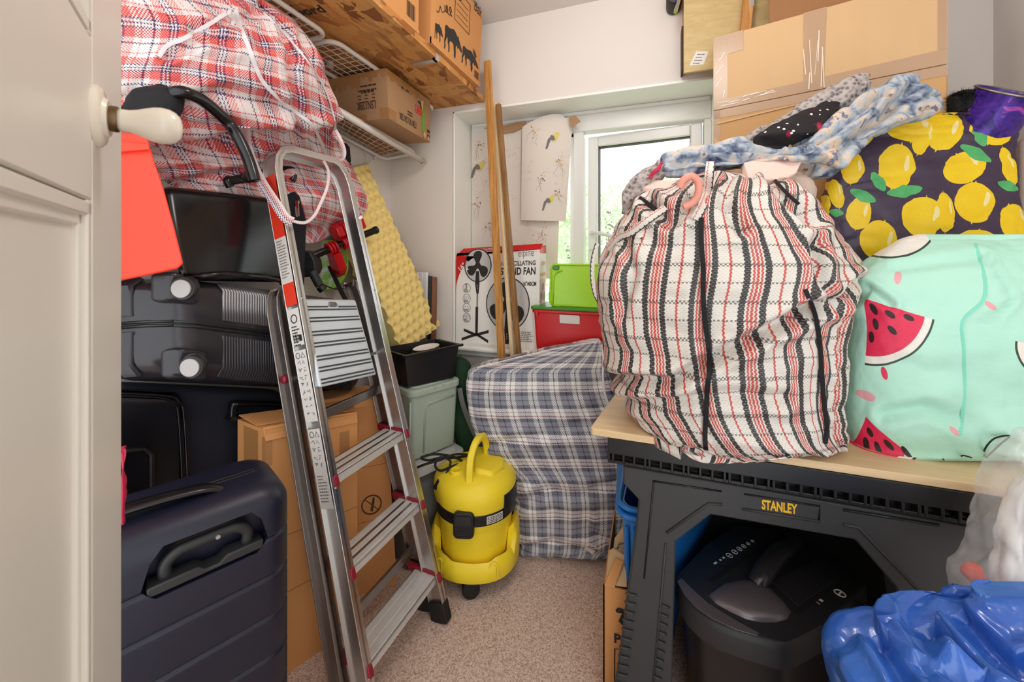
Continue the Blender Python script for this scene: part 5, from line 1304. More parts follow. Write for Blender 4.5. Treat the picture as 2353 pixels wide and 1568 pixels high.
# stacked dishes in the tub
pc = at(980, 800, 1.72)
for i, (r_, dz, m_, lab) in enumerate(((.060, .0, M['paper'], 'lowest of the small stacked dishes in the black tub'), (.060, .013, M['frame_wood'], 'brown patterned dish in the middle of the stack in the black tub'), (.058, .026, M['paper'], 'white rimmed dish topmost of the stack in the black tub'))):
    mb = MB(); z = pc.z - .035 + dz; f = Frame(V(pc.x, pc.y, z), (1, 0, .12), (0, 1, 0.06))
    mb.lathe([(.0, 0), (r_ * .7, .0), (r_, .014), (r_ - .003, .015), (r_ * .68, .003), (0, .003)], 0, 32, f, cap=False); tag(mb.build('dish', m_, smooth='auto'), lab, 'dish', 'dishes in the black tub')
mb = MB(); mb.box(pc.x - .05, pc.x + .05, pc.y - .04, pc.y + .04, z0 + .006, pc.z - .037); tag(mb.build('tin_box', M['grey_plastic'], bevel=.006), 'grey block inside the black tub under the dishes', 'box')

# dark green bag, grey strip and dark crate behind the vacuum cleaner
sack('green_bag', [(818, 1052, 1.80, 1060, 1.80, .03), (835, 1040, 1.80, 1078, 1.84, .07), (880, 1040, 1.80, 1090, 1.84, .09), (950, 1040, 1.80, 1110, 1.84, .10), (1020, 1045, 1.80, 1130, 1.84, .10), (1080, 1060, 1.80, 1140, 1.84, .10), (1180, 1060, 1.80, 1140, 1.84, .10), (1194, 1080, 1.80, 1130, 1.84, .06)], M['dkgreen'], nu=70, nv=60, folds=.01, label='dark green cloth bag in the corner behind the storage boxes', cat='bag')
P = spline([at(1056, 892, 1.74), at(1064, 930, 1.74), at(1085, 985, 1.74), at(1112, 1035, 1.75), at(1150, 1085, 1.76)], 6)
mb = MB(); mb.tube(P, .012, n=8, flat=((0.3, -1, 0), .35)); tag(mb.build('curved_strip', M['grey_plastic'], smooth='auto'), 'curved grey plastic strip between the green bag and the blue checked bag', 'strip')
q0, q1 = at(1112, HOR, 1.755), at(1166, HOR, 1.745); q0, q1 = V(q0.x, q0.y, 0), V(q1.x, q1.y, 0); bkv = FWD * .03
hx_ = Hex([q0, q1, q1 + bkv, q0 + bkv], [p + UP * (.50 if i in (0, 3) else .38) for i, p in enumerate((q0, q1, q1 + bkv, q0 + bkv))])
mb = MB(hx_); mb.rblock(hx_.W, hx_.D, hx_.H, .01, .01); 
for i in range(6): mb.bar([(hx_.W * (i + .5) / 6, -.002, .02), (hx_.W * (i + .5) / 6, -.002, hx_.H - .02)], .004, .006, (1, 0, 0))
tag(mb.build('dark_crate', M['charcoal_dark'], smooth='auto'), 'dark grey ribbed crate behind the handle of the yellow vacuum cleaner', 'crate')

# ------------------------------------------------------------------ vacuum cleaner
vc = on_z(1086, 1372, 0); cc = V(*(vc + FWD * .143)); cc.z = 0
ff = (V(0, 0, 0) - cc).normalized(); ff = (RIGHT * -.05 - FWD * 1.0).normalized(); rr = V(-ff.y, ff.x, 0)       # front, and to the right as seen
if rr.dot(RIGHT) < 0: rr = -rr
vf = Frame(cc, rr, -ff, (0, 0, 1))                       # x right, y away, z up
vac = thing('vacuum_cleaner', tuple(cc), 'yellow drum vacuum cleaner with a black belt and loop handle', 'vacuum cleaner')
mb = MB(vf); mb.lathe([(.115, .075), (.135, .08), (.138, .11), (.143, .22), (.146, .235), (.150, .245), (.153, .285), (.150, .29)], n=56); mb.build('drum', M['yellow'], vac, smooth='auto')
# base tray with raised bumpers
def ring_shape(a):
    c, s_ = math.cos(a), math.sin(a); return (abs(c) ** 3 + abs(s_) ** 3) ** (-1 / 3)
def bump_h(a):
    d = math.degrees(a) % 360                 # 270 is the front, 0 the right
    h = .135
    for m_, w_, k in ((352, 22, .085), (188, 22, .070), (90, 40, .03)):
        x = abs((d - m_ + 180) % 360 - 180)
        if x < w_: h += k * min(1, (w_ - x) / 8)
    for m_ in (225, 315):
        x = abs((d - m_ + 180) % 360 - 180)
        if x < 20: h += .012 * min(1, (20 - x) / 8)
    return h
n = 120; vs = []
for k in range(6):
    for j in range(n):
        a = 2 * math.pi * j / n; R = .174 * lerp(1, ring_shape(a), .40); hh = bump_h(a)
        r_, z = [(R * .80, .068), (R * .97, .066), (R, .075), (R * 1.0, .115 + (hh - .135) * .8), (R * .93, hh), (R * .80, hh - .028)][k]
        vs.append((r_ * math.cos(a), r_ * math.sin(a), z))
mb = MB(vf); mb.add(vs, [(i * n + j, i * n + (j + 1) % n, i * n + n + (j + 1) % n, i * n + n + j) for i in range(5) for j in range(n)] + [tuple(range(n))[::-1]])
base = mb.build('base_tray', M['yellow'], vac, smooth='auto')
mb = MB(vf)
for dx, dw in ((-.115, .018), (.085, .030)):
    y = -.174 * lerp(1, ring_shape(math.atan2(-.15, dx)), .40) * abs(math.sin(math.atan2(-.15, dx))) - .002
    mb.tube(spline([(dx - dw / 2, y, .085), (dx - dw / 2, y, .118), (dx - dw / 3, y + .002, .132), (dx, y + .003, .136), (dx + dw / 3, y + .002, .132), (dx + dw / 2, y, .118), (dx + dw / 2, y, .085)], 5), .0032, n=6)
mb.build('parking_slot', M['yellow'], base, smooth=True)
mb = MB(vf); mb.lathe([(.145, .062), (.150, .066), (.150, .072)], n=40); mb.build('underside', M['black'], vac, smooth='auto')
# motor head
vs = []; prof = [(1.0, .288), (1.02, .296), (1.055, .318), (1.06, .345), (1.045, .366), (.98, .384), (.84, .400), (.62, .411), (.34, .417), (.0, .419)]
n = 72
for s_, z in prof:
    for j in range(n):
        a = 2 * math.pi * j / n; d = math.degrees(a) % 360; R = .152 * s_
        lift = 0
        if 150 < d < 215 and z < .39: R *= 1 + .05 * math.sin((d - 150) / 65 * math.pi)
        vs.append((R * math.cos(a), R * math.sin(a), z))
mb = MB(vf); mb.add(vs, [(i * n + j, i * n + (j + 1) % n, i * n + n + (j + 1) % n, i * n + n + j) for i in range(len(prof) - 1) for j in range(n)] + [tuple(range(n))[::-1]])
head = mb.build('motor_head', M['yellow'], vac, smooth='auto')
mb = MB(vf); mb.prism([(.0, -.075, .395), (.075, -.085, .385), (.115, -.02, .385), (.110, .05, .39), (.06, .10, .395), (-.02, .11, .395)], (0, 0, .036)); mb.build('raised_deck', M['yellow'], head, bevel=.014, seg=4)
mb = MB(vf)
for px, py in ((-.070, -.06), (-.02, .055)): f = Frame(vf((px, py, .397)), rr, -ff, (0, 0, 1)); mb.lathe([(.024, 0), (.024, .018), (.019, .021), (.016, .019), (0, .019)], n=24, fr=f, cap=False)
mb.build('port_cap', M['yellow'], head, smooth='auto')
mb = MB(vf); hz = .398
hp = spline([(-.012, -.112, .350), (-.012, -.108, .410), (-.010, -.095, .470), (0.000, -.055, .508), (.014, -.015, .520), (.026, .02, .512), (.034, .045, .470), (.036, .055, .41)], 6)
mb.bar(hp, .026, .022, (1, .35, 0)); mb.build('loop_handle', M['yellow'], vac, bevel=.005, seg=3)
# belt, clip and label
def arc_band(mb, r0, z0, z1, a0, a1, th, n=24, mi=0):
    pts = []
    for k in range(n + 1):
        a = math.radians(lerp(a0, a1, k / n)); pts.append((math.cos(a), math.sin(a)))
    vs = [(c * r, s_ * r, z) for c, s_ in pts for r, z in ((r0, z0), (r0 + th, z0), (r0 + th, z1), (r0, z1))]
    mb.add(vs, [(4 * k + i, 4 * k + (i + 1) % 4, 4 * k + 4 + (i + 1) % 4, 4 * k + 4 + i) for k in range(n) for i in range(4)] + [(3, 2, 1, 0), tuple(range(4 * n, 4 * n + 4))], mi)
mb = MB(vf); arc_band(mb, .150, .262, .302, 182, 357, .0085, 48); arc_band(mb, .158, .292, .352, 318, 358, .006, 16); belt = mb.build('belt', M['black'], vac, bevel=.002)
mb = MB(vf)
ca_ = 262; f = Frame(vf((.158 * math.cos(math.radians(ca_)), .158 * math.sin(math.radians(ca_)), .232)), rr * -math.sin(math.radians(ca_)) + (-ff) * math.cos(math.radians(ca_)), UP, None)
f = Frame(f.o, rr, UP, ff)
mb.fr = f; mb.rblock(.076, .094, .020, .018, .006, .003, x0=-.038, y0=-.004, z0=-.004, nz=3, nc=6); clip = mb.build('clip', M['black'], belt, smooth='auto')
mb = MB(f); mb.rblock(.058, .034, .003, .008, .001, .001, x0=-.029, y0=.044, z0=.0155, nz=2)
for k in range(3): mb.box(-.02, .02, .004 + .007 * k, .007 + .007 * k, .0158, .0172)
mb.build('clip_panel', M['charcoal_dark'], clip, smooth='auto')
mb = MB(vf); arc_band(mb, .1587, .268, .296, 292, 316, .0006, 10); lb_ = mb.build('rating_label', M['label'], belt)
mb = MB(vf)
rnd = random.Random(2)
for k in range(4):
    a = 293.0
    while a < 314:
        w_ = rnd.uniform(.6, 2.2); arc_band(mb, .1592, .289 - k * .006, .2925 - k * .006, a, a + w_, .0004, 2); a += w_ + rnd.uniform(.5, 1.0)
mb.build('label_print', M['ink'], lb_)
mb = MB(vf)
for x, y in ((0, -.140), (-.12, .06), (.12, .06)):
    f = Frame(vf((x, y, .032)), rr, (0, 0, 1)); 
    mb.tube([f((-.016, 0, 0)), f((.016, 0, 0))], .031, n=20) if False else None
for x, y in ((0, -.142), (-.12, .06), (.12, .06)):
    m2 = MB(vf); m2.tube([(x + .004, y - .019, .033), (x + .003, y - .014, .033), (x - .003, y + .014, .033), (x - .004, y + .019, .033)], [.026, .032, .032, .026], n=24); m2.tube([(x, y, .04), (x, y, .075)], .011, n=10); m2.build('castor', M['rubber'], vac, smooth='auto')
# power cable, coiled behind it
def zof_(px, py): return 0
cab = [at(947, 1080, 1.50), at(975, 1068, 1.50), at(1010, 1058, 1.52), at(1045, 1045, 1.56), at(1075, 1046, 1.60), at(1050, 1052, 1.58), at(1015, 1052, 1.54), at(985, 1058, 1.52), at(968, 1052, 1.52), at(1000, 1044, 1.54), at(1040, 1050, 1.56), at(1062, 1062, 1.58), at(1040, 1072, 1.55), at(1012, 1082, 1.52), at(1000, 1070, 1.51), at(1010, 1052, 1.52), at(1035, 1060, 1.54), at(1025, 1090, 1.52), at(1008, 1110, 1.51)]
cable = MB(); cable.tube(spline(cab, 8), .0046, n=8)
cb_ = tag(cable.build('power_cable', M['rubber'], smooth=True), 'black power cable bundled behind the yellow vacuum cleaner', 'cable')
m2 = MB(); m2.tube([at(1010, 1104, 1.508), at(1002, 1122, 1.508)], [.009, .012], n=10); m2.build('plug', M['black'], cb_, smooth='auto')

# ------------------------------------------------------------------ blue checked bag leaning below the sill
bb = sack('checked_bag', [
    (778, 1362, 1.69, 1376, 1.688, 0.012), (790, 1300, 1.7, 1386, 1.685, 0.05), (806, 1240, 1.7, 1390, 1.675, 0.08), (826, 1150, 1.705, 1396, 1.665, 0.11), (843, 1086, 1.71, 1398, 1.66, 0.13), (862, 1076, 1.705, 1402, 1.655, 0.14),
    (900, 1072, 1.695, 1412, 1.64, 0.15), (950, 1078, 1.685, 1432, 1.63, 0.16), (1000, 1098, 1.675, 1445, 1.62, 0.17), (1050, 1130, 1.685, 1450, 1.63, 0.17), (1085, 1166, 1.68, 1450, 1.62, 0.17), (1130, 1180, 1.675, 1450, 1.62, 0.17),
    (1180, 1184, 1.67, 1448, 1.615, 0.17), (1230, 1190, 1.665, 1440, 1.61, 0.16), (1254, 1196, 1.66, 1420, 1.61, 0.14), (1266, 1215, 1.66, 1400, 1.615, 0.1), (1271, 1240, 1.66, 1380, 1.62, 0.04)],
    M['plaid_blue'], p=5.0, nu=200, nv=170, lumps=.010, folds=.007, crinkle=.002, fold_dir=(.9, .9, .8), fold_scale=9, seed=9,
    creases=[([(1110, 1010), (1200, 990), (1330, 960), (1400, 975)], .012, 9), ([(1190, 1140), (1260, 1100), (1330, 1110), (1425, 1080)], .014, 11), ([(1330, 1110), (1345, 1180), (1400, 1230)], .016, 10), ([(1190, 1240), (1280, 1215), (1390, 1250)], .014, 9), ([(1300, 900), (1370, 880), (1390, 960)], .008, 12), ([(1100, 880), (1200, 850)], .006, 10)],
    label='flat blue and white checked woven bag leaning below the window sill', cat='bag')
hit = surface(bb)
ribbon('piping', [(1096, 846), (1150, 832), (1220, 815), (1300, 798), (1372, 786)], .007, M['piping_white'], bb, .001)
ribbon('piping', [(1383, 792), (1386, 830), (1385, 865), (1390, 905), (1402, 940), (1412, 958)], .009, M['piping_white'], bb, .001)
mb = MB(); q = [hit(1344, 1262, .004), hit(1350, 1246, .004), hit(1372, 1258, .006), hit(1362, 1276, .006)]; mb.prism(q, FWD * .001); mb.build('care_label', M['label'], bb)

# ------------------------------------------------------------------ on the window sill
# fan carton
FYL, zs0 = 1.795, .8005
a, b = on_y(1047, 786, FYL), on_y(1238, 795, FYL); a = V(a.x, FYL, zs0); b = V(b.x, FYL, zs0); Hf = 1.268 - zs0; Df = .115
tl, tr = a + UP * Hf + V(.004, 0, 0), b + UP * (Hf + .018) + V(.006, 0, 0)
hx_ = Hex([a, b, b + V(0, Df, 0), a + V(0, Df, 0)], [tl, tr, tr + V(.0, Df, 0), tl + V(.02, Df, 0)]); W, D, H = hx_.W, hx_.D, hx_.H
mb = MB(hx_); ch = .028
mb.add([(0, 0, 0), (W, 0, 0), (W, 0, H - .012), (ch * .2, 0, H - .012), (0, 0, H - ch), (0, D, 0), (W, D, 0), (W, D, H + .010), (ch, D, H + .010), (0, D, H - ch)],
       [(0, 1, 2, 3, 4), (5, 9, 8, 7, 6), (0, 5, 6, 1)], 0)
mb.add([(W, 0, 0), (W, D, 0), (W, D, H - .03), (W, 0, H - .03)], [(0, 1, 2, 3)], 0); mb.add([(W, 0, H - .03), (W, D, H - .03), (W, D, H + .010), (W, 0, H - .012)], [(0, 1, 2, 3)], 1)
mb.add([(0, 0, 0), (0, D, 0), (0, D, H - ch), (0, 0, H - ch)], [(3, 2, 1, 0)], 0)
mb.add([(0, 0, H - ch), (ch * .2, 0, H - .012), (W, 0, H - .012), (W, D, H + .010), (ch, D, H + .010), (0, D, H - ch)], [(0, 1, 2, 5), (2, 3, 4, 5)], 1)
# tilted red lid strip along the front top
mb.prism([(.0, -.001, H - .026), (W, -.001, H - .020), (W + .004, .035, H + .016), (.018, .035, H + .012)], (0, .0005, 0), 1)
# red corner with a curved edge
arc = [(.155 - .155 * math.sin(t), -.0011, H - .205 + .172 * (1 - math.cos(math.pi / 2 - t))) for t in [k / 12 * math.pi / 2 for k in range(13)]]
cor = [(0, -.0011, H - .027)] + [(.15 * (1 - math.cos(t)) * 1.0, -.0011, H - .21 + .183 * math.sin(t)) for t in [k / 14 * math.pi / 2 for k in range(15)]]
mb.poly(cor, 1)
e = -.0014
def circ(cx, cz, r, n=36, k=1.0): return [(cx + r * math.cos(2 * math.pi * j / n), e, cz + r * k * math.sin(2 * math.pi * j / n)) for j in range(n)]
def fanhead(cx, cz, r):
    mb.poly([(x, e + .0003, z) for x, _, z in circ(cx, cz, r, 40, 1.13)], 6)
    mb.tube(circ(cx, cz, r, 40, 1.13), .0026, 3, n=5, closed=True)
    for ang_ in (95, 215, 325):
        a_ = math.radians(ang_); pts = []
        for s_, q_ in ((.08, -.12), (.30, -.20), (.55, -.36), (.78, -.34), (.88, -.12), (.84, .14), (.66, .28), (.42, .24), (.2, .14), (.08, .12)):
            x_ = r * (s_ * math.cos(a_) - q_ * math.sin(a_)); z_ = r * 1.13 * (s_ * math.sin(a_) + q_ * math.cos(a_)); pts.append((cx + x_, e - .0003, cz + z_))
        mb.poly([(p.x, p.y, p.z) for p in spline(pts + [pts[0]], 4)[:-1]], 3)
    mb.poly([(x, e - .0004, z) for x, _, z in circ(cx, cz, r * .22, 20)], 3)
sxp = W / 191.0; sz = H / 214.0
X = lambda px: (px - 1047) * sxp; Z = lambda py: (787 - py) * sz
FO = lambda px, py: face_on(hx_, px, py)
def FP2(px, y, py):
    a_ = FO(px, py); return (a_[0], y, a_[1])
fanhead(*FO(1098, 612), 31 * sxp)
mb.poly([FP2(1094, e - .0005, 625), FP2(1101, e - .0005, 625), FP2(1102, e - .0005, 655), FP2(1100, e - .0005, 676), FP2(1095, e - .0005, 676), FP2(1092, e - .0005, 655)], 3)
mb.poly([FP2(1095.5, e, 676), FP2(1099, e, 676), FP2(1098, e, 706), FP2(1095, e, 706)], 4)
mb.poly([FP2(1093, e, 706), FP2(1099, e, 706), FP2(1098, e, 770), FP2(1092, e, 770)], 3)
for p in (((1066, 758), (1094, 770)), ((1094, 770), (1123, 762)), ((1061, 780), (1094, 768)), ((1094, 768), (1122, 785))):
    (x0, y0), (x1, y1) = p; mb.poly([FP2(x0, e - .0002, y0 + 3), FP2(x1, e - .0002, y1 + 4), FP2(x1, e - .0002, y1 - 3), FP2(x0, e - .0002, y0 - 3)], 3)
fanhead(*FO(1166, 701), 48 * sxp)
mb.poly([FP2(1163, e - .0005, 712), FP2(1172, e - .0005, 712), FP2(1173, e - .0005, 760), FP2(1169, e - .0005, 791), FP2(1161, e - .0005, 791), FP2(1159, e - .0005, 760)], 3)
for z_ in (769, 774, 779): mb.poly([(x, e - .0009, z) for x, _, z in circ(*FO(1165, z_), .0024, 10)], 5)
for z_ in (657, 661, 665): mb.poly([(x, e - .0009, z) for x, _, z in circ(*FO(1097, z_), .002, 10)], 5)
for k, (cy, s_) in enumerate(((663, '3'), (687, ''), (708, ''), (731, ''))):
    mb.tube(circ(*FO(1072.5, cy), 9 * sxp, 28, 1.1), .0011, 4, n=4, closed=True)
    if s_: mb.text('3', FP2(1067.5, e, cy + 1), (1, 0, 0), (0, 0, 1), .034, 4, .02)
    if k == 1: [mb.text(c_, FP2(1067 + 4.5 * j, e, cy + 1), (1, 0, 0), (0, 0, 1), .024, 4) for j, c_ in enumerate('|//')]
    if k == 2: [mb.poly(circ(X(1072.5) + .013 * math.cos(a_), Z(cy) + .013 * math.sin(a_), .0025, 6), 4) for a_ in [j * 1.05 for j in range(6)]]
    if k == 3: [mb.tube([FP2(1066 + 3.2 * j, e, cy - 6), FP2(1066 + 3.2 * j, e, cy + 2)], .0006, 4, n=4) for j in range(5)] + [mb.tube([FP2(1065, e, cy - 6 + 3.4 * j), FP2(1080, e, cy - 6 + 3.4 * j)], .0006, 4, n=4) for j in range(3)]
    lines(mb, FP2(1066.5, e, cy + 4.5), (1, 0, 0), (0, 0, 1), 2, 12 * sxp, .0068, .0038, 3, 40 + k)
mb.text('elpine', FP2(1190, e, 596), (1, 0, 0), (0, 0, 1), .052, 4, -.004, w=34 * sxp)
mb.text('16" OSCILLATING', FP2(1150, e, 615), (1, 0, 0), (0, 0, 1), .030, 3, .02, w=77 * sxp)
mb.text('STAND FAN', FP2(1150, e, 635), (1, 0, 0), (0, 0, 1), .047, 3, .028, w=77 * sxp)
mb.text('16"/40CM', FP2(1200, e, 661), (1, 0, 0), (0, 0, 1), .026, 3, .03, w=30 * sxp)
lines(mb, FP2(1197, e, 765), (1, 0, 0), (0, 0, 1), 6, 34 * sxp, .0085, .0035, 4, 8)
lf_ = lambda x, t: (x, -.0016 + .036 * t - .0004, H - .025 + .039 * t); 
o_ = Vector(lf_(.072, .12)); yv_ = (Vector(lf_(0, 1)) - Vector(lf_(0, 0))).normalized(); ya = (yv_ + V(.25, 0, 0)).normalized()
mb.text('STAND FAN', o_, (1, 0, 0), ya, .030, 5, .03, w=.115); mb.text('16" OSCILLATING', Vector(lf_(.08, .60)), (1, 0, 0), ya, .018, 5, .02, w=.11)
mb.text('elpine', Vector(lf_(W * .70, .35)), (1, 0, 0), ya, .028, 7, 0, w=.07)
d1, d2 = V(.75, 0, .66), V(-.66, 0, .75)
mb.text('16"', Vector((.022, e - .0006, H - .108)), d1, d2, .034, 5, .02); mb.text('40CM', Vector((.032, e - .0006, H - .132)), d1, d2, .022, 5, .02)
sx = W + .0008
mb.text('elpine', (sx, .022, H - .085), (0, 1, 0), (0, 0, 1), .04, 7, 0, w=.07)
for z0_, z1_ in ((H - .135, H - .120), (H - .26, H - .15)): mb.poly([(sx, .01, z0_), (sx, D - .01, z0_), (sx, D - .01, z1_), (sx, .01, z1_)], 7)
for k in range(3): mb.poly([(sx + .0004, D * .5 + .025 * math.cos(k * 2.1 + 1.5) + .02 * math.cos(j / 10 * 6.28), H - .215 + .028 * math.sin(k * 2.1 + 1.5) + .022 * math.sin(j / 10 * 6.28)) for j in range(10)], 4)
for k in range(4): mb.poly([(sx, .03 + .02 * (k % 2), H - .30 - k * .035), (sx, .075, H - .30 - k * .035), (sx, .075, H - .285 - k * .035), (sx, .03, H - .285 - k * .035)], 7)
tag(mb.build('fan_carton', [M['paper'], M['red_box'], M['ink'], M['ink'], M['ink_grey'], M['ink_white'], M['print_mesh'], M['ink_pink']], recalc=False), 'white and red carton picturing a black stand fan, on the window sill', 'box')

# red box with green lid rim, lime box standing on it
p0, p1 = on_y(1232, 800, 1.745), on_y(1404, 800, 1.745); zb0 = .802
r0, r1 = V(p0.x, 1.745, zb0), V(p1.x, 1.745, zb0); tp = .998 - zb0; k = .012
hx_ = Hex([r0, r1, r1 + V(0, .19, 0), r0 + V(0, .19, 0)], [r0 + V(-k, -.006, tp), r1 + V(k, -.006, tp), r1 + V(k, .196, tp), r0 + V(-k, .196, tp)]); W, D, H = hx_.W, hx_.D, hx_.H
rbx = thing('red_storage_box', tuple((r0 + r1) / 2 + V(0, .09, 0)), 'red plastic storage box with a blank white label on the sill beside the fan carton', 'storage box')
mb = MB(hx_); mb.rblock(W, D, H, .012, 0, .006, nz=5, open_top=True); mb.build('body', M['red_box'], rbx, smooth='auto')
mb = MB(hx_); mb.rblock(W + .014, D + .014, .014, .016, .004, x0=-.007, y0=-.007, z0=H - .016, nz=2); mb.box(.012, .022, -.010, -.006, H - .03, H - .012); mb.build('rim', M['red_box'], rbx, smooth='auto')
mb = MB(hx_); mb.rblock(W + .022, D + .016, .014, .016, .004, x0=-.012, y0=-.008, z0=H - .001, nz=2); mb.build('lid', M['green_rim'], rbx, smooth='auto')['label'] = 'dark green lid of the red box'
x0, z0 = face_on(hx_, 1284, 742); x1, z1 = face_on(hx_, 1326, 725)
mb = MB(hx_); mb.prism([(x0, -.002 - .004 * (z0 / H), z0), (x1, -.002 - .004 * (z0 / H), z0), (x1, -.002 - .004 * (z1 / H), z1 - .004), (x1 - .004, -.002 - .004 * (z1 / H), z1), (x0, -.002 - .004 * (z1 / H), z1)], (0, -.001, 0)); mb.build('label', M['label'], rbx)
z2 = .998 + .0145
g0, g1 = on_y(1262, 704, 1.775), on_y(1400, 704, 1.775); g0, g1 = V(g0.x, 1.775, z2), V(g1.x, 1.775, z2); gh = 1.205 - z2
hx_ = Hex([g0, g1, g1 + V(0, .10, 0), g0 + V(0, .10, 0)], [g0 + V(0, .03, gh), g1 + V(0, .03, gh - .01), g1 + V(0, .13, gh - .01), g0 + V(0, .13, gh)]); W, D, H = hx_.W, hx_.D, hx_.H
lm = thing('lime_box', tuple((g0 + g1) / 2 + V(0, .05, 0)), 'lime green plastic box tipped on its side on the lid of the red box', 'box')
mb = MB(hx_); 
f2 = Frame(hx_.t[0], (hx_((1, 0, 0)) - hx_((0, 0, 0))), (hx_((0, 0, -1)) - hx_((0, 0, 0))), (hx_((0, 1, 0)) - hx_((0, 0, 0))))
mb.fr = f2; mb.rblock(W, H, D, .025, .012, .004, nz=4, taper=0.0); mb.build('body', M['lime'], lm, smooth='auto')
mb = MB(f2); rr_ = rounded_rect(.016, W + .1, .03, H + .06, .04); mb.tube([(x, min(y, H - .002), -.004) for x, y in rr_ if x < W - .002], .0045, n=8); mb.tube([(x, y, -.001) for x, y in rounded_rect(.003, W - .003, .003, H - .003, .022)], .005, n=8, closed=True); mb.build('raised_rib', M['lime'], lm, smooth=True)
mb = MB(f2); mb.rblock(.03, .022, .012, .008, .003, x0=.012, y0=.006, z0=-.008, nz=2); mb.build('catch', M['green_rim'], lm, smooth='auto')

# ------------------------------------------------------------------ wooden battens against the wall
def batten(px0, py0, Y0_, px1, py1, Y1_, w, th, mat, label):
    a, b = on_y(px0, py0, Y0_), on_y(px1, py1, Y1_); d = (b - a).normalized(); end = b + d * (b.z - .004) / -d.z
    mb = MB(); mb.bar([a, end], w, th, V(1, -.25, 0)); return tag(mb.build('batten', mat, bevel=.0015), label, 'batten', 'wooden battens against the wall')
batten(1120, 141, 1.715, 1152, 812, 1.683, .034, .018, M['batten'], 'broad honey-coloured batten nearest the fan picture, left of the other battens')
batten(1134, 236, 1.755, 1177, 806, 1.722, .018, .016, M['batten_white'], 'pale planed batten squeezed between two darker battens')
batten(1145, 240, 1.740, 1191, 806, 1.712, .022, .020, M['batten_dark'], 'darkest of the battens against the wall, rightmost of them')

# wallpaper sheets taped over the fixed pane
def sheet(name, label, cols, y_top, y_bot, Yf, mat, n=14, zn=16, wave=.006, tops=None):
    mb = MB(); vs = []
    for j in range(zn + 1):
        for i in range(n + 1):
            s_, t_ = i / n, j / zn; px0, px1 = lerp(cols[0][0], cols[1][0], t_), lerp(cols[0][1], cols[1][1], t_)
            px = lerp(px0, px1, s_); yt = y_top(s_); yb_ = y_bot(s_); vs.append(on_y(px, lerp(yt, yb_, t_), Yf(s_, t_)))
    k = len(vs); vs += [v + V(0, .0012, 0) for v in vs]
    q = lambda i, j: j * (n + 1) + i
    fs = [(q(i, j), q(i + 1, j), q(i + 1, j + 1), q(i, j + 1)) for j in range(zn) for i in range(n)]
    fs += [tuple(k + a for a in f)[::-1] for f in fs]
    ring = [q(i, 0) for i in range(n)] + [q(n, j) for j in range(zn)] + [q(i, zn) for i in range(n, 0, -1)] + [q(0, j) for j in range(zn, 0, -1)]
    fs += [(ring[a], ring[(a + 1) % len(ring)], k + ring[(a + 1) % len(ring)], k + ring[a]) for a in range(len(ring))]
    mb.add(vs, fs); return tag(mb.build(name, mat, smooth='auto'), label, 'wallpaper')
s1 = sheet('wallpaper_sheet', 'flat sheet of bird wallpaper covering the left window pane', ((1083, 1292), (1083, 1280)), lambda s: 304 - s * 14 + 3 * math.sin(s * 9), lambda s: 640, lambda s, t: 1.976 - .003 * math.sin(s * 7 + t * 3), M['wallpaper'])
def bird(px, py, k, at_, parent):
    mb = MB(); P = lambda x, z: at_(px + x * k, py - z * k)
    mb.prism([P(-9, 0), P(-5, 7), P(2, 9), P(7, 14), P(11, 13), P(13, 10), P(10, 5), P(8, -3), P(0, -8)], (0, -.0004, 0), 0)
    mb.prism([P(-9, 0), P(-5, 7), P(1, 5), P(4, -3), P(-3, -5)], (0, -.0008, 0), 1); mb.prism([P(-8, 2), P(-12, -2), P(-17, -22), P(-13, -22), P(-6, -4)], (0, -.0008, 0), 1)
    return mb.build('printed_bird', [M['pale_yellow'], M['ink_grey']], parent)
back_ = lambda px, py: on_y(px, py, 1.9705)
bird(1100, 385, 1.1, back_, s1); bird(1144, 318, .9, back_, s1)
s2 = sheet('wallpaper_sheet', 'curled front sheet of bird wallpaper folded over at its top edge', ((1200, 1316), (1197, 1300)), lambda s: 292 - 30 * math.sin(min(1, s * 1.25) * 1.9) + 8 * (s > .8), lambda s: 506 + 3 * s, lambda s, t: 1.955 - .035 * math.sin(math.pi * min(1, s * .9 + .1)) * (1 - .4 * t) , M['wallpaper'])
front_ = surface(s2); front_ = (lambda h: lambda px, py: h(px, py, .0012, 2.0))(front_)
bird(1262, 462, 1.0, front_, s2); bird(1272, 318, 1.1, front_, s2)
def bloom(px, py, at_, seed, parent):
    mb = MB(); rnd = random.Random(seed)
    for k in range(16):
        x, y, r = px + rnd.gauss(0, 6), py + rnd.gauss(0, 7), rnd.uniform(.7, 1.7)
        mb.prism([at_(x + r * math.cos(j * 1.05), y + r * math.sin(j * 1.05)) for j in range(6)], (0, -.0004, 0), rnd.randrange(3))
    for k in range(3):
        x, y = px, py; P_ = [at_(x, y)]
        for _ in range(4): x += rnd.gauss(0, 5); y += rnd.uniform(4, 11); P_.append(at_(x, y))
        mb.tube(P_, .0004, 3, n=3)
    return mb.build('printed_blossom', [M['pale_yellow'], M['ink_pink'], M['frame_wood'], M['ink_grey']], parent)
for px_, py_, s_ in ((1098, 335, 1), (1098, 470, 2), (1125, 520, 3), (1245, 535, 4)): bloom(px_, py_, back_, s_, s1)
for px_, py_, s_ in ((1228, 300, 5), (1245, 410, 6), (1285, 372, 7), (1282, 440, 8)): bloom(px_, py_, front_, s_, s2)
mb = MB()
for pts in (((1112, 294), (1150, 291), (1185, 282), (1208, 278), (1206, 290), (1180, 303), (1143, 308)),): mb.prism([on_y(px, py, 1.962) for px, py in pts], (0, .003, 0))
mb.build('packing_tape', M['card_dull'], s1)
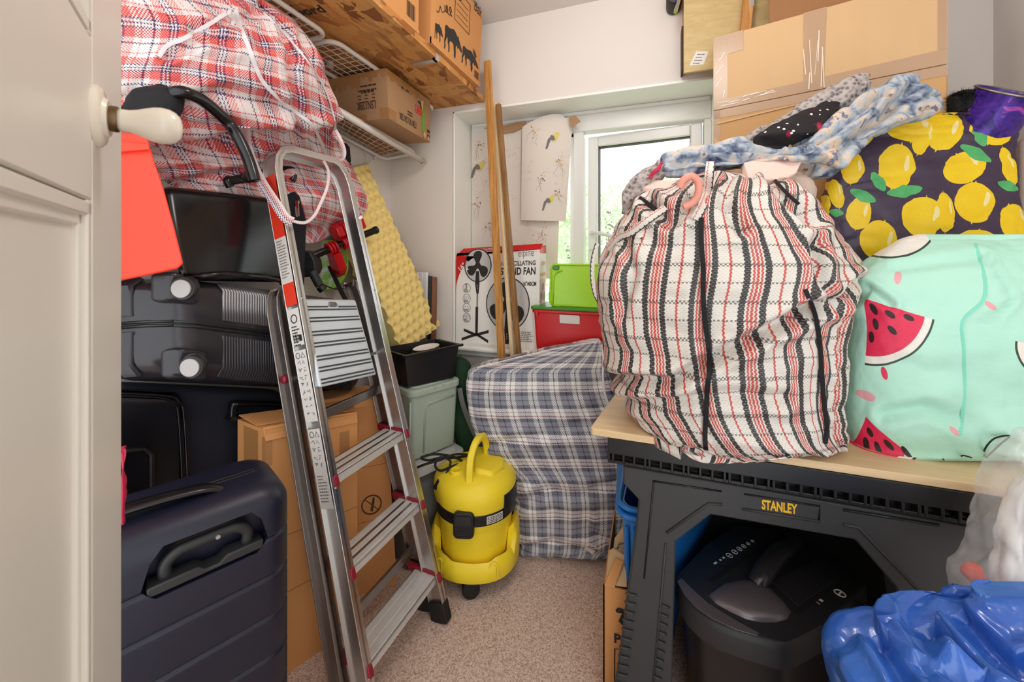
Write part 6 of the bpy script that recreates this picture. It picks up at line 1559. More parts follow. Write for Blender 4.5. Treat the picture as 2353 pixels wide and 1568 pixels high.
mb = MB(); mb.prism([on_y(px, py, 1.915) for px, py in ((1306, 270), (1323, 266), (1334, 279), (1312, 293))], (0, .004, 0)); mb.build('packing_tape', M['card_dull'], s2)
# ------------------------------------------------------------------ work table on a black trestle
ZT = .80
c_fl, c_fr = on_z(1355, 984, ZT), V(1.06, 1.035, ZT)
fl_, bl_ = V(c_fl.x, c_fl.y, 0), V(-.055, 1.70, 0)
brd = Hex([V(fl_.x, fl_.y, ZT - .018), V(1.075, 1.030, ZT - .018), V(1.075, 1.705, ZT - .018), V(bl_.x, bl_.y, ZT - .018)], [V(fl_.x, fl_.y, ZT), V(1.075, 1.030, ZT), V(1.075, 1.705, ZT), V(bl_.x, bl_.y, ZT)])
mb = MB(brd); mb.rblock(brd.W, brd.D, .018, .012, .0025, .0025, nz=2, nc=5)
tag(mb.build('table_board', M['beech'], smooth='auto'), 'pale beech board laid across the black trestle as a table', 'table')

YT = 1.045
tr = thing('trestle', (.25, YT + .2, 0), 'black plastic folding trestle with a wide cut-out carrying the pale board', 'trestle')
def T(px, py, dy=0.0): return on_y(px, py, YT + dy)
# top beam with teeth
mb = MB(); xl_, xr_ = T(1398, 1030).x, 1.03
mb.box(xl_, xr_, YT - .02, YT + .10, .742, .7815)
zt0 = .722
mb.box(xl_, xr_, YT + .006, YT + .09, zt0 - .008, .742); mb.box(xl_, xr_, YT - .016, YT - .002, zt0 - .006, zt0 + .002)
x = xl_; k = 0
while x < xr_:
    mb.box(x, x + .006, YT - .018, YT + .01, zt0 - .004, .744); x += .026 if k % 4 else .010; k += 1
mb.build('top_beam', M['black'], tr, bevel=.0015)
mb = MB(); mb.prism([T(1516, 1030, -.021), T(1530, 1031, -.021), T(1530, 1034, -.021), T(1516, 1033, -.021)], (0, -.002, 0)); mb.build('metal_clip', M['chrome'], tr)
# front frame with the octagonal cut-out
outer = [(1432, 1062), (1432, 1112), (1468, 1150), (1462, 1215), (1416, 1568), (1400, 1690)]
inner = [(1548, 1700), (1553, 1246), (1634, 1184), (1966, 1242), (2060, 1352), (2078, 1470), (2090, 2050)]
def P3(px, py, dy=0.0, zmin=.006): p = T(px, py, dy); return V(p.x, p.y, max(p.z, zmin))
right_x = 1.0
zt_ = .706
O = [V(T(1432, 1070).x, YT, zt_)] + [P3(*q) for q in outer[1:-1]] + [V(P3(1405, 1640).x - .01, YT, .006)]
I = [V(P3(1552, 1560).x - .012, YT, .006)] + [P3(*q) for q in inner[1:-1]] + [V(P3(2090, 1600).x + .02, YT, .006)]
mb = MB(); ring = O + I + [V(right_x + .01, YT, .006), V(right_x - .05, YT, .58), V(right_x - .01, YT, .63), V(right_x - .01, YT, zt_)]
mb.prism(ring, (0, .055, 0)); fp = mb.build('front_frame', M['charcoal'], tr, bevel=.004)
# raised and sunk mouldings on the front face
mb = MB()
def bead(pts, r=.004): mb.tube([T(px, py, -.001) for px, py in pts], r, n=6)
bead([(1532, 1225), (1628, 1158), (1660, 1160)], .0035); bead([(1705, 1170), (1884, 1199)], .003); bead([(1938, 1206), (1972, 1212), (2108, 1354)], .0035)
bead([(1530, 1250), (1502, 1568)], .003)
mb.build('moulding', M['charcoal'], fp, smooth=True)
mb = MB()
bead([(1500, 1106), (1658, 1130)], .0022); bead([(1502, 1108), (1480, 1330)], .0022); bead([(1710, 1136), (1884, 1164), (1882, 1196)], .002); bead([(1938, 1172), (2158, 1208)], .003)
mb.build('sunk_line', M['black'], fp, smooth=True)
for col in ((1437, 1464, -2.35), (1521, 1541, -2.0)):
    mb = MB()
    for i in range(13):
        y = 1362 + i * 20.5
        for (x0, x1, dx) in (col,):
            if x0 > 1500 and i < 1: continue
            xo = x0 + dx * i * (1.0 if x0 < 1500 else 1.1); y0 = y + (0 if x0 < 1500 else 8)
            mb.tube([T(xo, y0, -.003), T(xo + 10, y0 + 5, -.004), T(xo + (x1 - x0), y0 + 8, -.003)], .0028, n=6)
    mb.build('grip_rib', M['charcoal'], fp, smooth=True)
mb = MB(); a, b = T(1750, 1169), T(1832, 1181); xd = (b - a).normalized(); mb.text('STANLEY', a + V(0, -.0012, 0), xd, UP, .030, 0, .035, w=(b - a).length); mb.build('lettering', M['ink_yellow'], fp)
# folding rear frame, closed to a solid dark panel for the shade under the table
mb = MB(); YB2 = YT + .42
mb.prism([V(p.x, YB2 + .02, p.z) for p in O] + [V(p.x, YB2 + .02, p.z) for p in ring[-4:]], (0, .02, 0)); rf = mb.build('rear_frame', M['charcoal_dark'], tr, bevel=.004)
mb = MB(); mb.box(xl_ + .03, right_x, YB2 - .01, YB2 + .05, .70, .7815); mb.build('rear_beam', M['black'], tr)

# ------------------------------------------------------------------ under the table
# carton with standing flaps
kx0 = on_y(1386, 1500, 1.115).x; zc_ = on_y(1392, 1345, 1.115).z
kb = thing('open_carton', (kx0 + .12, 1.3, 0), 'worn cardboard carton with torn open flaps beside the left trestle leg', 'box')
mb = MB(); x1_ = .05
for b in ((kx0, x1_, 1.115, 1.119, .002, zc_), (kx0, x1_, 1.456, 1.46, .002, .12), (kx0, kx0 + .004, 1.115, 1.46, .002, zc_), (x1_ - .004, x1_, 1.115, 1.46, .002, .12), (kx0, x1_, 1.115, 1.46, .002, .006)): mb.box(*b)
q = lambda px, py: on_y(px, py, 1.1135)
mb.text('P', q(1410, 1476), (1, 0, 0), (0, 0, 1), .036, 1, .03)
mb.tube([q(1412, 1492), q(1412, 1700)], .0012, 1, n=4); mb.tube([q(1412, 1492), q(1440, 1494)], .0012, 1, n=4)
mb.poly([q(1414, 1402), q(1420, 1397), q(1436, 1401), q(1440, 1408), q(1428, 1410), q(1416, 1408)], 1); mb.poly([q(1430, 1410), q(1440, 1410), q(1440, 1424), q(1432, 1440), q(1421, 1428)], 1)
mb.build('body', [M['card_orange'], M['ink']], kb)
mb = MB(); mb.prism([on_y(1390, 1344, 1.112), on_y(1440, 1350, 1.112), on_y(1440, 1282, 1.18), on_y(1408, 1262, 1.20), on_y(1399, 1268, 1.20)], (.0, .004, .0)); mb.build('front_flap', M['card_pale'], kb)
mb = MB(); mb.prism([on_y(1389, 1342, 1.110), on_y(1412, 1348, 1.110), on_y(1432, 1288, 1.165), on_y(1415, 1280, 1.165)], (0, -.006, 0)); mb.build('torn_strip', M['card_orange'], kb)
mb = MB(); mb.prism([on_y(1409, 1268, 1.24), on_y(1412, 1240, 1.24), on_y(1436, 1205, 1.24), on_y(1440, 1250, 1.24), on_y(1424, 1246, 1.24)], (0, .004, 0)); mb.prism([on_y(1411, 1270, 1.245), on_y(1420, 1265, 1.245), on_y(1436, 1250, 1.245), on_y(1440, 1300, 1.245)], (0, .004, 0)); mb.build('side_flap', M['card_pale'], kb)
# blue crate standing in it
o_ = V(kx0 + .03, 1.135, .007); bz = on_z(1427, 1162, .552)
q = [V(bz.x, bz.y, 0), V(bz.x + .120, bz.y, 0), V(bz.x + .35, bz.y + .34, 0), V(bz.x + .01, bz.y + .34, 0)]; cc_ = sum(q, V(0, 0, 0)) / 4
q0 = [V(max(lerp(p.x, cc_.x, .12), kx0 + .012) if i in (0, 3) else min(lerp(p.x, cc_.x, .12), x1_ - .012), min(max(lerp(p.y, cc_.y, .12), 1.127), 1.448), .008) for i, p in enumerate(q)]
hx_ = Hex(q0, [p + UP * .552 for p in q]); W, D, H = hx_.W, hx_.D, hx_.H
bc = thing('blue_crate', tuple(cc_), 'blue plastic bin standing in the open carton behind the trestle leg', 'bin')
mb = MB(hx_); mb.rblock(W, D, H, .03, 0, .01, nz=6, open_top=True)
for i in range(5): mb.tube([(W * (.12 + .19 * i), -.001, H * .1), (W * (.12 + .19 * i), -.001, H * .9)], .005, n=6)
mb.build('body', M['blue_crate'], bc, smooth='auto')
mb = MB(hx_); mb.tube([(x, y, H) for x, y in rounded_rect(-.006, W + .006, -.006, D + .006, .03)], .0075, n=8, closed=True); mb.tube([(x, y, H - .025) for x, y in rounded_rect(-.006, W + .006, -.006, D + .006, .03)], .009, n=8, closed=True); mb.build('rim', M['blue_crate'], bc, smooth=True)

# paper shredder in the cut-out
zs_ = .405
outl = [(1551, 1322), (1558, 1352), (1580, 1388), (1612, 1418), (1650, 1440), (1700, 1458), (1750, 1472), (1785, 1482), (1808, 1484), (1828, 1478), (1900, 1440), (1985, 1355), (1992, 1340), (1900, 1262), (1780, 1212), (1690, 1205), (1620, 1250)]
FP = [on_z(px, py, zs_) for px, py in outl]; cen = sum(FP, V(0, 0, 0)) / len(FP)
shr = thing('paper_shredder', (cen.x, cen.y, 0), 'black paper shredder with white symbols under the table inside the trestle cut-out', 'shredder')
FP = [V(p.x, p.y, 0) for p in FP]
def grow(k, z): return [V(cen.x + (p.x - cen.x) * k, cen.y + (p.y - cen.y) * k, z) for p in FP]
mb = MB(); n = len(FP); rows = [grow(.80, .006), grow(.90, .33), grow(.93, .345)]
mb.add([p for r in rows for p in r], [(i * n + j, i * n + (j + 1) % n, i * n + n + (j + 1) % n, i * n + n + j) for i in range(2) for j in range(n)] + [tuple(range(n))[::-1], tuple(range(2 * n, 3 * n))]); mb.build('bin', M['black'], shr, smooth='auto')
mb = MB(); rows = [grow(.95, .346), grow(1.0, .352), grow(1.0, .392), grow(.985, .402), grow(.95, .406)]
mb.add([p for r in rows for p in r], [(i * n + j, i * n + (j + 1) % n, i * n + n + (j + 1) % n, i * n + n + j) for i in range(4) for j in range(n)] + [tuple(range(n))[::-1], tuple(range(4 * n, 5 * n))]); lid = mb.build('cutter_head', M['charcoal_dark'], shr, smooth='auto')
S = lambda px, py, dz=0.0: on_z(px, py, .4065 + dz)
mb = MB(); lo_ = [(1556, 1338), (1572, 1368), (1600, 1398), (1640, 1425), (1690, 1448), (1740, 1463)]; li_ = [(1566, 1330), (1592, 1356), (1628, 1388), (1660, 1408), (1700, 1432), (1744, 1456)]
mb.prism([S(*q) for q in lo_] + [S(*q) for q in li_[::-1]], UP * .0012); mb.build('lip_highlight', M['dome'], lid, bevel=.0005)  # pale strip paints the highlight along the head's front lip
# smooth dome lens at the front of the head, its highlight painted as grey
dome = [(1628, 1370), (1645, 1388), (1680, 1408), (1715, 1424), (1750, 1431), (1785, 1431), (1808, 1424), (1818, 1408), (1800, 1384), (1765, 1350), (1725, 1335), (1690, 1338), (1660, 1345)]
dp = [on_z(px, py, .4065) for px, py in dome]; dc_ = sum(dp, V(0, 0, 0)) / len(dp); n = len(dp); vs = []
for k in range(7):
    t = k / 6; vs += [dc_ + (p - dc_) * math.cos(t * math.pi / 2) + UP * (.020 * math.sin(t * math.pi / 2)) for p in dp]
mb = MB(); mb.add(vs, [(i * n + j, i * n + (j + 1) % n, i * n + n + (j + 1) % n, i * n + n + j) for i in range(6) for j in range(n)]); mb.build('dome', M['dome'], lid, smooth=True)
mb = MB(); mb.tube(spline([S(1738, 1345, .006), S(1750, 1325, .020), S(1775, 1290, .026), S(1805, 1262, .020), S(1830, 1250, .004)]), [.022] * 8 + [.024] * 8 + [.024] * 8 + [.02] * 8 + [.016], n=14); mb.build('hand_grip', M['ribbed'], lid, smooth=True)
mb = MB()
for a, b in (((1632, 1336), (1790, 1228)), ((1830, 1410), (1940, 1326))):
    A_, B_ = S(*a), S(*b); d_ = (B_ - A_).normalized(); w_ = UP.cross(d_) * .0055; mb.prism([A_ - w_, A_ + w_, B_ + w_, B_ - w_], UP * .001)
mb.build('feed_slot', M['rubber'], lid)
mb = MB(); mb.prism([S(1770, 1340), S(1835, 1395), S(1938, 1322), S(1880, 1285)], UP * .0025); mb.build('glossy_panel', M['ribbed'], lid, bevel=.001)
mb = MB(); xd = (S(1660, 1284) - S(1640, 1298)).normalized(); yd = UP.cross(xd)
def ringp(cx, cy, r, th=.0010): mb.tube([S(cx, cy) + xd * (r * math.cos(a / 18 * 6.2832)) + yd * (r * 1.1 * math.sin(a / 18 * 6.2832)) for a in range(18)], th, n=4, closed=True)
for (px, py), r in (((1676, 1277), .0072), ((1688, 1269), .0068), ((1699, 1262), .0062), ((1709, 1256), .0055), ((1719, 1250), .0045), ((1729, 1244), .0038)):
    ringp(px, py, r); c = S(px, py); mb.tube([c - xd * r * .6, c + xd * r * .6], .0009, n=4)
for k, (px, py, w_) in enumerate(((1643, 1298, .012), (1656, 1290, .006), (1663, 1285, .008))):
    c = S(px, py); mb.prism([c, c + xd * w_, c + xd * w_ + yd * .005, c + yd * .005], UP * .0005)
ringp(1930, 1364, .010, .0016); c = S(1930, 1364); mb.tube([c - xd * .008, c + xd * .008], .002, n=4)
c = S(1884, 1390); mb.prism([c, c + xd * .020, c + xd * .020 + yd * .013, c + yd * .013], UP * .0004)
mb.build('symbol', M['ink_white'], lid)
mb = MB(); c = S(1885, 1389, .0008); mb.prism([c, c + xd * .009, c + xd * .009 + yd * .009, c + yd * .009], UP * .0004); mb.build('symbol_dark', M['ink'], lid)
mb = MB(); mb.tube(spline([S(1990, 1390), on_z(2000, 1420, .30), on_z(1980, 1470, .22), on_z(1984, 1540, .1), V(cen.x + .25, cen.y, .012)]), .004, n=8); mb.build('mains_lead', M['black'], shr, smooth=True)

# ------------------------------------------------------------------ on the table: striped bag
stripe = sack('striped_bag', [
    (398, 1610, 1.08, 1700, 1.03, .06), (412, 1560, 1.10, 1790, 1.01, .14), (432, 1500, 1.13, 1838, .995, .24), (462, 1455, 1.15, 1858, .985, .34), (505, 1425, 1.165, 1880, .98, .40), (560, 1395, 1.175, 1930, .965, .44), (610, 1372, 1.18, 1962, .955, .46), (660, 1366, 1.18, 1952, .955, .47),
    (720, 1372, 1.175, 1930, .96, .46), (780, 1386, 1.17, 1926, .96, .45), (840, 1402, 1.16, 1926, .955, .43), (900, 1426, 1.145, 1926, .95, .40), (950, 1452, 1.105, 1924, .95, .38), (974, 1474, 1.06, 1920, .955, .36), (987, 1500, 1.02, 1910, .965, .33), (993, 1535, 1.0, 1885, .97, .25)],
    M['stripe'], p=2.8, nu=260, nv=200, lumps=.014, folds=.009, crinkle=.0025, fold_dir=(.7, .7, 1.0), fold_scale=13, seed=21,
    creases=[([(1395, 850), (1480, 835), (1560, 830), (1630, 790), (1700, 750), (1840, 680)], .030, 11), ([(1430, 900), (1520, 880), (1650, 850), (1780, 860)], .014, 12), ([(1840, 560), (1850, 640), (1880, 690), (1940, 640)], .026, 11), ([(1500, 470), (1560, 520), (1600, 480), (1640, 430)], .028, 13), ([(1670, 420), (1665, 480), (1700, 540)], .022, 10), ([(1760, 420), (1790, 470), (1840, 520)], .024, 12), ([(1600, 470), (1620, 700), (1630, 990)], .006, 8), ([(1530, 1000), (1640, 960), (1800, 990)], .012, 12), ([(1890, 700), (1896, 860), (1890, 1000)], .012, 9), ([(1460, 560), (1480, 620), (1450, 700)], .014, 12)],
    label='large cream, black and red striped woven bag stuffed full on the table board', cat='bag')
hit = surface(stripe)
ribbon('zip', [(1612, 500), (1612, 560), (1616, 620), (1616, 680), (1620, 740), (1628, 800), (1630, 850), (1625, 900), (1622, 960), (1620, 1005), (1622, 1035)], .011, M['black_soft'], stripe, .009)
ribbon('zip', [(1850, 665), (1872, 720), (1884, 790), (1888, 850), (1893, 920), (1900, 980), (1896, 1020)], .009, M['black_soft'], stripe, .009)
ribbon('strap', [at(1634, 372, .96), at(1630, 400, .95), hit(1626, 440, .006), hit(1616, 470, .006), hit(1598, 505, .006)], .022, M['stripe_strap'], stripe, free=True)
ribbon('strap', [hit(1530, 478, .01), hit(1490, 505, .01), hit(1450, 535, .01), hit(1420, 548, .012), hit(1398, 575, .012)], .020, M['stripe_strap'], stripe, free=True)
ribbon('side_strap', [hit(1470, 545, .008), at(1462, 600, 1.00), at(1440, 660, 1.02), at(1405, 690, 1.06), at(1375, 690, 1.10), at(1362, 650, 1.13), at(1362, 600, 1.15), at(1372, 560, 1.16)], .014, M['stripe_strap'], stripe, free=True)
ribbon('fold_edge', [hit(1772, 404, .014), hit(1790, 425, .014), hit(1812, 448, .014), hit(1836, 470, .012)], .008, M['black_soft'], stripe, free=True)
ribbon('buckle_strap', [hit(1468, 455, .006), hit(1490, 470, .010), hit(1515, 490, .010)], .014, M['black_soft'], stripe, free=True)

# pink hanger hook and pink board tucked into the bag's mouth
dk = (hit(1600, 450, 0) - V(0, 0, EYE)).dot(FWD)
mb = MB(); mb.tube(spline([at(1562, 432, dk - .05), at(1570, 415, dk - .055), at(1588, 405, dk - .06), at(1602, 415, dk - .06), at(1606, 435, dk - .06), at(1600, 455, dk - .055), at(1588, 468, dk - .05), at(1570, 476, dk - .045)], 8), .0085, n=12)
tag(mb.build('hanger_hook', M['pink'], smooth=True), 'salmon pink plastic hook curling out of the top of the striped bag', 'hook')
ds = .97
mb = MB(); mb.prism([at(1710, 372, 1.00), at(1722, 412, .965), at(1800, 414, .955), at(1832, 396, .96), at(1848, 360, 1.0), at(1790, 352, 1.02)], FWD * .02 - UP * .012)
tag(mb.build('folded_sheet', M['pink_sheet'], bevel=.004), 'flat pale pink sheet lying over the mouth of the striped bag', 'cloth')
sack('cushion', [(398, 1785, 1.06, 1840, 1.04, .06), (412, 1770, 1.07, 1865, 1.03, .12), (440, 1780, 1.07, 1876, 1.03, .14), (470, 1800, 1.07, 1876, 1.03, .13), (500, 1820, 1.07, 1868, 1.03, .08)], M['beige'], nu=50, nv=40, lumps=.004, folds=.003, label='beige pink cushion end at the right of the striped bag mouth', cat='cushion')
sack('cushion', [(418, 1490, 1.10, 1560, 1.06, .06), (440, 1478, 1.11, 1570, 1.05, .12), (470, 1486, 1.11, 1560, 1.05, .12), (498, 1500, 1.11, 1545, 1.06, .06)], M['pink_sheet'], nu=50, nv=40, lumps=.004, folds=.003, label='small pale pink cushion at the left of the striped bag mouth', cat='cushion')

# ------------------------------------------------------------------ cloths heaped on top
sack('shawl', [(172, 1960, 1.10, 2000, 1.09, .03), (190, 1910, 1.11, 2010, 1.08, .07), (225, 1850, 1.13, 1990, 1.09, .09), (262, 1790, 1.14, 1930, 1.10, .09), (290, 1740, 1.15, 1880, 1.11, .08), (318, 1690, 1.16, 1800, 1.12, .06), (338, 1675, 1.16, 1740, 1.14, .03)], M['crochet'], nu=110, nv=90, lumps=.012, folds=.012, seed=31, label='grey crochet shawl draped behind the blue floral cloth', cat='shawl')
sack('rose_cloth', [(236, 1880, 1.10, 1930, 1.08, .03), (255, 1830, 1.10, 1940, 1.07, .06), (285, 1770, 1.11, 1920, 1.07, .08), (310, 1732, 1.11, 1890, 1.07, .08), (330, 1728, 1.11, 1840, 1.08, .05), (345, 1740, 1.10, 1800, 1.09, .02)], M['polka'], nu=90, nv=70, lumps=.006, folds=.006, seed=33, label='black cloth with red roses and white dots between crochet shawl and floral cloth', cat='cloth')
fc = sack('floral_cloth', [(177, 2050, 1.06, 2100, 1.05, .05), (190, 2000, 1.07, 2130, 1.04, .09), (215, 1965, 1.08, 2166, 1.03, .12), (245, 1930, 1.08, 2168, 1.03, .13), (275, 1890, 1.08, 2140, 1.03, .14), (305, 1850, 1.08, 2060, 1.04, .15), (335, 1815, 1.08, 1990, 1.05, .15), (365, 1815, 1.07, 1950, 1.05, .14), (395, 1838, 1.06, 1930, 1.05, .11), (412, 1855, 1.06, 1905, 1.055, .05)], M['floral'], nu=150, nv=120, lumps=.014, folds=.030, crinkle=.004, fold_dir=(1.0, 1.0, 1.0), fold_scale=11, seed=35, creases=[([(1900, 370), (1960, 310), (2040, 240), (2090, 200)], .02, 10), ([(1850, 330), (1930, 280), (2000, 220)], .016, 9)], label='large blue floral cloth heaped behind the lemon bag', cat='cloth')
sack('floral_scarf', [(316, 1690, 1.06, 1712, 1.05, .03), (332, 1570, 1.08, 1760, 1.04, .06), (346, 1530, 1.09, 1880, 1.01, .09), (362, 1510, 1.09, 1905, 1.0, .10), (378, 1505, 1.09, 1830, 1.01, .10), (394, 1510, 1.08, 1700, 1.03, .08), (408, 1530, 1.07, 1610, 1.05, .04)], M['floral'], nu=140, nv=70, lumps=.010, folds=.014, fold_dir=(.5, .5, 1.6), fold_scale=14, seed=37, creases=[([(1540, 385), (1600, 372), (1700, 375), (1850, 352)], .012, 6), ([(1620, 350), (1700, 356), (1780, 348)], .012, 6)], label='narrow twisted blue floral scarf lying across the striped bag', cat='scarf')
sack('lace_scarf', [(368, 1510, 1.10, 1530, 1.09, .03), (388, 1478, 1.11, 1540, 1.08, .06), (410, 1450, 1.12, 1530, 1.08, .08), (435, 1428, 1.13, 1500, 1.09, .07), (462, 1426, 1.13, 1470, 1.10, .06), (492, 1428, 1.13, 1445, 1.12, .03)], M['crochet'], nu=80, nv=60, lumps=.008, folds=.008, seed=39, label='grey lace scarf end hanging over the left shoulder of the striped bag', cat='scarf')
sack('magenta_scarf', [(374, 1515, 1.06, 1528, 1.055, .012), (392, 1494, 1.06, 1520, 1.05, .02), (410, 1485, 1.065, 1500, 1.055, .012)], M['magenta'], nu=30, nv=24, lumps=.003, folds=.003, label='small magenta cloth corner beside the grey lace scarf', cat='cloth')

# ------------------------------------------------------------------ lemon bag, watermelon bag
lemon = sack('lemon_bag', [
    (262, 1985, 1.16, 2200, 1.08, .02), (272, 1975, 1.165, 2330, 1.06, .04), (300, 1950, 1.17, 2338, 1.06, .06), (350, 1925, 1.18, 2336, 1.06, .08), (420, 1895, 1.18, 2340, 1.06, .10), (480, 1882, 1.18, 2345, 1.06, .11), (540, 1890, 1.175, 2352, 1.055, .12), (600, 1920, 1.165, 2356, 1.05, .12), (700, 1930, 1.16, 2360, 1.05, .12), (800, 1940, 1.16, 2360, 1.05, .12), (880, 1950, 1.16, 2350, 1.055, .10), (905, 1970, 1.155, 2330, 1.06, .05)],
    M['lemon'], p=3.4, nu=180, nv=130, lumps=.006, folds=.006, crinkle=.0025, seed=41, uv='front', fold_dir=(.4, .4, 1.3), fold_scale=14,
    creases=[([(2128, 300), (2130, 420), (2138, 520)], .014, 5), ([(1985, 290), (2100, 315), (2330, 300)], .003, 5)],
    label='dark purple bag printed with yellow lemons behind the mint bag', cat='bag')
melon = sack('watermelon_bag', [
    (538, 2110, .975, 2360, .875, .02), (546, 2070, .985, 2390, .87, .06), (570, 2030, .995, 2405, .865, .11), (600, 1990, 1.0, 2412, .865, .15), (650, 1958, 1.0, 2420, .862, .19), (720, 1940, 1.0, 2425, .86, .21), (800, 1926, 1.0, 2425, .86, .22), (880, 1924, .995, 2425, .86, .22), (950, 1924, .99, 2422, .855, .22), (990, 1926, .985, 2415, .87, .21), (1008, 1932, .965, 2410, .89, .20), (1018, 1950, .945, 2395, .91, .17)],
    M['melon'], p=3.6, nu=200, nv=140, lumps=.008, folds=.009, crinkle=.002, seed=43, uv='front', fold_dir=(.5, .5, 1.1), fold_scale=9,
    creases=[([(2235, 560), (2270, 680), (2200, 740), (2215, 900), (2205, 1040)], .007, 5), ([(1990, 920), (2080, 900), (2180, 940), (2260, 990)], .010, 12), ([(1940, 690), (1970, 660), (2010, 690)], .012, 9), ([(2040, 610), (2120, 600), (2240, 590)], .006, 10)],
    label='mint green bag printed with watermelon slices at the right of the table', cat='bag')
hit = surface(melon)
P = spline([hit(2168, 1056, .004), hit(2185, 1075, .006), hit(2215, 1080, .008), hit(2235, 1085, .008), hit(2258, 1065, .008), hit(2262, 1035, .01), hit(2285, 1008, .012), hit(2320, 1002, .012), hit(2300, 1020, .012), hit(2268, 1050, .012), hit(2240, 1078, .012), hit(2212, 1066, .012), hit(2210, 1048, .010), hit(2232, 1052, .01)], 6)
mb = MB(); mb.tube(P, .0015, n=7); mb.build('drawcord', M['black_soft'], melon, smooth=True)
ribbon('seam', [(2240, 560), (2262, 640), (2258, 690), (2212, 738), (2214, 800), (2216, 900), (2206, 1000)], .006, plain('aqua_seam', (132, 220, 196), 0.5), melon, .0012)

# ------------------------------------------------------------------ things behind: cartons, tin, black fur, board
gl, gr = at(1640, HOR, 1.45), at(2178, HOR, 1.115); gl, gr = V(gl.x, gl.y, 0), V(gr.x, gr.y, 0)
xd = (gr - gl).normalized(); bkv = V(-xd.y, xd.x, 0) * .072
zt0_, zt1_ = EYE + (HOR - 88) / F_PX * 1.45, EYE + (HOR + 62) / F_PX * 1.115
zm0, zm1 = EYE + (HOR - 254) / F_PX * 1.45, EYE + (HOR - 146) / F_PX * 1.115
up_hex = Hex([gl + UP * zm0, gr + UP * zm1, gr + bkv + UP * zm1, gl + bkv + UP * zm0], [gl + UP * zt0_, gr + UP * zt1_, gr + bkv + UP * zt1_, gl + bkv + UP * zt0_]); W, D, H = up_hex.W, up_hex.D, up_hex.H
mb = MB(up_hex); mb.box(0, W, 0, D, 0, H)
big = tag(mb.build('large_carton', M['card_pale'], bevel=.004), 'large flat cardboard carton bound with shiny tape at the upper right', 'box')
def strip(mb, pts, th=.0012): mb.prism([(x, -.0004, z) for x, z in pts], (0, -th, 0))
x0, _ = face_on(up_hex, 1846, 120); x1, _ = face_on(up_hex, 1900, 110)
mb = MB(up_hex); strip(mb, [(x0, 0), (x1 - .008, 0), (x1, H), (x0, H)]); strip(mb, [(0, 0), (.045, 0), (.045, H), (0, H)]); strip(mb, [(0, .0), (W, .0), (W, .045), (0, .032)], .0009); strip(mb, [(.0, H - .075), (.095, H - .07), (.095, H), (0, H)], .0016); mb.build('packing_tape', M['tape_clear'], big); mb = MB(up_hex); strip(mb, [(W - .02, .045), (W, .045), (W, H), (W - .02, H)]); mb.build('packing_tape', M['tape_clear'], big); mb = MB(up_hex)
mb.box(-.0012, 0, 0, .05, 0, H)
mb.build('packing_tape', M['tape_clear'], big)
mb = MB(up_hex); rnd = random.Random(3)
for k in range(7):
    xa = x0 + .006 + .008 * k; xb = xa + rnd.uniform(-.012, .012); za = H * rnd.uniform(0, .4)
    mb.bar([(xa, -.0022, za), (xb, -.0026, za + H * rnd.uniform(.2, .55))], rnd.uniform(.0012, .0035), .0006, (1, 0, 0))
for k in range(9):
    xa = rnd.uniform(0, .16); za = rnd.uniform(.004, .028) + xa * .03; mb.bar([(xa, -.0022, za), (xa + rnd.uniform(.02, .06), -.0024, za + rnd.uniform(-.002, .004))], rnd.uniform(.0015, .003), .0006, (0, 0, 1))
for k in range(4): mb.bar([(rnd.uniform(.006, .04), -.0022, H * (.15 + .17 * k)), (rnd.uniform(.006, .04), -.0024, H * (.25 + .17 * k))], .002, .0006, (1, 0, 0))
mb.build('crease_glint', M['tape_glint'], big)  # pale bars paint the glints on the tape's creases
lo = Hex([gl + UP * (ZT + .001), gr + UP * (ZT + .001), gr + bkv + UP * (ZT + .001), gl + bkv + UP * (ZT + .001)], [gl + UP * (zm0 - .003), gr + UP * (zm1 - .003), gr + bkv + UP * (zm1 - .003), gl + bkv + UP * (zm0 - .003)]); W, D, H = lo.W, lo.D, lo.H
mb = MB(lo); mb.box(0, W, 0, D, 0, H)
lower = tag(mb.build('large_carton', M['card'], bevel=.004), 'cardboard carton under the taped one, rising behind the heaped cloths', 'box')
mb = MB(lo); strip(mb, [(0, H - .03), (W, H - .03), (W, H), (0, H)]); strip(mb, [(0, H - .4), (.022, H - .4), (.022, H), (0, H)]); mb.box(-.0012, 0, 0, .05, H - .4, H); mb.build('packing_tape', M['tape_clear'], lower)
mb = MB(lo); a = [face_on(lo, px, py) for px, py in ((1636, 318), (1668, 336), (1668, 350), (1636, 350))]; mb.prism([(max(x, .002), -.001, z) for x, z in a], (0, -.004, 0)); mb.prism([(W * .02, -.002, H - .052), (W * .55, -.002, H - .030), (W * .55, -.002, H - .027), (W * .02, -.002, H - .045)], (0, -.002, 0)); mb.build('torn_flap', M['card_pale'], lower)
# dull carton on top of the taped one, plywood box on the wall, chrome lamp
d0, d1 = gl + xd * .17 + bkv * .25, gl + xd * .58 + bkv * .25; dz0, dz1 = lerp(zt0_, zt1_, .29) + .004, lerp(zt0_, zt1_, .97) + .004
bk2 = bkv * .6
mb = MB(Hex([d0 + UP * dz0, d1 + UP * dz1, d1 + bk2 + UP * dz1, d0 + bk2 + UP * dz0], [p + UP * 2.385 for p in (d0, d1, d1 + bk2, d0 + bk2)])); mb.box(0, mb.fr.W, 0, mb.fr.D, 0, mb.fr.H)
tag(mb.build('carton', M['card_dark'], bevel=.003), 'dull brown carton on top of the taped carton, cut by the upper picture edge', 'box')
YP = 1.705
w0, w1 = on_y(1571, 170, YP), on_y(1725, 132, YP)
pw = thing('plywood_cabinet', (w0.x + .15, 1.75, w0.z), 'pale plywood box fixed to the back wall above the window', 'cabinet')
zb_ = w0.z + .004
fx0 = w0.x; fx1 = fx0 + .36
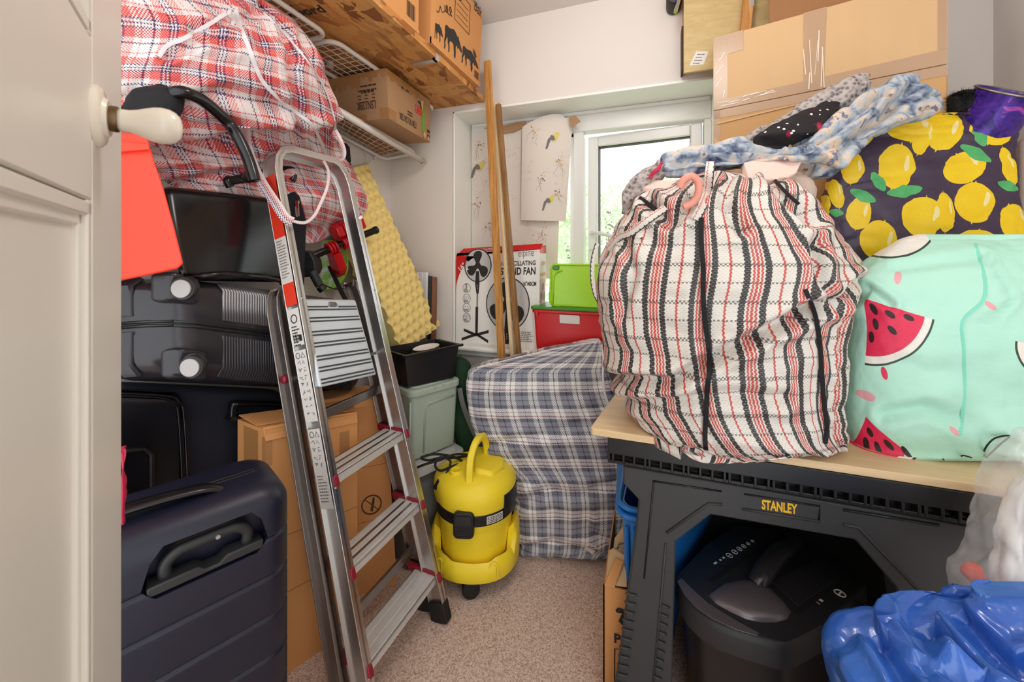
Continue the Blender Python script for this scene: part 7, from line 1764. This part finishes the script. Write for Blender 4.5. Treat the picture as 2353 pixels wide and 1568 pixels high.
mb = MB(); mb.box(fx0, fx1, YP, YP + .012, zb_, ZC - .004); mb.build('front_panel', M['plywood'], pw, bevel=.0015)
mb = MB(); mb.box(fx0 + .002, fx0 + .014, YP + .012, YB - .002, zb_ + .03, ZC - .004); mb.box(fx0 + .014, fx1, YP + .012, YB - .002, zb_ + .05, zb_ + .062); mb.build('side_panel', M['batten'], pw)
mb = MB(); mb.box(fx0 - .006, fx0 + .002, YP + .02, YP + .085, zb_ + .02, zb_ + .20); mb.build('card_edge', M['ink_brown'], pw)
mb = MB(); L = [on_y(px, py, YP - .001) for px, py in ((1584, 151), (1617, 148), (1628, 118), (1600, 118))]; mb.prism(L, (0, .001, 0), 0); a = L[3] + (L[2] - L[3]) * .1
lines(mb, L[3] + (L[0] - L[3]) * .25 + (L[2] - L[3]) * .2 + V(0, -.0005, 0), (L[2] - L[3]).normalized(), (L[3] - L[0]).normalized(), 4, .03, .012, .004, 1, 6); mb.build('paper_label', [M['label'], M['ink_grey']], pw)
mb = MB(); mb.bar([on_y(1712, 78, YP - .02), on_y(1722, -30, YP - .02)], .035, .03, (1, 0, 0)); bt = mb.build('corner_batten', M['batten'], pw, bevel=.002)
mb = MB(); q = on_y(1728, 6, YP - .036); mb.box(q.x - .007, q.x + .007, q.y, q.y + .002, q.z - .012, q.z + .012); mb.build('bracket', M['alu'], bt)
lm_ = thing('wall_lamp', tuple(on_y(1548, 10, 1.70)), 'chrome tube lamp on the wall by the plywood box, at the top edge', 'lamp')
mb = MB(); a, b = on_y(1552, 28, 1.66), on_y(1562, -8, 1.70); mb.tube([a, b], .0075, n=12); mb.build('arm', M['chrome'], lm_, smooth='auto')
mb = MB(); c = on_y(1550, -6, 1.72); f = Frame(c, (1, 0, 0), (0, 0, 1), (0, -1, 0)); mb.lathe([(.03, -.07), (.032, 0), (.026, .012), (.01, .016)], fr=f, n=24); mb.build('base', M['charcoal_dark'], lm_, smooth='auto')
# purple tin, black fur, pale board
ta = (UP * .80 + RIGHT * .10 - FWD * .58).normalized(); tc = at(2316, 212, 1.05) - ta * .112; tx2 = RIGHT - ta * RIGHT.dot(ta); f = Frame(tc, tx2, ta.cross(tx2.normalized()), ta)
tn = thing('purple_tin', tuple(tc), 'open purple tin lying above the lemon bag at the right edge', 'tin')
mb = MB(f); mb.lathe([(.080, -.03), (.066, .108), (.068, .114), (.064, .114), (.062, .106), (.070, 0), (0, .0)], n=40, cap=False); mb.build('body', M['tin'], tn, smooth='auto')
mb = MB(f); mb.tube([(.0665 * math.cos(a / 40 * 6.2832), .0665 * math.sin(a / 40 * 6.2832), .113) for a in range(40)], .003, n=8, closed=True); mb.lathe([(.0625, .11), (.0665, .04), (.068, .005), (0, .004)], n=36, cap=False); mb.build('rim', M['alu_dark'], tn, smooth='auto')
fr = sack('furry_hat', [(212, 2195, 1.10, 2240, 1.09, .05), (225, 2170, 1.12, 2255, 1.09, .10), (245, 2160, 1.13, 2262, 1.09, .12), (268, 2160, 1.13, 2260, 1.09, .10), (280, 2170, 1.13, 2250, 1.10, .06)], M['fur'], nu=60, nv=40, lumps=.012, label='fluffy black hat between the taped carton and the purple tin', cat='hat')
mb = MB(); rnd = random.Random(8); org = V(*fr['org'])
for v in fr.data.vertices:
    if rnd.random() < .9:
        p = v.co + org; n_ = (v.normal + V(rnd.gauss(0, .5), rnd.gauss(0, .5), rnd.gauss(0, .5))).normalized(); s_ = n_.orthogonal().normalized() * .0011; e_ = p + n_ * rnd.uniform(.006, .016)
        mb.add([p - s_, p + s_, e_], [(0, 1, 2)])
mb.build('fur', M['fur'], fr, recalc=False)
mb = MB(); q = at(2337, HOR, 1.135); mb.box(q.x, q.x + .03, q.y - .02, q.y + .4, ZT + .001, EYE + (HOR - 322) / F_PX * 1.135)
tag(mb.build('padded_board', M['beige'], bevel=.012, seg=4), 'pale upright padded board at the right edge beside the lemon bag', 'board')

# ------------------------------------------------------------------ plastic bags in the near right corner
blue = sack('blue_plastic_bag', [
    (1352, 2255, .62, 2430, .585, .03), (1364, 2222, .62, 2450, .58, .06), (1388, 2206, .62, 2470, .575, .09), (1412, 2176, .62, 2480, .57, .11), (1436, 2106, .625, 2490, .565, .13), (1454, 2010, .63, 2490, .56, .15), (1474, 1935, .635, 2495, .56, .18), (1504, 1898, .64, 2500, .555, .21), (1554, 1890, .645, 2500, .55, .25), (1630, 1905, .65, 2500, .55, .28), (1800, 1930, .65, 2480, .55, .30), (2050, 1940, .65, 2470, .56, .30), (2220, 1960, .65, 2450, .57, .26), (2260, 1990, .65, 2420, .60, .20)],
    M['bluebag'], p=2.4, nu=220, nv=190, lumps=.014, folds=.012, crinkle=.002, seed=51, fold_dir=(1, 1, .8), fold_scale=11,
    creases=[([(2000, 1440), (2040, 1500), (2020, 1568)], .02, 14), ([(2110, 1425), (2200, 1480), (2353, 1500)], .022, 14), ([(2180, 1395), (2260, 1440), (2353, 1430)], .016, 12)],
    label='shiny blue plastic bag in the near right corner before the trestle', cat='bag')
fb = thing('clear_bag', tuple(at(2290, 1400, .66)), 'translucent plastic bag of white papers above the blue bag', 'bag')
sack('paper_wrap', [(1060, 2345, .66, 2380, .65, .02), (1100, 2318, .67, 2420, .64, .06), (1180, 2290, .675, 2440, .64, .09), (1270, 2268, .68, 2450, .64, .10), (1340, 2256, .68, 2450, .64, .10), (1400, 2252, .68, 2450, .64, .08)], M['paper'], fb, nu=80, nv=60, lumps=.012, folds=.016, seed=55)
sack('red_packet', [(1300, 2222, .685, 2252, .68, .02), (1318, 2214, .685, 2258, .68, .03), (1335, 2225, .685, 2256, .68, .02)], M['orange_red'], fb, nu=24, nv=16, lumps=.002, folds=0, crinkle=0)
sack('film', [(985, 2330, .665, 2400, .645, .03), (1010, 2290, .675, 2430, .64, .08), (1060, 2272, .68, 2450, .635, .12), (1120, 2255, .685, 2460, .635, .14), (1220, 2226, .69, 2470, .63, .15), (1300, 2202, .69, 2475, .63, .15), (1350, 2192, .69, 2475, .63, .15), (1400, 2200, .69, 2470, .63, .12)], M['clear_film'], fb, nu=100, nv=80, lumps=.01, folds=.012, seed=57, p=3)
